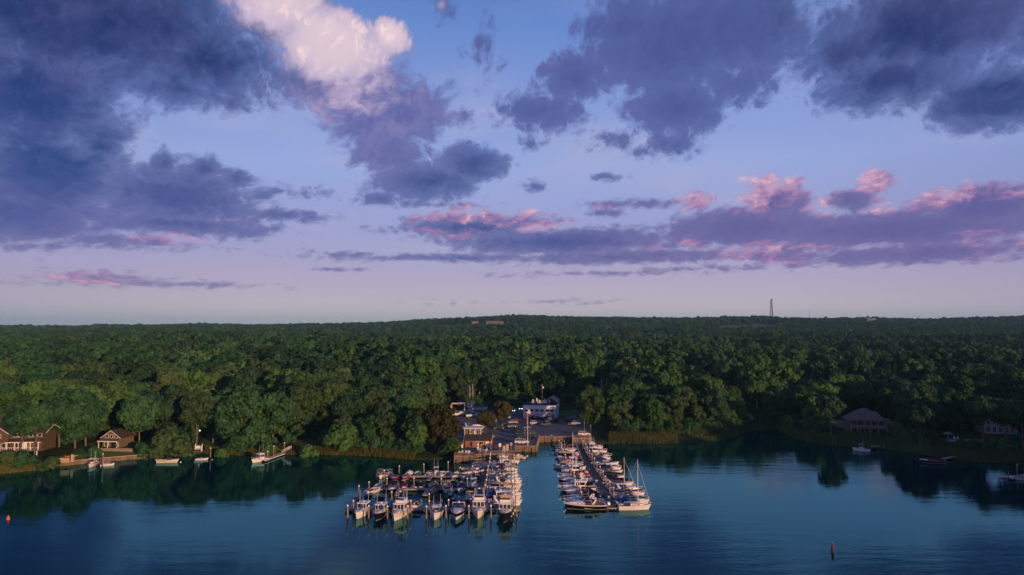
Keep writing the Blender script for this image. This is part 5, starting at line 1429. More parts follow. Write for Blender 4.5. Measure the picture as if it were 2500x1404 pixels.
# ------------------------------------------------------------------ buildings
def window(parent, x, y, z, w, h, face='front', frame=WHITE, pane=GLASS, bars=1, mull=1):
    """window set proud of a wall; face: front (-y), back, left, right"""
    fx = face in ('left', 'right'); s = {'front': -1, 'back': 1, 'left': -1, 'right': 1}[face]
    f = MB(); e = .09
    def bx(cx, cz, ww, hh, m, dep, off):
        if fx: m.box((x + s * off, y + cx, z + cz), (dep, ww, hh))
        else: m.box((x + cx, y + s * off, z + cz), (ww, dep, hh))
    bx(0, h / 2 + e / 2, w + 2 * e, e, f, .12, .03); bx(0, -h / 2 - e / 2, w + 2 * e, e, f, .16, .04)
    bx(-w / 2 - e / 2, 0, e, h, f, .12, .03); bx(w / 2 + e / 2, 0, e, h, f, .12, .03)
    for i in range(bars): bx(-w / 2 + w * (i + 1) / (bars + 1), 0, .05, h, f, .08, .035)
    for i in range(mull - 1): bx(0, -h / 2 + h * (i + 1) / mull, w, .05, f, .07, .032)
    o = f.build('window', [frame], parent)
    g = MB(); bx(0, 0, w, h, g, .05, .012); g.build('pane', [pane], o)
def door(parent, x, y, z, w, h, face='front', m=WHITE):
    fx = face in ('left', 'right'); s = {'front': -1, 'back': 1, 'left': -1, 'right': 1}[face]
    f = MB(); f.box((x + (s * .03 if fx else 0), y + (0 if fx else s * .03), z + h / 2), ((.08, w, h) if fx else (w, .08, h)))
    o = f.build('door', [m], parent)
    MB().box((x + (s * .09 if fx else w * .36), y + (w * .36 if fx else s * .09), z + h * .48), (.05, .05, .12)).build('handle', [STEEL], o)
def gable_roof(t, w, d, z, rise, m, over=.45, axis='x', cx=0, cy=0, th=.16, trim=WHITE):
    """ridge along axis"""
    a, b = (w, d) if axis == 'x' else (d, w)
    pr = [(-b / 2 - over, z - over * rise / (b / 2)), (0, z + rise), (b / 2 + over, z - over * rise / (b / 2)), (b / 2 + over, z - over * rise / (b / 2) + th), (0, z + rise + th * 1.2), (-b / 2 - over, z - over * rise / (b / 2) + th)]
    mb = MB(); vs = []
    for s in (-1, 1):
        for q, zz in pr:
            vs.append((cx + s * (a / 2 + over), cy + q, zz) if axis == 'x' else (cx + q, cy + s * (a / 2 + over), zz))
    n = 6
    mb.add(vs, [(i, (i + 1) % n, n + (i + 1) % n, n + i) for i in range(n)] + [(0, 1, 4, 5), (1, 2, 3, 4), (n, n + 1, n + 4, n + 5), (n + 1, n + 2, n + 3, n + 4)])
    o = mb.build('roof', [m], t)
    f = MB()
    for s in (-1, 1):
        for q0, z0, q1, z1 in ((pr[0][0], pr[0][1], 0, z + rise), (pr[2][0], pr[2][1], 0, z + rise)):
            A = (cx + s * (a / 2 + over + .03), cy + q0, z0 + .05) if axis == 'x' else (cx + q0, cy + s * (a / 2 + over + .03), z0 + .05)
            B = (cx + s * (a / 2 + over + .03), cy + q1, z1 + .05) if axis == 'x' else (cx + q1, cy + s * (a / 2 + over + .03), z1 + .05)
            f.tube(A, B, .10, .10, 4)
    f.build('bargeboard', [trim], o)
    return o
def gable_wall(t, w, d, h, rise, m, axis='x', cx=0, cy=0, name='wall', z0=-.6):
    if axis == 'x':   # ridge along x: gables at the x ends
        vs = []
        for s in (-1, 1): vs += [(cx + s * w / 2, cy - d / 2, z0), (cx + s * w / 2, cy - d / 2, h), (cx + s * w / 2, cy, h + rise), (cx + s * w / 2, cy + d / 2, h), (cx + s * w / 2, cy + d / 2, z0)]
    else:
        vs = []
        for s in (-1, 1): vs += [(cx - w / 2, cy + s * d / 2, z0), (cx - w / 2, cy + s * d / 2, h), (cx, cy + s * d / 2, h + rise), (cx + w / 2, cy + s * d / 2, h), (cx + w / 2, cy + s * d / 2, z0)]
    return MB().add(vs, [(i, (i + 1) % 5, 5 + (i + 1) % 5, 5 + i) for i in range(5)] + [(4, 3, 2, 1, 0), (5, 6, 7, 8, 9)]).build(name, [m], t)

# the pale flat-roofed marina building
t = thing('marina_building', (at(1322, 318), 321.5, 2.0), -.17, 'pale flat-roofed marina building with six small windows and rooftop units', 'building')
w, d = 14.6, 15.0
MB().box((0, 0, 2.4), (w, d, 6.0)).build('wall', [PALE], t)
m = MB(); m.loft([[(-w / 2 - .30, -d / 2 - .35, 4.25), (w / 2 + .30, -d / 2 - .35, 4.25), (w / 2 + .30, d / 2 + .3, 4.25), (-w / 2 - .30, d / 2 + .3, 4.25)], [(-w / 2 + .05, -d / 2 + .25, 5.75), (w / 2 - .05, -d / 2 + .25, 5.75), (w / 2 - .05, d / 2 - .05, 5.75), (-w / 2 + .05, d / 2 - .05, 5.75)]])
m.build('parapet', [mat('pale_metal_fascia', (0.80, 0.75, 0.72), 0.6, 0.3, noise=0.08)], t)
rf = MB().box((0, .2, 5.80), (w - .5, d - .8, .12)).build('roof', [ROOFD], t)
for i, (x, y, sx, sy, sz) in enumerate([(-4.2, 2, 1.2, 1.2, 1.0), (-2.6, 4, 1.0, 1.0, 1.3), (-1.0, 1.5, 1.8, 1.4, .8), (1.2, 3.0, 2.2, 1.6, 1.1), (3.6, 1.0, .8, .8, .9)]):
    o = MB().box((x, y, 5.86 + sz / 2), (sx, sy, sz), taper=.95).build('rooftop_unit', [PALE if i % 2 else mat('unit_metal', (0.30, 0.31, 0.33), .5, .5, noise=.1)], rf)
    MB().lathe([(.28, 0), (.28, .5), (.4, .52), (.05, .75)], (x, y, 5.86 + sz), 8).build('vent', [WHITEP], o)
gable_wall(t, 5.4, 9.5, 6.6, 1.8, BROWN, 'y', cx=4.2, cy=7.6, name='gable_wing', z0=0)
gable_roof(t, 5.4, 9.5, 6.6, 1.8, mat('pale_shingles', (.30, .26, .25), .9, .1, noise=.2), .5, 'y', cx=4.2, cy=7.6)
for i in range(6): window(t, -5.8 + 2.32 * i, -d / 2, 3.55, 1.4, .85, bars=0, frame=PALE)
for i in range(3): MB().box((-4.9 + 4.6 * i, -d / 2 - .04, 1.75), (2.1, .12, .20)).build('louvre', [ROOFD], t)
MB().box((-2.0, -d / 2 - .05, 1.70), (.34, .12, .34)).build('wall_light', [BLK], t)
door(t, 6.2, -d / 2, -.0, 1.0, 2.1, m=GREYW)

# cedar cabin by the water
t = thing('cabin', (at(1170, 240), 240.3, 2.0), -.10, 'orange cedar cabin with brown roof and white-framed window by the marina deck', 'cabin')
gable_wall(t, 8.6, 6.0, 2.5, 1.3, CEDAR, 'x')
gable_roof(t, 8.6, 6.0, 2.5, 1.3, ROOFB, .5, 'x')
window(t, .7, -3.0, 1.55, 2.4, 1.0, bars=3); door(t, 3.3, -3.0, 0, 1.1, 2.15); door(t, -3.5, -3.0, 0, .9, 2.1, m=CEDAR)
for i in range(2): MB().box((-2.3 + .8 * i, -3.06, 1.15), (.55, .1, 2.1)).build('shutter', [CHAIRB], t)
window(t, 4.3, 0, 1.6, 1.2, 1.1, 'right')
# white trimmed office behind
t = thing('office', (at(1158, 262), 265.0, 2.0), -.15, 'low marina office with white posts and a pale flat roof, behind the cabin', 'building')
MB().box((0, 0, 1.1), (6.2, 4.6, 3.4)).build('wall', [mat('weathered_boards', (.20, .15, .11), .9, .1, noise=.2)], t)
MB().box((0, -.5, 2.95), (7.0, 6.0, .3)).build('roof', [WHITE], t)
for x in (-3.1, -1.0, 1.0, 3.1): MB().box((x, -3.2, 1.4), (.16, .16, 2.8)).build('porch_post', [WHITE], t)
window(t, 2.0, -2.3, 1.5, 1.1, 1.2); window(t, -1.2, -2.3, 1.5, 1.4, 1.2); door(t, .5, -2.3, 0, .9, 2.1)
# white store shed
t = thing('storage_shed', (at(1122, 232), 232.0, 1.9), .12, 'small white storage shed under the big tree at the left end of deck', 'shed')
MB().box((0, 0, 1.0), (2.6, 2.2, 2.4)).build('wall', [WHITE], t); gable_roof(t, 2.6, 2.2, 2.2, .5, ROOFG, .15, 'x')
s = MB()
for k in range(5): s.box((-1.0 + .5 * k, -1.13, 1.0), (.06, .06, 2.2))
s.build('batten', [WHITE], t); door(t, .4, -1.1, 0, .8, 1.9, m=TANW)

# deck furniture and signs
for i, (px, py) in enumerate([(1122.5, 1109), (1129, 1109), (1138.5, 1108), (1145, 1108)]):
    p = G(px, py, 2.0)
    t = thing('garden_chair', (p.x, p.y, 2.012), .2 * i + 2.8, f'white plastic chair at the water end of the deck, {ORD[i]} from left', 'chair', 'white chairs on the deck')
    MB().box((0, 0, .40), (.52, .5, .06)).build('seat', [WHITEP], t); MB().box((0, .25, .72), (.54, .06, .66), rx=-.25).build('backrest', [WHITEP], t)
    for sx in (-.22, .22):
        MB().box((sx, .0, .58), (.06, .5, .05)).build('armrest', [WHITEP], t)
        for sy in (-.2, .2): MB().box((sx, sy, .2), (.05, .05, .4)).build('leg', [WHITEP], t)
for i, (px, py) in enumerate([(1171, 1100), (1183, 1104)]):
    p = G(px, py, 2.0)
    t = thing('round_table', (p.x, p.y, 2.012), 0, ['round white deck table closer to the cabin', 'round white deck table closer to the water rail'][i], 'table', 'white tables on the deck')
    MB().lathe([(.02, .70), (.62, .70), (.62, .75), (.02, .75)], n=14).build('tabletop', [WHITEP], t); MB().lathe([(.30, 0), (.30, .05), (.05, .08), (.05, .7)], n=8).build('pedestal', [WHITEP], t)
    for k in range(3):
        a = 2 * pi * k / 3 + i
        c = thing('garden_chair', (p.x + 1.0 * cos(a), p.y + 1.0 * sin(a), 2.012), a - pi / 2, f"white chair at the {['cabin-side', 'rail-side'][i]} round table, {['on its right', 'behind it', 'before it'][k]}", 'chair', 'white chairs at the tables')
        MB().box((0, 0, .40), (.5, .48, .06)).build('seat', [WHITEP], c); MB().box((0, .25, .72), (.5, .06, .6), rx=-.2).build('backrest', [WHITEP], c)
        for sx in (-.2, .2):
            for sy in (-.2, .2): MB().box((sx, sy, .2), (.05, .05, .4)).build('leg', [WHITEP], c)
p = G(1204, 1098, 2.0)
t = thing('picnic_table', (p.x, p.y, 2.012), .1, 'pale picnic table with two benches behind the water rail', 'table')
MB().box((0, 0, .74), (2.2, .75, .06)).build('tabletop', [TANW], t)
for s_ in (-.75, .75): MB().box((0, s_, .44), (2.2, .28, .05)).build('bench', [TANW], t)
for s_ in (-.8, .8): MB().box((s_, 0, .36), (.08, 1.5, .08)).box((s_, .35, .36), (.08, .08, .72), rx=.3).box((s_, -.35, .36), (.08, .08, .72), rx=-.3).build('leg', [TANW], t)
p = G(1167, 1097, 2.0)
t = thing('closed_parasol', (p.x, p.y, 2.012), 0, 'tall closed white parasol in front of the cabin window', 'parasol')
MB().tube((0, 0, 0), (0, 0, 2.7), .03, .03, 6).build('pole', [STEEL], t); MB().lathe([(.10, .9), (.34, 1.2), (.26, 1.9), (.05, 2.65)], n=9).build('canopy', [CANV['white']], t); MB().lathe([(.35, 0), (.35, .08), (.05, .12)], n=10).build('base', [BLK], t)
def signpost(px, py, w, h, H, m, label, z=2.0):
    p = G(px, py, z); t = thing('sign', (p.x, p.y, z), 0, label, 'sign')
    MB().box((0, .05, H / 2), (.10, .10, H)).build('post', [TRIM], t); MB().box((0, -.03, H - h / 2), (w, .05, h)).build('board', [m], t)
signpost(1220.5, 1106, .75, 1.1, 3.1, WHITE, 'white notice board on a post beside the fuel lockers')
signpost(1248, 1100, .7, 1.0, 2.6, mat('faded_sign', (.35, .36, .40), .7, .2, noise=.1), 'grey-blue notice board on a post left of the white van')
signpost(1346, 1074, .9, .8, 1.9, mat('teal_sign', (.06, .20, .26), .7, .2, noise=.1), 'small teal sign on a post at the head of launching basin')
for i, (px, hh) in enumerate([(1231, 2.2), (1238.5, 2.7)]):
    p = G(px, 1105, 2.0)
    t = thing('fuel_locker', (p.x, p.y, 2.0), .1, ['shorter tan fuel locker beside the white notice board', 'taller tan fuel locker behind the water rail'][i], 'locker', 'tan lockers on the quay')
    MB().box((0, 0, hh / 2), (.8, .7, hh)).build('cabinet', [TANW], t); MB().box((0, -.36, hh * .55), (.62, .03, hh * .7)).build('door', [mat('tan_door', (.5, .38, .24), .7, .2, noise=.1)], t); MB().box((0, 0, hh + .04), (.9, .8, .08)).build('lid', [TRIM], t)
for i, (px, py) in enumerate([(1226, 1046), (1211, 1036)]):
    p = G(px, py, 2.0); t = thing('bollard', (p.x, p.y, 2.0), 0, ['yellow guard post in front of the black pickup', 'orange-yellow guard post at the bronze tree'][i], 'bollard', 'yellow posts in the yard')
    MB().lathe([(.16, 0), (.16, 1.5 + .6 * i), (.10, 1.6 + .6 * i), (.02, 1.64 + .6 * i)], n=9).build('post', [mat('yellow_paint', (.62, .33, .05), .6, .3, noise=.15)], t); MB().lathe([(.26, 0), (.24, .12), (.17, .13)], n=9).build('base', [PALE], t)
# water rail along the deck
def fence(a, b, h, label, z=2.0, m=TIMBER, gap=.28, group='timber rails of the marina'):
    a, b = Vector((*a, z)), Vector((*b, z)); d = b - a; L = d.length
    t = thing('rail_fence', a, math.atan2(d.y, d.x), label, 'fence', group)
    r = MB(); r.box((L / 2, 0, h), (L, .12, .07)); r.box((L / 2, 0, .15), (L, .06, .08)); r.build('rail', [TRIM], t)
    p = MB(); n = int(L / gap)
    for i in range(n): p.box(((i + .5) * L / n, 0, h * .52), (.12, .05, h * .92))
    p.build('picket', [m], t)
    q = MB()
    for i in range(int(L / 2.2) + 1): q.box((min(L, i * 2.2), 0, h * .56), (.14, .14, h * 1.12))
    q.build('post', [m], t)
fence((-18.1, 222.2), (-12.1, 222.2), 1.05, 'picket rail along the deck in front of the white chairs', z=1.9)
fence((-10.6, 225.2), (.7, 225.2), 1.0, 'picket rail along the quay in front of the fuel lockers', z=2.0)
fence((22.6, 257.8), (29.2, 257.8), 1.1, 'timber rail under the white off-road car', z=2.0)
# flagpole with a yard
t = thing('flagpole', (at(1288, 241.6), 241.8, 2.0), .1, 'white flagpole with crossbar and small red flag beside the minivan', 'flagpole')
MB().tube((0, 0, 0), (0, 0, 11.2), .11, .05, 8).build('pole', [WHITE], t)
MB().tube((-1.25, 0, 6.2), (1.25, 0, 6.2), .05, .05, 5).build('crossbar', [WHITE], t)
s = MB()
for sg in (1, -1): s.tube((sg * 1.2, 0, 6.2), (sg * .7, 0, .8), .018, .018, 4)
s.build('halyard', [WHITE], t)
r = [[(-.10 - .09 * sin(k), .05 * sin(k * 2.1), 10.2 - .45 * k), (-.42 - .12 * sin(k * 1.3), .08 * cos(k * 1.9), 10.1 - .45 * k), (-.10 - .09 * sin(k) - .01, .05 * sin(k * 2.1) + .03, 10.2 - .45 * k)] for k in range(7)]
MB().loft(r).build('flag', [mat('red_flag', (.45, .04, .04), .9, .1, noise=.1)], t)
t = thing('bare_pole', (at(1425, 255), 255.2, .3), 0, 'thin bare pole standing in front of the white off-road car', 'pole')
MB().tube((0, 0, 0), (0, 0, 7.6), .07, .04, 6).build('shaft', [TRIM], t); MB().lathe([(.12, -.05), (.12, .05), (.02, .14)], (0, 0, 7.6), 8).build('cap', [WHITEP], t)
# utility pole beyond the road
x, y = at(1323, 362), 362.0
t = thing('utility_pole', (x, y, gz(x, y)), 0, 'wooden utility pole with a white transformer behind the marina building', 'utility pole')
MB().tube((0, 0, -1), (0, 0, 12.0), .17, .11, 8).build('pole', [PILE], t); MB().box((0, 0, 11.2), (1.8, .12, .12)).build('crossarm', [PILE], t)
MB().lathe([(.05, 0), (.34, .05), (.34, 1.0), (.05, 1.1)], (.45, 0, 9.4), 10).build('transformer', [WHITEP], t)

# travel lift with its slings
t = thing('travel_lift', (at(1119.5, 325), 325.0, 2.0), .04, 'beige travelling boat hoist frame standing over a small white boat', 'boat hoist')
BEI = mat('beige_steel', (.52, .40, .30), .6, .3, noise=.12)
f = MB()
for sx in (-3.1, 3.1): f.box((sx, 0, 5.0), (.45, 7.6, .6))
f.build('side_beam', [BEI], t); MB().box((0, 3.6, 5.15), (6.6, .5, .6)).build('cross_beam', [BEI], t)
for sx in (-3.1, 3.1):
    for sy in (-3.5, 3.5):
        l = MB().box((sx, sy, 2.7), (.42, .42, 4.3)).build('leg', [BEI], t); MB().tube((sx - .2, sy, .5), (sx + .2, sy, .5), .5, .5, 12).build('wheel', [TYRE], l)
for sy in (-1.6, 1.6):
    s = MB().path([(-3.0, sy, 4.8), (-1.2, sy, 1.5), (0, sy, 1.1), (1.2, sy, 1.5), (3.0, sy, 4.8)], .05, 4).build('sling', [BLK], t)
boat('cuddy', at(1119.5, 324), 325.0, -pi / 2 + .1, 'small white cuddy boat hanging in the travel hoist', L=6.6, B=2.4, F=1.0, z=1.75 + .1, var=3, eng=0)
def stands(x, y, rz, z, L, B, label):
    t = thing('boat_stand', (x, y, z), rz, label, 'boat stand', 'boat stands in the yard')
    for sx in (-.28, .22):
        for sg in (1, -1):
            MB().tube((sx * L, sg * B * .55, 0), (sx * L, sg * B * .30, 1.15), .05, .04, 5).build('prop', [BEI], t)
        MB().box((sx * L, 0, .35), (.3, .9, .7)).build('keel_block', [PILE], t)
for i, (kind, px, py, cv, tp, lab, L, B, rz, v, rise) in enumerate([
    ('cruiser', 1151, 1053, 'white', GEL, 'big white cruiser on stands behind the low marina office', 10.0, 3.2, .12, 3, 1.1), ('covered', 1153, 1020, 'blue', GEL, 'blue-covered boat on stands under the bronze tree', 6.0, 2.4, .3, 0, .9),
    ('hardtop', 1148, 1012, 'grey', GEL, 'white hardtop boat on stands right of the travel hoist', 7.4, 2.7, -1.3, 0, 1.0), ('cuddy', 1117, 1017, 'white', GEL, 'white cuddy boat on stands in front of the travel hoist', 6.0, 2.3, .15, 3, .8),
    ('covered', 1170, 1004, 'grey', GEL, 'long grey-covered boat on stands beside the back hedge', 8.5, 2.8, .1, 1, .9),
    ('sail', 1126, 992, 'navy', GEL, 'sailboat on stands with the tallest pair of yard masts', 8.6, 2.7, 1.3, 12.8, 1.1), ('sail', 1121, 990, 'tan', NAVYH, 'navy-hulled sailboat on stands beside the tallest yard mast', 8.2, 2.6, 1.2, 12.4, 1.1),
    ('sail', 1146, 996, 'navy', GEL, 'sailboat on stands with shorter mast, left of the pair', 7.4, 2.5, 1.4, 10.6, 1.0), ('sail', 1153, 996, 'grey', GEL, 'sailboat on stands with shorter mast and spreaders, right of the pair', 7.8, 2.5, 1.4, 11.2, 1.0)]):
    p = G(px, py, 2.0)
    boat(kind, p.x, p.y, rz, lab, L=L, B=B, F=1.0, canvas=cv, top=tp, z=2.0 + rise - .05, var=v, eng=0, cat='sailboat' if kind == 'sail' else 'motorboat', group='boats ashore in the yard')
    stands(p.x, p.y, rz, 2.0, L, B, 'steel boat stands under the ' + lab.split(' on stands')[0] + ' in the yard')

# ------------------------------------------------------------------ reeds and undergrowth
def reed_material(name, c0, c1):
    m = bpy.data.materials.new(name); m.use_nodes = True
    t = m.node_tree; b = t.nodes['Principled BSDF']; b.inputs['Roughness'].default_value = 0.9; b.inputs['Specular IOR Level'].default_value = 0.1
    g = t.nodes.new('ShaderNodeNewGeometry'); c = t.nodes.new('ShaderNodeTexCoord'); n = t.nodes.new('ShaderNodeTexNoise'); n.inputs['Scale'].default_value = 0.12; n.inputs['Detail'].default_value = 4
    t.links.new(c.outputs['Object'], n.inputs['Vector'])
    a = t.nodes.new('ShaderNodeMath'); a.operation = 'MULTIPLY_ADD'; a.inputs[1].default_value = 0.4; t.links.new(g.outputs['Random Per Island'], a.inputs[0])
    s = t.nodes.new('ShaderNodeMath'); s.operation = 'MULTIPLY_ADD'; s.inputs[1].default_value = 1.6; s.inputs[2].default_value = -0.5; t.links.new(n.outputs['Fac'], s.inputs[0]); t.links.new(s.outputs[0], a.inputs[2])
    r = t.nodes.new('ShaderNodeValToRGB'); r.color_ramp.elements[0].color = (*c0, 1); r.color_ramp.elements[1].color = (*c1, 1)
    t.links.new(a.outputs[0], r.inputs[0]); t.links.new(r.outputs[0], b.inputs['Base Color'])
    return m
def reeds(name, a, b, d0, d1, h, dens, m, label, seed, hvar=0.35):
    """upright blades between waterline distances d0..d1 for photograph columns a..b"""
    r = np.random.RandomState(seed)
    L = abs(at(b, 240) - at(a, 240)); n = int(L * (d1 - d0) * dens)
    px = r.uniform(a, b, n); u = (px - 1250) / FPX; f = r.rand(n)
    ragged = 0.75 + 0.25 * np.sin(px / 17.0) * np.sin(px / 41.0 + 1)
    Y = shoreY(u) + d0 + (d1 - d0) * f * ragged
    X = u * Y; ok = np.ones(n, bool)
    Z = np.maximum(ground(X, Y), -.15) - .05
    for P in CLEAR[:1]: ok &= ~in_poly(X, Y, P)
    X, Y, Z = X[ok], Y[ok], Z[ok]; n = len(X)
    hh = h * (1 - hvar + 2 * hvar * r.rand(n)) * (0.80 + 0.34 * np.sin(X / 5.3) * np.cos(Y / 4.1 + X / 9.0) + 0.22 * np.sin(X / 1.7 + Y) * np.sin(Y / 1.3))
    th = r.uniform(0, 2 * np.pi, n); w = r.uniform(.07, .17, n); lx, ly = r.normal(0, .16, n) * hh, r.normal(0, .16, n) * hh
    A = np.stack([X - w * np.cos(th), Y - w * np.sin(th), Z], -1); B = np.stack([X + w * np.cos(th), Y + w * np.sin(th), Z], -1)
    C = np.stack([X + lx, Y + ly, Z + hh], -1)
    V = np.stack([A, B, C], 1).reshape(-1, 3)
    return tag(link(name, fast_mesh(name, V, np.arange(3 * n).reshape(-1, 3), [m])), label=label, cat='reeds', kind='stuff')
RG1 = reed_material('yellow_marsh_grass', (0.050, 0.060, 0.014), (0.13, 0.125, 0.028))  # yellow-green grass blades of the left shore
RG2 = reed_material('brown_reeds', (0.044, 0.060, 0.022), (0.100, 0.112, 0.040))
RG3 = reed_material('green_marsh_grass', (0.044, 0.080, 0.026), (0.100, 0.165, 0.050))
reeds('marsh_grass', -200, 104, -1.0, 6, 1.1, 14, RG1, 'yellow-green marsh grass below the brown shingled house', 1)
reeds('marsh_grass', 510, 1110, -.6, 6.5, 1.3, 16, RG1, 'yellow-green marsh grass along the shore left of the marina', 2)
reeds('marsh_grass', 430, 505, 4.5, 9, .8, 10, RG1, 'thin grass above the small sandy landing', 3)
reeds('reeds', 1446, 1650, -.5, 26, 1.7, 11, RG2, 'tall brown reeds beside the small marsh ramp', 4)
reeds('marsh_grass', 1640, 1800, -1.2, 9, .9, 14, RG3, 'bright green low marsh grass on the mud bank', 5)
reeds('reeds', 1650, 1880, 8, 19, 1.7, 9, RG2, 'olive reeds behind the mud bank at the cove', 6)
reeds('reeds', 1885, 2260, -.6, 30, 1.9, 8, RG3, 'green reeds sloping down before the hip-roofed house', 7)
reeds('reeds', 2240, 2760, -.6, 30, 1.5, 8, RG2, 'brown-green reeds along the shaded shore', 8)
reeds('meadow_grass', 104, 430, 2.0, 10, .35, 14, RG3, 'mown grass edge above the long bulkhead', 9)

def undergrowth():
    r = np.random.RandomState(77); pts = []
    for a, b, n, lo, hi in [(-200, 104, 90, 5, 11), (505, 660, 45, 6.5, 13), (740, 1112, 240, 6.5, 13), (1440, 1650, 70, 19, 26), (1650, 1885, 90, 14, 24), (1885, 2040, 70, 14, 24), (2180, 2300, 40, 16, 30), (2240, 2500, 60, 26, 34), (1100, 1460, 0, 0, 0)]:
        px = r.uniform(a, b, n); u = (px - 1250) / FPX; Y = shoreY(u) + r.uniform(lo, hi, n); pts.append(np.stack([u * Y, Y], -1))
    # hedge beyond the yard and under the edge of the woods behind
    x = r.uniform(-40, 45, 300); pts.append(np.stack([x, 364 + r.uniform(0, 9, 300)], -1))
    x = r.uniform(-120, 160, 500); pts.append(np.stack([x, 366 + r.uniform(0, 60, 500)], -1))
    u = r.uniform(-.8, .8, 1500); Y = shoreY(u) + r.uniform(12, 90, 1500); pts.append(np.stack([u * Y, Y], -1))
    P = np.concatenate(pts); ok = np.ones(len(P), bool)
    for c in CLEAR: ok &= ~in_poly(P[:, 0], P[:, 1], c)
    ok &= ~((P[:, 1] > 349) & (P[:, 1] < 362) & (np.abs(P[:, 0]) < 90))
    P = P[ok]; n = len(P)
    src = bpy.data.collections.new('shrub_source')
    for i, lf in enumerate(['mid', 'olive', 'deep', 'fresh']): src.objects.link(bpy.data.objects.new(f'source_shrub_{i}', variant(9, lf, SHRUB)))
    A = np.column_stack([P, ground(P[:, 0], P[:, 1]) - .1])
    me = bpy.data.meshes.new('undergrowth'); me.vertices.add(n); me.vertices.foreach_set('co', A.astype(np.float32).ravel())
    pxx = 1250 + P[:, 0] / P[:, 1] * FPX
    for nm, arr in (('size', r.uniform(.5, 1.25, n)), ('turn', r.uniform(0, 6.28, n))):
        a = me.attributes.new(nm, 'FLOAT', 'POINT'); a.data.foreach_set('value', arr.astype(np.float32))
    a = me.attributes.new('pick', 'INT', 'POINT'); a.data.foreach_set('value', r.choice([0, 0, 1, 2, 3], n).astype(np.int32))
    o = tag(link('undergrowth', me), label='low scrub and bushes under and before the trees', cat='undergrowth', kind='stuff')
    g = bpy.data.node_groups['forest'].copy()
    for nd in g.nodes:
        if nd.bl_idname == 'GeometryNodeCollectionInfo': nd.inputs['Collection'].default_value = src
    md = o.modifiers.new('undergrowth', 'NODES'); md.node_group = g
undergrowth()

# ------------------------------------------------------------------ single trees and bushes one can point to
HIGH = make_kind(91, R=6.6, z0=7.0, z1=18.5, nl=26, nleaf=3000)
SNAG = MB(); limb_mb(SNAG, 5, (0, 0, -.5), (.6, 0, 7.5), [(-2.6, .3, 10.5, 1), (2.8, -.4, 9.4, 1), (1.2, 1, 12.0, 1), (3.8, .2, 11.4, 1), (-1.2, -.8, 12.4, 1), (-3.6, .5, 8.6, 1), (4.6, 0, 8.0, 1)], .34)
limb_mb(SNAG, 9, (.8, 0, 3), (2.6, 0, 9), [(1.8, .3, 12.5, 1), (3.8, -.4, 12.0, 1), (4.9, .6, 10.4, 1), (3.0, 1, 10.6, 1)], .2)
def single(px, py, K, k, leaf, sc, label, name='oak_tree', cat='tree', bark=BARK, Y=None, z=None):
    if Y is None: p = G(px, py, 2.0); x, y = p.x, p.y
    else: x, y = at(px, Y), Y
    return plant(x, y, k, leaf, sc, px * .37, label, name, cat, None, K, bark, z)
single(1062, 1096, None, 2, 'rust', (.92, .92, 1.0), 'big bronze-green oak overhanging the left end of the marina deck')
single(1020, 1092, None, 4, 'olive', .95, 'olive oak leaning over the grassy shore beside the bronze-green oak')
single(1098, 1084, None, 4, 'rust', .72, 'smaller bronze oak right behind the white storage shed')
single(1101, 1102, SHRUB, 9, 'olive', 1.6, 'round olive bush at the left corner of the deck', 'bush', 'bush')
single(1187, 1051, None, 4, 'rust', (.58, .58, .56), 'bronze yard tree between the boats ashore and the parked cars')
single(1226, 1030, None, 2, 'rust', (.52, .52, .58), 'second bronze yard tree, closer to the driveway')
single(1442, 1048, None, 0, 'olive', (.86, .86, .98), 'big round olive oak at the right edge of the car park')
single(1478, 1030, None, 4, 'deep', .9, 'dark oak behind the big round olive oak')
for i, (px, Y, s, w) in enumerate([(1098, 371, 1.0, 'above the travel hoist'), (1136, 374, .96, 'behind the four yard masts'), (1170, 372, 1.02, 'behind the bronze yard trees'), (1198, 375, 1.0, 'behind the lit headlights'), (1216, 373, .94, 'above the driveway'),
                                   (1243, 374, 1.04, 'behind the left corner of the pale building'), (1262, 377, .96, 'behind the rooftop units')]):
    plant(at(px, Y), Y, 9, 'mid' if i % 2 else 'olive', s, i * 1.3, f'high-crowned oak with pale bare trunk {w}', 'oak_tree', 'tree', 'pale-trunked oaks along the road', HIGH, mat('pale_bark', (0.34, 0.27, 0.19), .9, .1, noise=.3, nscale=2.0))
for i, (px, Y, s, w) in enumerate([(1842, 318, .85, 'at the head of the cove'), (1868, 322, .9, 'right of the first at the cove head')]):
    plant(at(px, Y), Y, 9, 'fresh', s, i * 2.3, f'high-crowned oak with pale trunk {w}', 'oak_tree', 'tree', None, HIGH, mat('pale_bark', (0, 0, 0)))
def snag(px, Y, s, rz, label):
    t = thing('dead_tree', (at(px, Y), Y, gz(at(px, Y), Y)), rz, label, 'tree'); t.scale = (s, s, s)
    o = MB(); o.v, o.f, o.m = SNAG.v, SNAG.f, SNAG.m; o.build('trunk', [PALEBARK], t, smooth=True)
snag(1738, 306, 1.30, .1, 'pale dead tree with bare forked branches above the mud bank')
snag(1537, 345, 1.25, .3, 'bare-branched pale tree above the brown reeds')
snag(1474, 352, 1.1, 1.9, 'bare-branched pale tree behind the big round olive oak')
snag(1905, 330, 1.2, 2.6, 'bare-branched tree behind the head of the cove')
snag(1700, 292, .8, 2.2, 'crooked pale dead trunk low in the woods beside the mud bank')
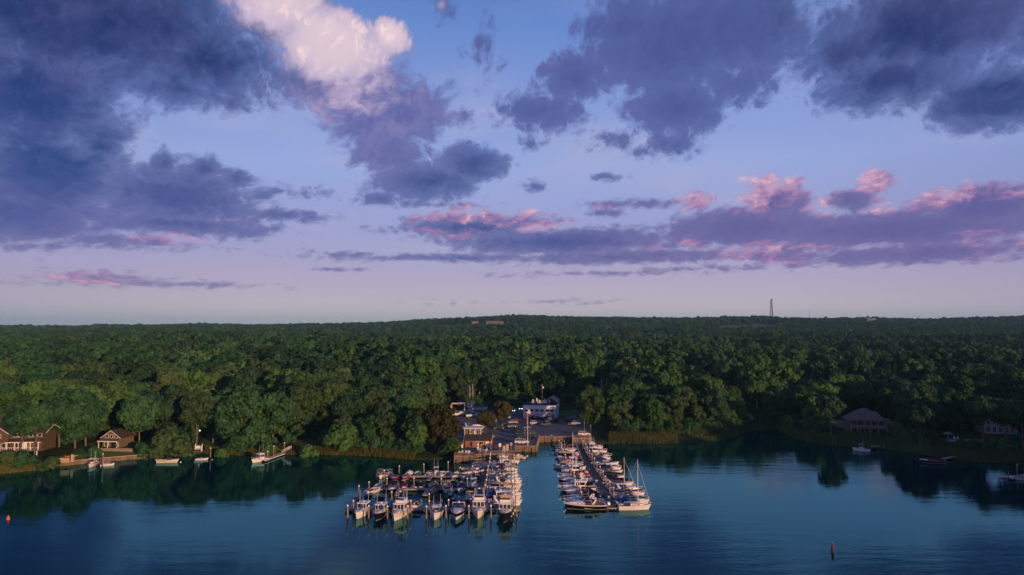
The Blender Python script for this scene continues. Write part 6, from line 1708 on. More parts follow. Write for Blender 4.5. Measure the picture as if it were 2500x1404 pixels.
# shore bushes on the left
for px, py, s, lf, lab in [(415, 1100, 2.6, 'olive', 'big round bush on a leaning trunk at the end of the long bulkhead'), (755, 1098, 1.3, 'fresh', 'bright bush right of the white gangway'), (835, 1090, 2.4, 'fresh', 'tall bright bush standing out before the dark oaks'),
                           (610, 1090, 2.2, 'mid', 'round bush between the driveway and the gangway dock'), (655, 1096, 1.2, 'fresh', 'small bright bush at the foot of the gangway'), (575, 1094, 1.5, 'mid', 'round green bush left of the driveway foot'), (540, 1100, 1.1, 'fresh', 'small bush beside the white bench'),
                           (120, 1128, 1.4, 'olive', 'bush at the left end of the long bulkhead'), (60, 1130, 1.3, 'mid', 'thick hedge bush below the brown shingled house'), (15, 1132, 1.3, 'olive', 'hedge bush at the picture edge below the brown house'),
                           (350, 1102, 1.2, 'mid', 'low bush on the lawn behind the bulkhead'), (232, 1108, .9, 'mid', 'small lawn bush below the porch house'), (705, 1078, 1.0, 'mid', 'small bush behind the gangway head')]:
    single(px, py, SHRUB, 9, lf, (s * 1.05, s * 1.05, s), lab, 'bush', 'bush')
T = MB().tube((0, 0, -.3), (-1.6, 0, 3.2), .28, .2, 7)
p = G(416, 1106, 1.0)
t = thing('leaning_trunk', (p.x + 1.5, p.y - .6, 1.0), 0, 'bare leaning trunk of the round bush over the bulkhead end', 'tree trunk'); T.build('bark', [mat('pale_bark', (0, 0, 0))], t)
for px, Y, s, lab in [(222, 242, 1.0, 'oak rising beside the lawn left of the porch house'), (66, 221, .85, 'oak with bare lit trunk in front of the brown house'), (100, 222, .9, 'second oak with lit trunk before the brown house'), (158, 240, 1.0, 'oak between the brown house and the lawn'), (352, 247, 1.0, 'oak right of the porch house'),
                      (487, 242, 1.0, 'oak with orange-lit trunk beside the driveway'), (528, 250, 1.0, 'second oak with lit trunk at the driveway edge'), (196, 238, 1.05, 'tall oak right of the brown house roof')]:
    plant(at(px, Y), Y, 9, 'olive' if int(px) % 2 else 'mid', (s * .95, s * .95, s), px * .2, lab, K=HIGH, bark=BARK) if px in (66, 100, 487) else plant(at(px, Y), Y, 3, 'olive' if int(px) % 2 else 'mid', s, px * .2, lab) if s < 1.02 else plant(at(px, Y), Y, 1, 'mid', s, px * .2, lab)
for px, Y, s, lab in [(2215, 262, .95, 'dark oak right of the hip-roofed house'), (2237, 240, .8, 'thin-trunked oak before the blue parasol'), (2388, 238, .95, 'dark oak in front of the white columned house'), (2445, 236, .9, 'dark oak right of the white columned house'), (2485, 232, .9, 'dark oak at the shaded shore end'), (2020, 262, .85, 'bushy oak left of the hip-roofed house')]:
    plant(at(px, Y), Y, 9, 'deep', s, px * .3, lab, K=HIGH, bark=BARK)

# ------------------------------------------------------------------ left shore
def level(px, py, z=2.0): p = G(px, py, z); return p

def patch(name, pts, z, m, lift=.12, n=10):
    """sheet laid over the slope: a four-cornered patch"""
    A, B, C, D = [G(px, py, z) for px, py in pts]; mb = MB(); r = []
    for i in range(n + 1):
        f = i / n; a, b = A.lerp(B, f), D.lerp(C, f)
        r.append([(q.x, q.y, gz(q.x, q.y) + lift) for q in [a.lerp(b, j / n) for j in range(n + 1)]])
    return tag(mb.loft(r, closed=False).build(name, [m], smooth=True, fix=False), kind='structure')
patch('beach', [(432, 1106.5), (510, 1106.5), (512, 1099), (440, 1100)], .25, SANDM, .10)
patch('lawn', [(118, 1131), (410, 1106), (400, 1078), (230, 1082)], 1.3, LAWN, .1)
patch('driveway', [(520, 1064), (590, 1062), (600, 1028), (530, 1030)], 3.0, mat('blue_gravel', (.11, .13, .15), .95, .1, noise=.25), .15)
patch('lawn', [(470, 1096), (560, 1098), (560, 1066), (505, 1062)], 1.8, LAWN, .1)
patch('lawn', [(665, 1092), (770, 1096), (780, 1074), (690, 1072)], 1.8, mat('dry_lawn', (.075, .080, .026), .95, .1, noise=.3), .1)
def seawall(pts, h, label):
    t = thing('timber_seawall', (0, 0, 0), 0, label, 'seawall')
    pl, cp, po = MB(), MB(), MB()
    for (x0, y0), (x1, y1) in zip(pts[:-1], pts[1:]):
        d = Vector((x1 - x0, y1 - y0, 0)); L = d.length; rz = math.atan2(d.y, d.x); n = max(2, int(L / .5))
        for i in range(n):
            f = (i + .5) / n; pl.box((x0 + d.x * f, y0 + d.y * f, h / 2 - .6), (L / n - .02, .12, h + 1.2), rz=rz)
        cp.box((x0 + d.x / 2, y0 + d.y / 2, h + .07), (L + .1, .55, .14), rz=rz)
        for i in range(int(L / 2.2) + 1):
            f = min(1, i * 2.2 / L); po.tube((x0 + d.x * f, y0 + d.y * f - .22, -1), (x0 + d.x * f, y0 + d.y * f - .22, h + .05), .12, .12, 6)
    pl.build('planking', [TIMBER], t); cp.build('cap', [mat('tan_cap_timber', (.46, .37, .24), .85, .1, noise=.2)], t); po.build('post', [PILE], t)  # the cap is a paler tan timber than the planking
seawall([(G(px, py).x, G(px, py).y) for px, py in [(106, 1141), (180, 1135), (250, 1128), (330, 1121), (410, 1114.5), (420, 1110)]], 1.25, 'long timber seawall with a pale cap in front of the lawn')
strip('path', [(G(px, py, 1.35).x, G(px, py, 1.35).y) for px, py in [(118, 1132), (180, 1127.5), (250, 1121), (330, 1114.5), (408, 1108)]], 1.6, mat('pale_path', (.17, .16, .15), .9, .1, noise=.2), .10)

# brown shingled house
t = thing('shingle_house', (at(62, 232), 232, gz(at(62, 232), 230) + 1.2), .10, 'large brown shingled house with white trim and three rows of windows among oaks', 'house')
MB().box((0, 0, 2.3), (18.5, 8, 6.0)).build('wall', [BROWN], t)
gable_wall(t, 8.5, 9.4, 5.4, 2.9, BROWN, 'y', cx=-5.0, cy=-.3, name='gable_front'); gable_roof(t, 8.5, 9.4, 5.4, 2.9, ROOFB, .6, 'y', cx=-5.0, cy=-.3)
gable_roof(t, 12.5, 8.4, 5.4, 1.9, ROOFB, .5, 'x', cx=3.8)
MB().box((-6.8, .5, 9.2), (.9, .9, 2.4)).build('chimney', [BROWN], t)
r = MB().loft([[(-.5, -4.1, 3.3), (9.6, -4.1, 3.3), (9.6, -4.1, 3.42), (-.5, -4.1, 3.42)], [(-.9, -6.4, 2.55), (9.9, -6.4, 2.55), (9.9, -6.4, 2.67), (-.9, -6.4, 2.67)]]).build('porch_roof', [ROOFB], t)
MB().box((4.5, -6.42, 2.55), (10.9, .10, .22)).build('fascia', [WHITE], r)
for x in (-.4, 2.0, 4.4, 6.8, 9.2): MB().box((x, -6.2, 1.3), (.22, .22, 2.5)).build('porch_post', [WHITE], t)
MB().box((0, -5.6, -.05), (19.5, 3.2, .22)).build('deck', [DECKB], t)
for x in (-8.4, -6.8, -5.2, -3.6, -2.0): window(t, x, -5.0 if x < -1 else -4.0, 1.3, 1.0, 1.4, bars=0)
for x in (-6.4, -4.9, -3.5): window(t, x, -5.0, 4.3, 1.0, 1.2, bars=1)
for x in (.9, 2.4, 5.6, 7.0, 8.4): window(t, x, -4.0, 4.5, 1.05, 1.0, bars=0)
for x in (1.2, 2.6, 5.8, 7.2): window(t, x, -4.0, 1.2, 1.1, 1.6, bars=0)
door(t, 4.0, -4.0, .1, 1.1, 2.1, m=WHITE)
q = MB()
for k in range(30): q.box((-9.5 + 19.0 * k / 29, -7.1, .5), (.07, .06, 1.0))
q.box((0, -7.1, 1.02), (19.2, .10, .08)); q.build('deck_rail', [WHITE], t)
q = MB()
for k in range(7): q.box((-9.3 + 3.1 * k, -7.0, -1.4), (.2, .2, 2.6))
q.build('deck_post', [WHITE], t)
for x in (-7.8, -5.6): window(t, x, -5.0, -.9, 1.2, .9, bars=0)
# porch house
t = thing('porch_house', (at(296, 243), 244, gz(at(296, 243), 241) - .1), -.12, 'small tan house with a dormer gable and pale porch roof above the lawn', 'house')
gable_wall(t, 6.6, 7, 3.6, 2.3, mat('tan_shingle', (.15, .115, .07), .9, .1, noise=.2), 'y'); gable_roof(t, 6.6, 7, 3.6, 2.3, ROOFB, .5, 'y')
r = MB().loft([[(-3.4, -3.5, 3.1), (3.4, -3.5, 3.1), (3.4, -3.5, 3.22), (-3.4, -3.5, 3.22)], [(-3.6, -5.6, 2.5), (3.6, -5.6, 2.5), (3.6, -5.6, 2.62), (-3.6, -5.6, 2.62)]]).build('porch_roof', [mat('tan_shingle', (0, 0, 0))], t)
MB().box((0, -5.62, 2.5), (7.4, .1, .24)).build('fascia', [WHITE], r)
for x in (-3.3, 0, 3.3): MB().box((x, -5.4, 1.2), (.18, .18, 2.4)).build('porch_post', [WHITE], t)
for x in (-1.7, 0, 1.7): window(t, x, -3.5, 3.9, .9, 1.0, bars=0)
window(t, -1.7, -3.5, 1.3, 1.4, 1.3); door(t, .8, -3.5, 0, 1.6, 2.1, m=GLASS)
MB().box((-1.5, -4.4, -.1), (11.5, 5.0, .25)).build('terrace', [TANW], t)
t = thing('retaining_wall', (at(292, 234), 234.6, gz(at(292, 234), 234.6)), -.03, 'low tan retaining wall between the porch house and the lawn', 'wall')
w_ = MB()
for k in range(16): w_.box((-5.4 + .72 * k, 0, .35 + .03 * (k % 3)), (.70, .5, 1.1))
w_.build('stone', [mat('tan_stone', (.28, .22, .14), .9, .1, noise=.3)], t); MB().box((0, 0, .98), (11.7, .6, .1)).build('coping', [TANW], t)
p = level(299, 1078, 2.6)
t = thing('closed_parasol', (at(299, 237), 237, gz(at(299, 237), 237)), 0, 'closed pale parasol on the terrace of the small porch house', 'parasol')
MB().tube((0, 0, 0), (0, 0, 2.7), .03, .03, 6).build('pole', [STEEL], t); MB().lathe([(.10, .8), (.40, 1.1), (.28, 1.9), (.05, 2.65)], n=9).build('canopy', [CANV['tan']], t)
# yard bits behind the seawall
p = level(136, 1131, 1.2)
t = thing('panel_fence', (p.x, p.y + 1, 1.1), .16, 'weathered tan panel fence beside the left end of the seawall', 'fence')
f = MB()
for k in range(14): f.box((-3.2 + .48 * k, 0, .75), (.45, .06, 1.5 - .03 * (k % 3)))
f.build('board', [TANW], t); MB().box((0, .06, .4), (6.6, .08, .12)).box((0, .06, 1.2), (6.6, .08, .12)).build('rail', [TANW], t)
t = thing('upright_board', (p.x + 3.6, p.y + 2.2, 1.2), .5, 'tall pale board leaning upright beside the panel fence', 'board'); MB().box((0, 0, 1.1), (.7, .10, 2.3), rx=.06).build('panel', [TANW], t)
kayak(level(173, 1119, 1.6).x, level(173, 1119, 1.6).y, .5, 2.3, ORG, 'orange kayak resting on a rack behind the seawall'); bpy.context.scene.objects[-1]
t = thing('kayak_rack', (level(173, 1119, 1.6).x, level(173, 1119, 1.6).y, 1.2), .5, 'low timber rack under the orange kayak', 'rack')
for s_ in (-1, 1): MB().box((s_, -.3, .5), (.1, .1, 1.2)).box((s_, .3, .5), (.1, .1, 1.2)).box((s_, 0, 1.0), (.1, .8, .08)).build('upright', [TRIM], t)
# white swing bench and rail by the landing
p = level(484, 1100, 1.2)
t = thing('white_bench', (p.x, p.y, .95), .02, 'white timber bench with high posts by the sandy landing', 'bench')
MB().box((0, 0, .75), (2.0, .7, .10)).build('seat', [WHITE], t); MB().box((0, .32, 1.35), (2.0, .08, .9)).build('backrest', [WHITE], t)
for sx in (-1.15, 1.15): MB().box((sx, -.3, .9), (.16, .16, 2.0), rx=.18).box((sx, .35, 1.2), (.16, .16, 2.5), rx=-.15).box((sx, 0, 1.0), (.12, .9, .12)).build('frame', [WHITE], t)
fence((p.x - 4.2, p.y + 2.2), (p.x - 1.3, p.y + .6), .9, 'short white rail up the slope beside the white bench', z=1.3, m=WHITE, gap=.5, group='rails')
for i, (px, py, hh) in enumerate([(514, 1108, 1.9), (487, 1075, 5.5)]):
    p = G(px, py, 1.5 if i == 0 else 2.5)
    if i == 0:
        piling(p.x, p.y, 3.2, 'white-capped post beside the sandy landing', 'posts of the left shore')
    else:
        t = thing('lamp_post', (p.x, p.y, gz(p.x, p.y)), 0, 'lamp post with a glowing white globe beside the orange-lit trunk', 'lamp post')
        MB().tube((0, 0, 0), (0, 0, 4.4), .07, .05, 7).build('pole', [BLK], t); MB().lathe([(.05, 0), (.20, .10), (.24, .28), (.15, .45), (.03, .5)], (0, 0, 4.4), 10).build('globe', [mat('lit_globe', (.9, .95, 1), .4, .3, emit=((.8, .95, 1), 1.6))], t)
# boats of the left shore
LG = 'boats moored off the left shore'
def lboat(kind, px, py, rz, label, **k):
    p = G(px, py); boat(kind, p.x, p.y, rz, label, group=LG, **k)
lboat('console', 225, 1138, -pi / 2 + .25, 'white console boat with two tall outriggers beside the small float at the seawall', L=6.4, B=2.4, F=.9, top=GEL, var=0)
lboat('skiff', 263, 1137, .3, 'small low skiff right of the float at the long seawall', L=3.8, B=1.6, F=.6, top=GEL, eng=1)
lboat('open', 411, 1129, .06, 'white open motorboat moored alone off the end of the seawall', L=6.6, B=2.3, F=.95, top=CREAM, var=0)
lboat('skiff', 494, 1123, .12, 'small white rowing skiff moored off the sandy landing', L=3.8, B=1.5, F=.55, top=GEL, eng=0)
lboat('skiff', 448, 1111.5, .0, 'tiny pale dinghy at the edge of the sandy landing', L=2.4, B=1.1, F=.4, top=GEL, eng=0)
lboat('hardtop', 633, 1127, -pi / 2 - .5, 'white hardtop boat tied at the end of the gangway dock', L=6.2, B=2.4, F=.95, top=GEL)
dock('small_float', G(240, 1137).x, G(240, 1137).y, G(256, 1133).x, G(256, 1133).y + 1, 2.2, 'small float with a tall piling in front of the long seawall', planks=PLANKL)
for i, (px, py, h, lab) in enumerate([(250.5, 1141, 3.9, 'tall lit piling at the small float by the seawall'), (253, 1136, 2.6, 'shorter piling behind the tall one at the small float'), (237, 1139, 1.2, 'low piling between the console boat and the small float')]):
    p = G(px, py); piling(p.x, p.y, h, lab, 'posts of the left shore', cap=i == 0)
a, b = G(640, 1128.5), G(690, 1111)
dock('floating_dock', a.x, a.y, b.x, b.y, 1.7, 'long narrow pale float reaching from the gangway towards the hardtop boat', planks=PLANKL, edge=WHITE)
c = G(709, 1097, 2.0); d = Vector((c.x - b.x, c.y - b.y, 0))
t = thing('gangway', (b.x, b.y, .6), math.atan2(d.y, d.x), 'white-railed gangway sloping from the float up to the grassy bank', 'gangway'); Lg = d.length; sl = math.atan2(1.5, Lg)
MB().box((Lg / 2, 0, .85), (Lg * 1.02, 1.2, .10), ry=-sl).build('ramp', [PLANKL], t)
for sg in (1, -1):
    q = MB(); q.tube((0, sg * .58, 1.0), (Lg, sg * .58, 2.5), .05, .05, 5); q.tube((0, sg * .58, .55), (Lg, sg * .58, 2.05), .04, .04, 5)
    for k in range(6): q.tube((Lg * k / 5, sg * .58, .1 + 1.5 * k / 5), (Lg * k / 5, sg * .58, 1.0 + 1.5 * k / 5), .05, .05, 5)
    q.build('handrail', [WHITE], t)
for i, (px, py, h) in enumerate([(652, 1125, 2.7), (666.5, 1117, 3.6), (692.5, 1108, 3.4)]):
    p = G(px, py); piling(p.x, p.y + .5, h, ['white-capped piling at the outer third of the gangway float', 'tall white-capped piling midway along the gangway float', 'white-capped piling at the foot of the gangway'][i], 'posts of the left shore')
def buoy(px, py, col, r, h, label, cone=False):
    p = G(px, py); t = thing('buoy', (p.x, p.y, 0), 0, label, 'buoy', None)
    pr = [(.02, -.5), (r, -.4), (r, h * .35), (r * .98, h * .5), (r * .55, h * .8), (r * .15, h)] if cone else [(.02, -r * .7), (r * .8, -r * .4), (r, .05), (r * .85, r * .7), (r * .3, r * 1.05), (.02, r * 1.1)]
    MB().lathe(pr, n=12).build('float', [col], t, smooth=not cone); MB().lathe([(.05, 0), (.05, .14), (.02, .16)], (0, 0, (h if cone else r * 1.05) - .02), 6).build('lifting_eye', [STEEL], t)
REDB = mat('red_buoy_paint', (.14, .010, .012), .5, .3, noise=.2); ORB = mat('orange_buoy_paint', (.75, .13, .03), .5, .3, noise=.15)
buoy(2033, 1348, REDB, .27, 1.75, 'tall red pointed channel buoy in the open water', True)
buoy(20, 1269, ORB, .34, .9, 'round orange mooring buoy near the left picture edge', True)
buoy(441, 1129, WHITEP, .26, .5, 'white mooring ball beside the lone open motorboat'); buoy(518, 1123, WHITEP, .16, .4, 'small white mooring ball beside the rowing skiff')
p = G(1873, 1136)
t = thing('swimming_duck', (p.x, p.y, 0), 0.1, 'dark duck swimming in the reflected sky before the cove', 'duck')
MB().loft([[(x, r_ * cos(2 * pi * i / 8), z + r_ * .6 * sin(2 * pi * i / 8)) for i in range(8)] for x, r_, z in [(-.42, .03, .16), (-.25, .14, .10), (0, .19, .08), (.2, .13, .12), (.28, .06, .24), (.30, .07, .36), (.38, .05, .38), (.47, .02, .35)]]).build('body', [BLK], t, smooth=True)

# ------------------------------------------------------------------ right shore
a, b = G(1505, 1079), G(1489, 1056, 1.0)
dock('ramp_dock', a.x, a.y, b.x, b.y, 1.5, 'small grey plank ramp running down through the brown reeds', z=.9, planks=PLANKL)
for i, px in enumerate([1498, 1512]):
    p = G(px, 1081); piling(p.x, p.y, 1.3, ['low post at the left corner of the reed ramp', 'low post at the right corner of the reed ramp'][i], 'posts of the right shore', cap=False)
# hip-roofed house
hx, hy = at(2108, 270), 272.0; hz = gz(hx, hy - 4)
t = thing('hip_roof_house', (hx, hy, hz), -.22, 'grey two-storey house with a tall hipped roof and a long porch by the cove', 'house')
MB().box((0, 0, 2.4), (12.8, 9, 6.6)).build('wall', [GREYW], t)
MB().loft([[(-7.2, -5.3, 5.55), (7.2, -5.3, 5.55), (7.2, 5.3, 5.55), (-7.2, 5.3, 5.55)], [(-1.2, -.4, 9.6), (.9, -.4, 9.6), (.9, .4, 9.6), (-1.2, .4, 9.6)]]).build('roof', [ROOFG], t)
d_ = MB().loft([[(1.0, -4.4, 6.2), (6.0, -4.4, 6.2), (6.0, 2, 6.2), (1.0, 2, 6.2)], [(3.0, -1.2, 8.5), (4.2, -1.2, 8.5), (4.2, 1.0, 8.5), (3.0, 1.0, 8.5)]]).build('dormer', [ROOFG], t)
r = MB().box((0, -5.6, 2.85), (13.2, 2.6, .22)).build('balcony', [GREYW], t)
q = MB(); q.box((0, -6.8, 3.9), (13.2, .12, .10))
for k in range(34): q.box((-6.5 + 13.0 * k / 33, -6.8, 3.4), (.06, .06, .95))
q.build('rail', [mat('grey_paint', (.30, .28, .27), .8, .2, noise=.1)], r)
for x in (-6.4, -3.2, 0, 3.2, 6.4): MB().box((x, -6.7, 1.4), (.24, .24, 2.8)).build('porch_post', [mat('grey_paint', (0, 0, 0))], t)
for x in (-4.8, -2.4, 0.1, 2.4, 4.8): window(t, x, -4.5, 4.4, 1.5, 1.4, bars=1, frame=GREYW); window(t, x, -4.5, 1.3, 1.4, 1.6, bars=1, frame=GREYW)
MB().box((-9.3, .6, 1.7), (6.2, 7.4, 5.0)).build('side_wing', [GREYW], t); MB().box((-9.4, .6, 4.35), (6.8, 8.0, .3)).build('wing_roof', [ROOFG], t)
MB().box((8.6, 1.4, 1.6), (5.0, 6, 4.6)).build('side_wing', [GREYW], t); MB().loft([[(5.8, -2.1, 3.9), (11.5, -2.1, 3.9), (11.5, 4.9, 3.9), (5.8, 4.9, 3.9)], [(7.8, .8, 5.9), (8.8, .8, 5.9), (8.8, 2, 5.9), (7.8, 2, 5.9)]]).build('wing_roof', [ROOFG], t)
window(t, -9.3, -3.1, 1.6, 2.0, 1.3, frame=GREYW); MB().box((0, -6.0, -.8), (13.4, 3.2, 1.6)).build('terrace', [mat('grey_stone', (.20, .20, .20), .9, .1, noise=.25)], t)
MB().box((-10.5, 2, 5.2), (.8, .8, 1.6)).build('chimney', [GREYW], t)
# parasol, terrace and white columned house
px_, py_ = at(2303, 252), 252.0; z_ = gz(px_, py_)
t = thing('garden_parasol', (px_, py_, z_ + .6), 0, 'open blue-grey garden parasol on the stone terrace of the shaded shore', 'parasol')
MB().tube((0, 0, 0), (0, 0, 2.6), .04, .04, 6).build('pole', [STEEL], t); MB().lathe([(1.85, 1.95), (1.7, 2.05), (.9, 2.42), (.05, 2.75), (.02, 2.60), (.9, 2.30), (1.7, 1.98)], n=8).build('canopy', [CANV['grey']], t)
t = thing('stone_terrace', (at(2340, 251), 250.5, z_ - .1), -.16, 'long low stone terrace wall beside the blue-grey parasol', 'terrace')
w_ = MB()
for k in range(22): w_.box((-7.2 + .68 * k, 0, .2 + .02 * (k % 3)), (.66, 5.0, 1.0))
w_.build('stone', [mat('blue_stone', (.20, .22, .25), .9, .1, noise=.2)], t); MB().box((0, -2.55, .75), (15, .3, .1)).build('coping', [PALE], t)
for i, dx in enumerate((2.0, 3.3)):
    c = thing('garden_chair', (px_ + dx, py_ - .5, z_ + .62), .4 * i, ['pale garden chair next to the blue-grey parasol', 'pale garden chair one place away from the parasol'][i], 'chair', 'chairs on the stone terrace')
    MB().box((0, 0, .4), (.55, .5, .07)).build('seat', [WHITEP], c); MB().box((0, .25, .75), (.55, .06, .7), rx=-.25).build('backrest', [WHITEP], c)
    for sx in (-.22, .22):
        for sy in (-.2, .2): MB().box((sx, sy, .2), (.05, .05, .4)).build('leg', [WHITEP], c)
t = thing('white_house', (at(2420, 268), 268, gz(at(2420, 268), 266)), -.2, 'white house with tall columns half hidden behind the shaded oaks', 'house')
MB().box((0, 1, 3.0), (11, 8, 7.0)).build('wall', [mat('blue_white_siding', (.34, .39, .40), .8, .2, noise=.08)], t); gable_roof(t, 11, 8.6, 6.4, 2.2, ROOFG, .5, 'x', cy=1)
for k in range(6): MB().tube((-5 + 2 * k, -4.2, -.3), (-5 + 2 * k, -4.2, 5.9), .20, .17, 8).build('column', [mat('blue_white_siding', (0, 0, 0))], t)
MB().box((0, -3.8, 6.05), (11.2, 1.4, .35)).build('porch_roof', [WHITE], t)
for k in range(5): window(t, -4 + 2 * k, -3.0, 1.6, 1.1, 1.9); window(t, -4 + 2 * k, -3.0, 4.5, 1.1, 1.5)
RGp = 'boats along the shaded shore'
def rboat(kind, px, py, rz, label, **k): p = G(px, py); boat(kind, p.x, p.y, rz, label, group=RGp, **k)
rboat('console', 2102, 1101, pi - .35, 'white console boat moored before the hip-roofed house', L=5.6, B=2.1, F=.85, top=GEL, var=1, canvas='grey')
rboat('covered', 2277, 1130, pi - .30, 'white boat with maroon cover moored off the shaded shore', L=7.4, B=2.4, F=.95, top=GEL, low=BLACKH, canvas='maroon', var=0, eng=0)
rboat('covered', 2484, 1170, pi - .08, 'low pale boat with a grey cover at the right picture edge', L=6.4, B=2.2, F=.8, top=GEL, canvas='grey', var=0)
rboat('skiff', 2449, 1166, pi, 'small pale dinghy left of the low boat at the picture edge', L=2.8, B=1.2, F=.45, top=GEL, eng=0)
a, b = G(2124, 1097), G(2172, 1093)
dock('jetty', a.x, a.y, b.x, b.y + 1.5, 1.1, 'thin dark jetty reaching from the reeds to the white console boat', z=.9)
for i, (px, py, h) in enumerate([(2126, 1099, 2.6), (2143, 1096.5, 1.6), (2157, 1095.5, 1.9)]):
    p = G(px, py); piling(p.x, p.y - .6, h, ['tall post at the outer end of the thin jetty', 'middle post of the thin jetty', 'inner post of the thin jetty'][i], 'posts of the right shore', cap=False, r=.12)
a, b = G(2302, 1126), G(2345, 1119)
dock('gangplank', a.x, a.y, b.x, b.y + 1.0, .8, 'narrow pale gangplank from the shaded shore to the maroon-covered boat', z=.8, planks=PLANKL)
a, b = G(2464, 1172), G(2520, 1160)
dock('small_float', a.x, a.y, b.x, b.y, 1.4, 'small pale float beside the low boat at the right picture edge', planks=PLANKL)
for i, (px, py, h) in enumerate([(2463, 1172, 2.4), (2484, 1164, 3.2)]):
    p = G(px, py); piling(p.x, p.y, h, ['dark post at the corner of the right-edge float', 'white-capped post behind the low boat at the right edge'][i], 'posts of the right shore', cap=i == 1, r=.13)

# ------------------------------------------------------------------ the far slopes
# fields
def field(name, a, b, y0, y1, m, lift=.6):
    mb = MB(); r = []
    for i in range(9):
        y = y0 + (y1 - y0) * i / 8; row_ = []
        for j in range(13):
            px = a + (b - a) * j / 12; x = at(px, y); row_.append((x, y + 25 * sin(j * .9), gz(x, y + 25 * sin(j * .9)) + lift))
        r.append(row_)
    return tag(mb.loft(r, closed=False).build(name, [m], smooth=True, fix=False), kind='structure')
field('field', 1752, 1900, 1700, 2080, mat('dry_field', (.125, .115, .062), .95, .1, noise=.25, nscale=.02))
field('field', 1045, 1285, 1850, 2100, mat('green_field', (.075, .095, .042), .95, .1, noise=.35, nscale=.012))
field('field', 1592, 1656, 1810, 1915, mat('dry_field', (0, 0, 0)))
field('field', 792, 900, 2010, 2120, mat('green_field', (0, 0, 0)))
# lattice mast on the ridge
def lattice(px, Y, base_py, H, w0, w1, label):
    x = at(px, Y); z = CAMH - (base_py - 804) / FPX * Y - 6
    t = thing('lattice_tower', (x, Y, z), .3, label, 'radio tower')
    dk = mat('tower_steel', (.09, .085, .085), .6, .4, metal=.3, noise=.1)
    L = [[Vector((w * cos(a), w * sin(a), h)) for a in (.3, .3 + 2 * pi / 3, .3 + 4 * pi / 3)] for h, w in [(H * k / 12, (w0 + (w1 - w0) * k / 12) / 2) for k in range(13)]]
    for j in range(3):
        q = MB()
        for k in range(12): q.tube(L[k][j], L[k + 1][j], .72, .66, 5)
        q.build('leg', [dk], t)
    q = MB()
    for k in range(12):
        for j in range(3):
            q.tube(L[k][j], L[k + 1][(j + 1) % 3], .34, .34, 4); q.tube(L[k][(j + 1) % 3], L[k + 1][j], .34, .34, 4); q.tube(L[k + 1][j], L[k + 1][(j + 1) % 3], .28, .28, 4)
    q.build('bracing', [dk], t)
    MB().lathe([(1, 0), (5.0, .1), (5.2, .8), (1, 1.0)], (0, 0, H), 10).build('platform', [dk], t)
    for k, (h, a) in enumerate([(H * .62, 0), (H * .78, 2), (H * .5, 4), (H * .88, 1)]):
        w = (w0 + (w1 - w0) * h / H) / 2 + .6
        MB().lathe([(.2, -1.3), (1.0, -1.2), (1.0, 1.2), (.2, 1.3)], (w * cos(a), w * sin(a), h), 8).build('antenna_drum', [PALE], t)
    MB().tube((0, 0, H), (0, 0, H + 4), .3, .15, 5).build('aerial', [dk], t)
lattice(1884, 2260, 776, 66, 14, 5, 'tall dark lattice radio tower standing on the wooded ridge')
for px, Y, py, H, lab in [(1976, 2260, 779, 29, 'thin pale mast on the ridge to the right of the lattice tower'), (429, 2250, 792, 16, 'short thin mast on the left part of the ridge')]:
    t = thing('radio_mast', (at(px, Y), Y, CAMH - (py - 804) / FPX * Y - 5), 0, lab, 'mast')
    m_ = MB().tube((0, 0, 0), (0, 0, H + 5), .55, .3, 6); m_.build('shaft', [mat('pale_mast', (.32, .31, .31), .6, .3, noise=.1)], t); MB().lathe([(.3, 0), (.8, .2), (.8, 1.2), (.1, 1.5)], (0, 0, H + 4.8), 8).build('beacon', [REDB], t)
def far_house(px, Y, w, d, h, rise, wall, roof, rz, label, py=None, axis='x', wings=(), name='country_house'):
    x = at(px, Y); z = gz(x, Y) if py is None else CAMH - (py - 804) / FPX * Y
    t = thing(name, (x, Y, z), rz, label, 'house')
    gable_wall(t, w, d, h, rise, wall, axis, z0=-12); gable_roof(t, w, d, h, rise, roof, .8, axis, th=.4)
    n = max(2, int(w / 5))
    for i in range(n): window(t, -w / 2 + w * (i + .5) / n, -d / 2, h * .5, 1.8, 2.0, bars=0)
    MB().box((w * .2, 0, h + rise), (1.6, 1.4, 3.0)).build('chimney', [mat('far_brick', (.25, .14, .11), .9, .1, noise=.2)], t)
    for cx, cy, ww, dd, hh, rr, ax in wings:
        gable_wall(t, ww, dd, hh, rr, wall, ax, cx=cx, cy=cy, name='side_wing', z0=-12); gable_roof(t, ww, dd, hh, rr, roof, .8, ax, cx=cx, cy=cy, th=.4)
FW = mat('far_white_wall', (.50, .49, .48), .8, .2, noise=.06); FT = mat('far_tan_wall', (.16, .13, .12), .85, .2, noise=.1); FR_ = mat('far_roof', (.20, .17, .16), .9, .1, noise=.15); FR2 = mat('far_pale_roof', (.20, .19, .19), .9, .1, noise=.1)
far_house(1900, 1795, 22, 16, 7, 8, FT, FR_, -.25, 'big gabled house in the woods below the lattice tower', 811.5, 'y', wings=((-15, 2, 12, 12, 6, 4, 'x'), (14, 3, 10, 12, 5.5, 3, 'x')))
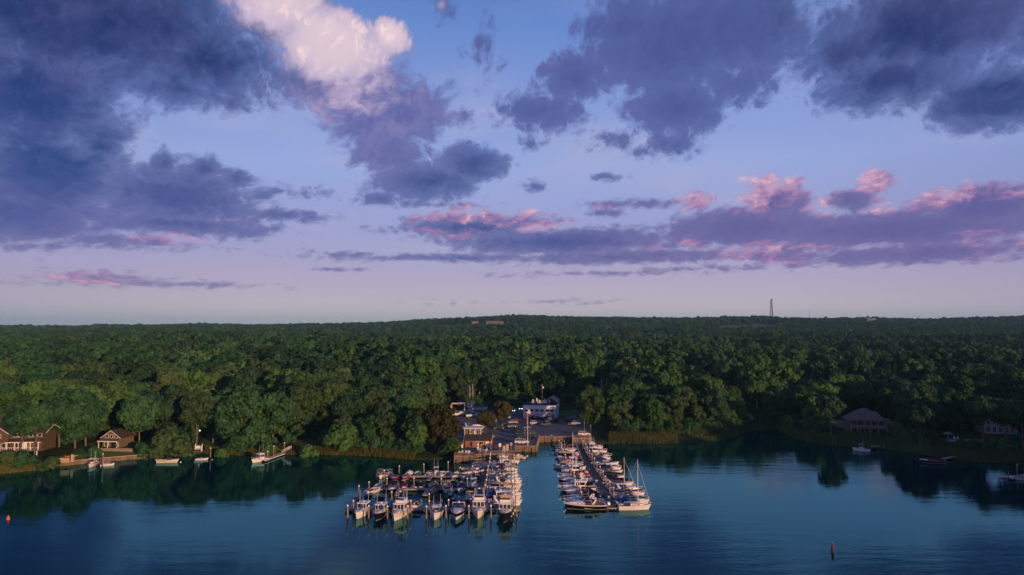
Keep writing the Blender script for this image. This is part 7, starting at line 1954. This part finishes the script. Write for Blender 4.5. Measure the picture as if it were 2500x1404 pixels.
far_house(678, 1560, 24, 12, 6, 5, FW, FR2, .1, 'long white farmhouse group on the left wooded slope', 824, 'x', wings=((-19, 0, 14, 12, 5, 4, 'y'), (20, -2, 16, 11, 5, 4, 'x'), (38, 0, 10, 10, 4.5, 3, 'x')))
far_house(2130, 2200, 20, 12, 4, 4, FT, FR_, .2, 'gabled house standing on the right end of the ridge', 783, 'y', wings=((-18, 0, 12, 12, 5, 3, 'x'),))
far_house(1208, 2010, 50, 10, 2.4, 1.2, mat('far_beige', (.13, .12, .105), .85, .2, noise=.1), FR2, 0, 'long low beige building near the top of the central hill', 787, name='long_building')
far_house(1160, 2010, 20, 10, 2.2, 1.2, FT, FR2, .1, 'short beige building left of the long one on the hill', 787.5, name='low_building')
far_house(1482, 615, 9, 7, 6, 3.2, mat('blue_white_siding', (0, 0, 0)), FR2, .3, 'pale house roof showing above the woods behind the marina', 882, wings=((7, 1, 6, 6, 5, 2.6, 'y'),))
far_house(1566, 560, 8, 7, 5, 2.8, mat('blue_white_siding', (0, 0, 0)), FR2, -.2, 'pale roofed house right of the first one above the woods', 905)
far_house(2118, 420, 14, 8, 5, 2.6, mat('blue_white_siding', (0, 0, 0)), mat('blue_roof', (.12, .22, .26), .8, .2, noise=.1), .1, 'house with a blue-green roof in the woods behind the hip-roofed house', 950)
far_house(36, 1500, 20, 10, 5, 4, FT, FR_, .1, 'brown farmhouse far off on the left slope', 824); far_house(186, 1700, 12, 9, 5, 3.5, FT, FR2, .1, 'small lit house far off on the left slope', 822)
p = G(565, 1008, 4.0)
t = thing('tarpaulin_shelter', (p.x, p.y, gz(p.x, p.y)), .2, 'bright teal tarpaulin shelter deep among the left oaks', 'shelter')
MB().extr([(-2.2, 2.4), (0, 3.8), (2.2, 2.4), (2.1, 2.32), (0, 3.7), (-2.1, 2.32)], -2.5, 2.5).build('canopy', [mat('teal_tarpaulin', (.02, .32, .34), .6, .3, noise=.1)], t)
for sx in (-2.1, 2.1):
    for sy in (-2.3, 2.3): MB().tube((sx, sy, -.3), (sx, sy, 2.4), .06, .06, 6).build('post', [STEEL], t)
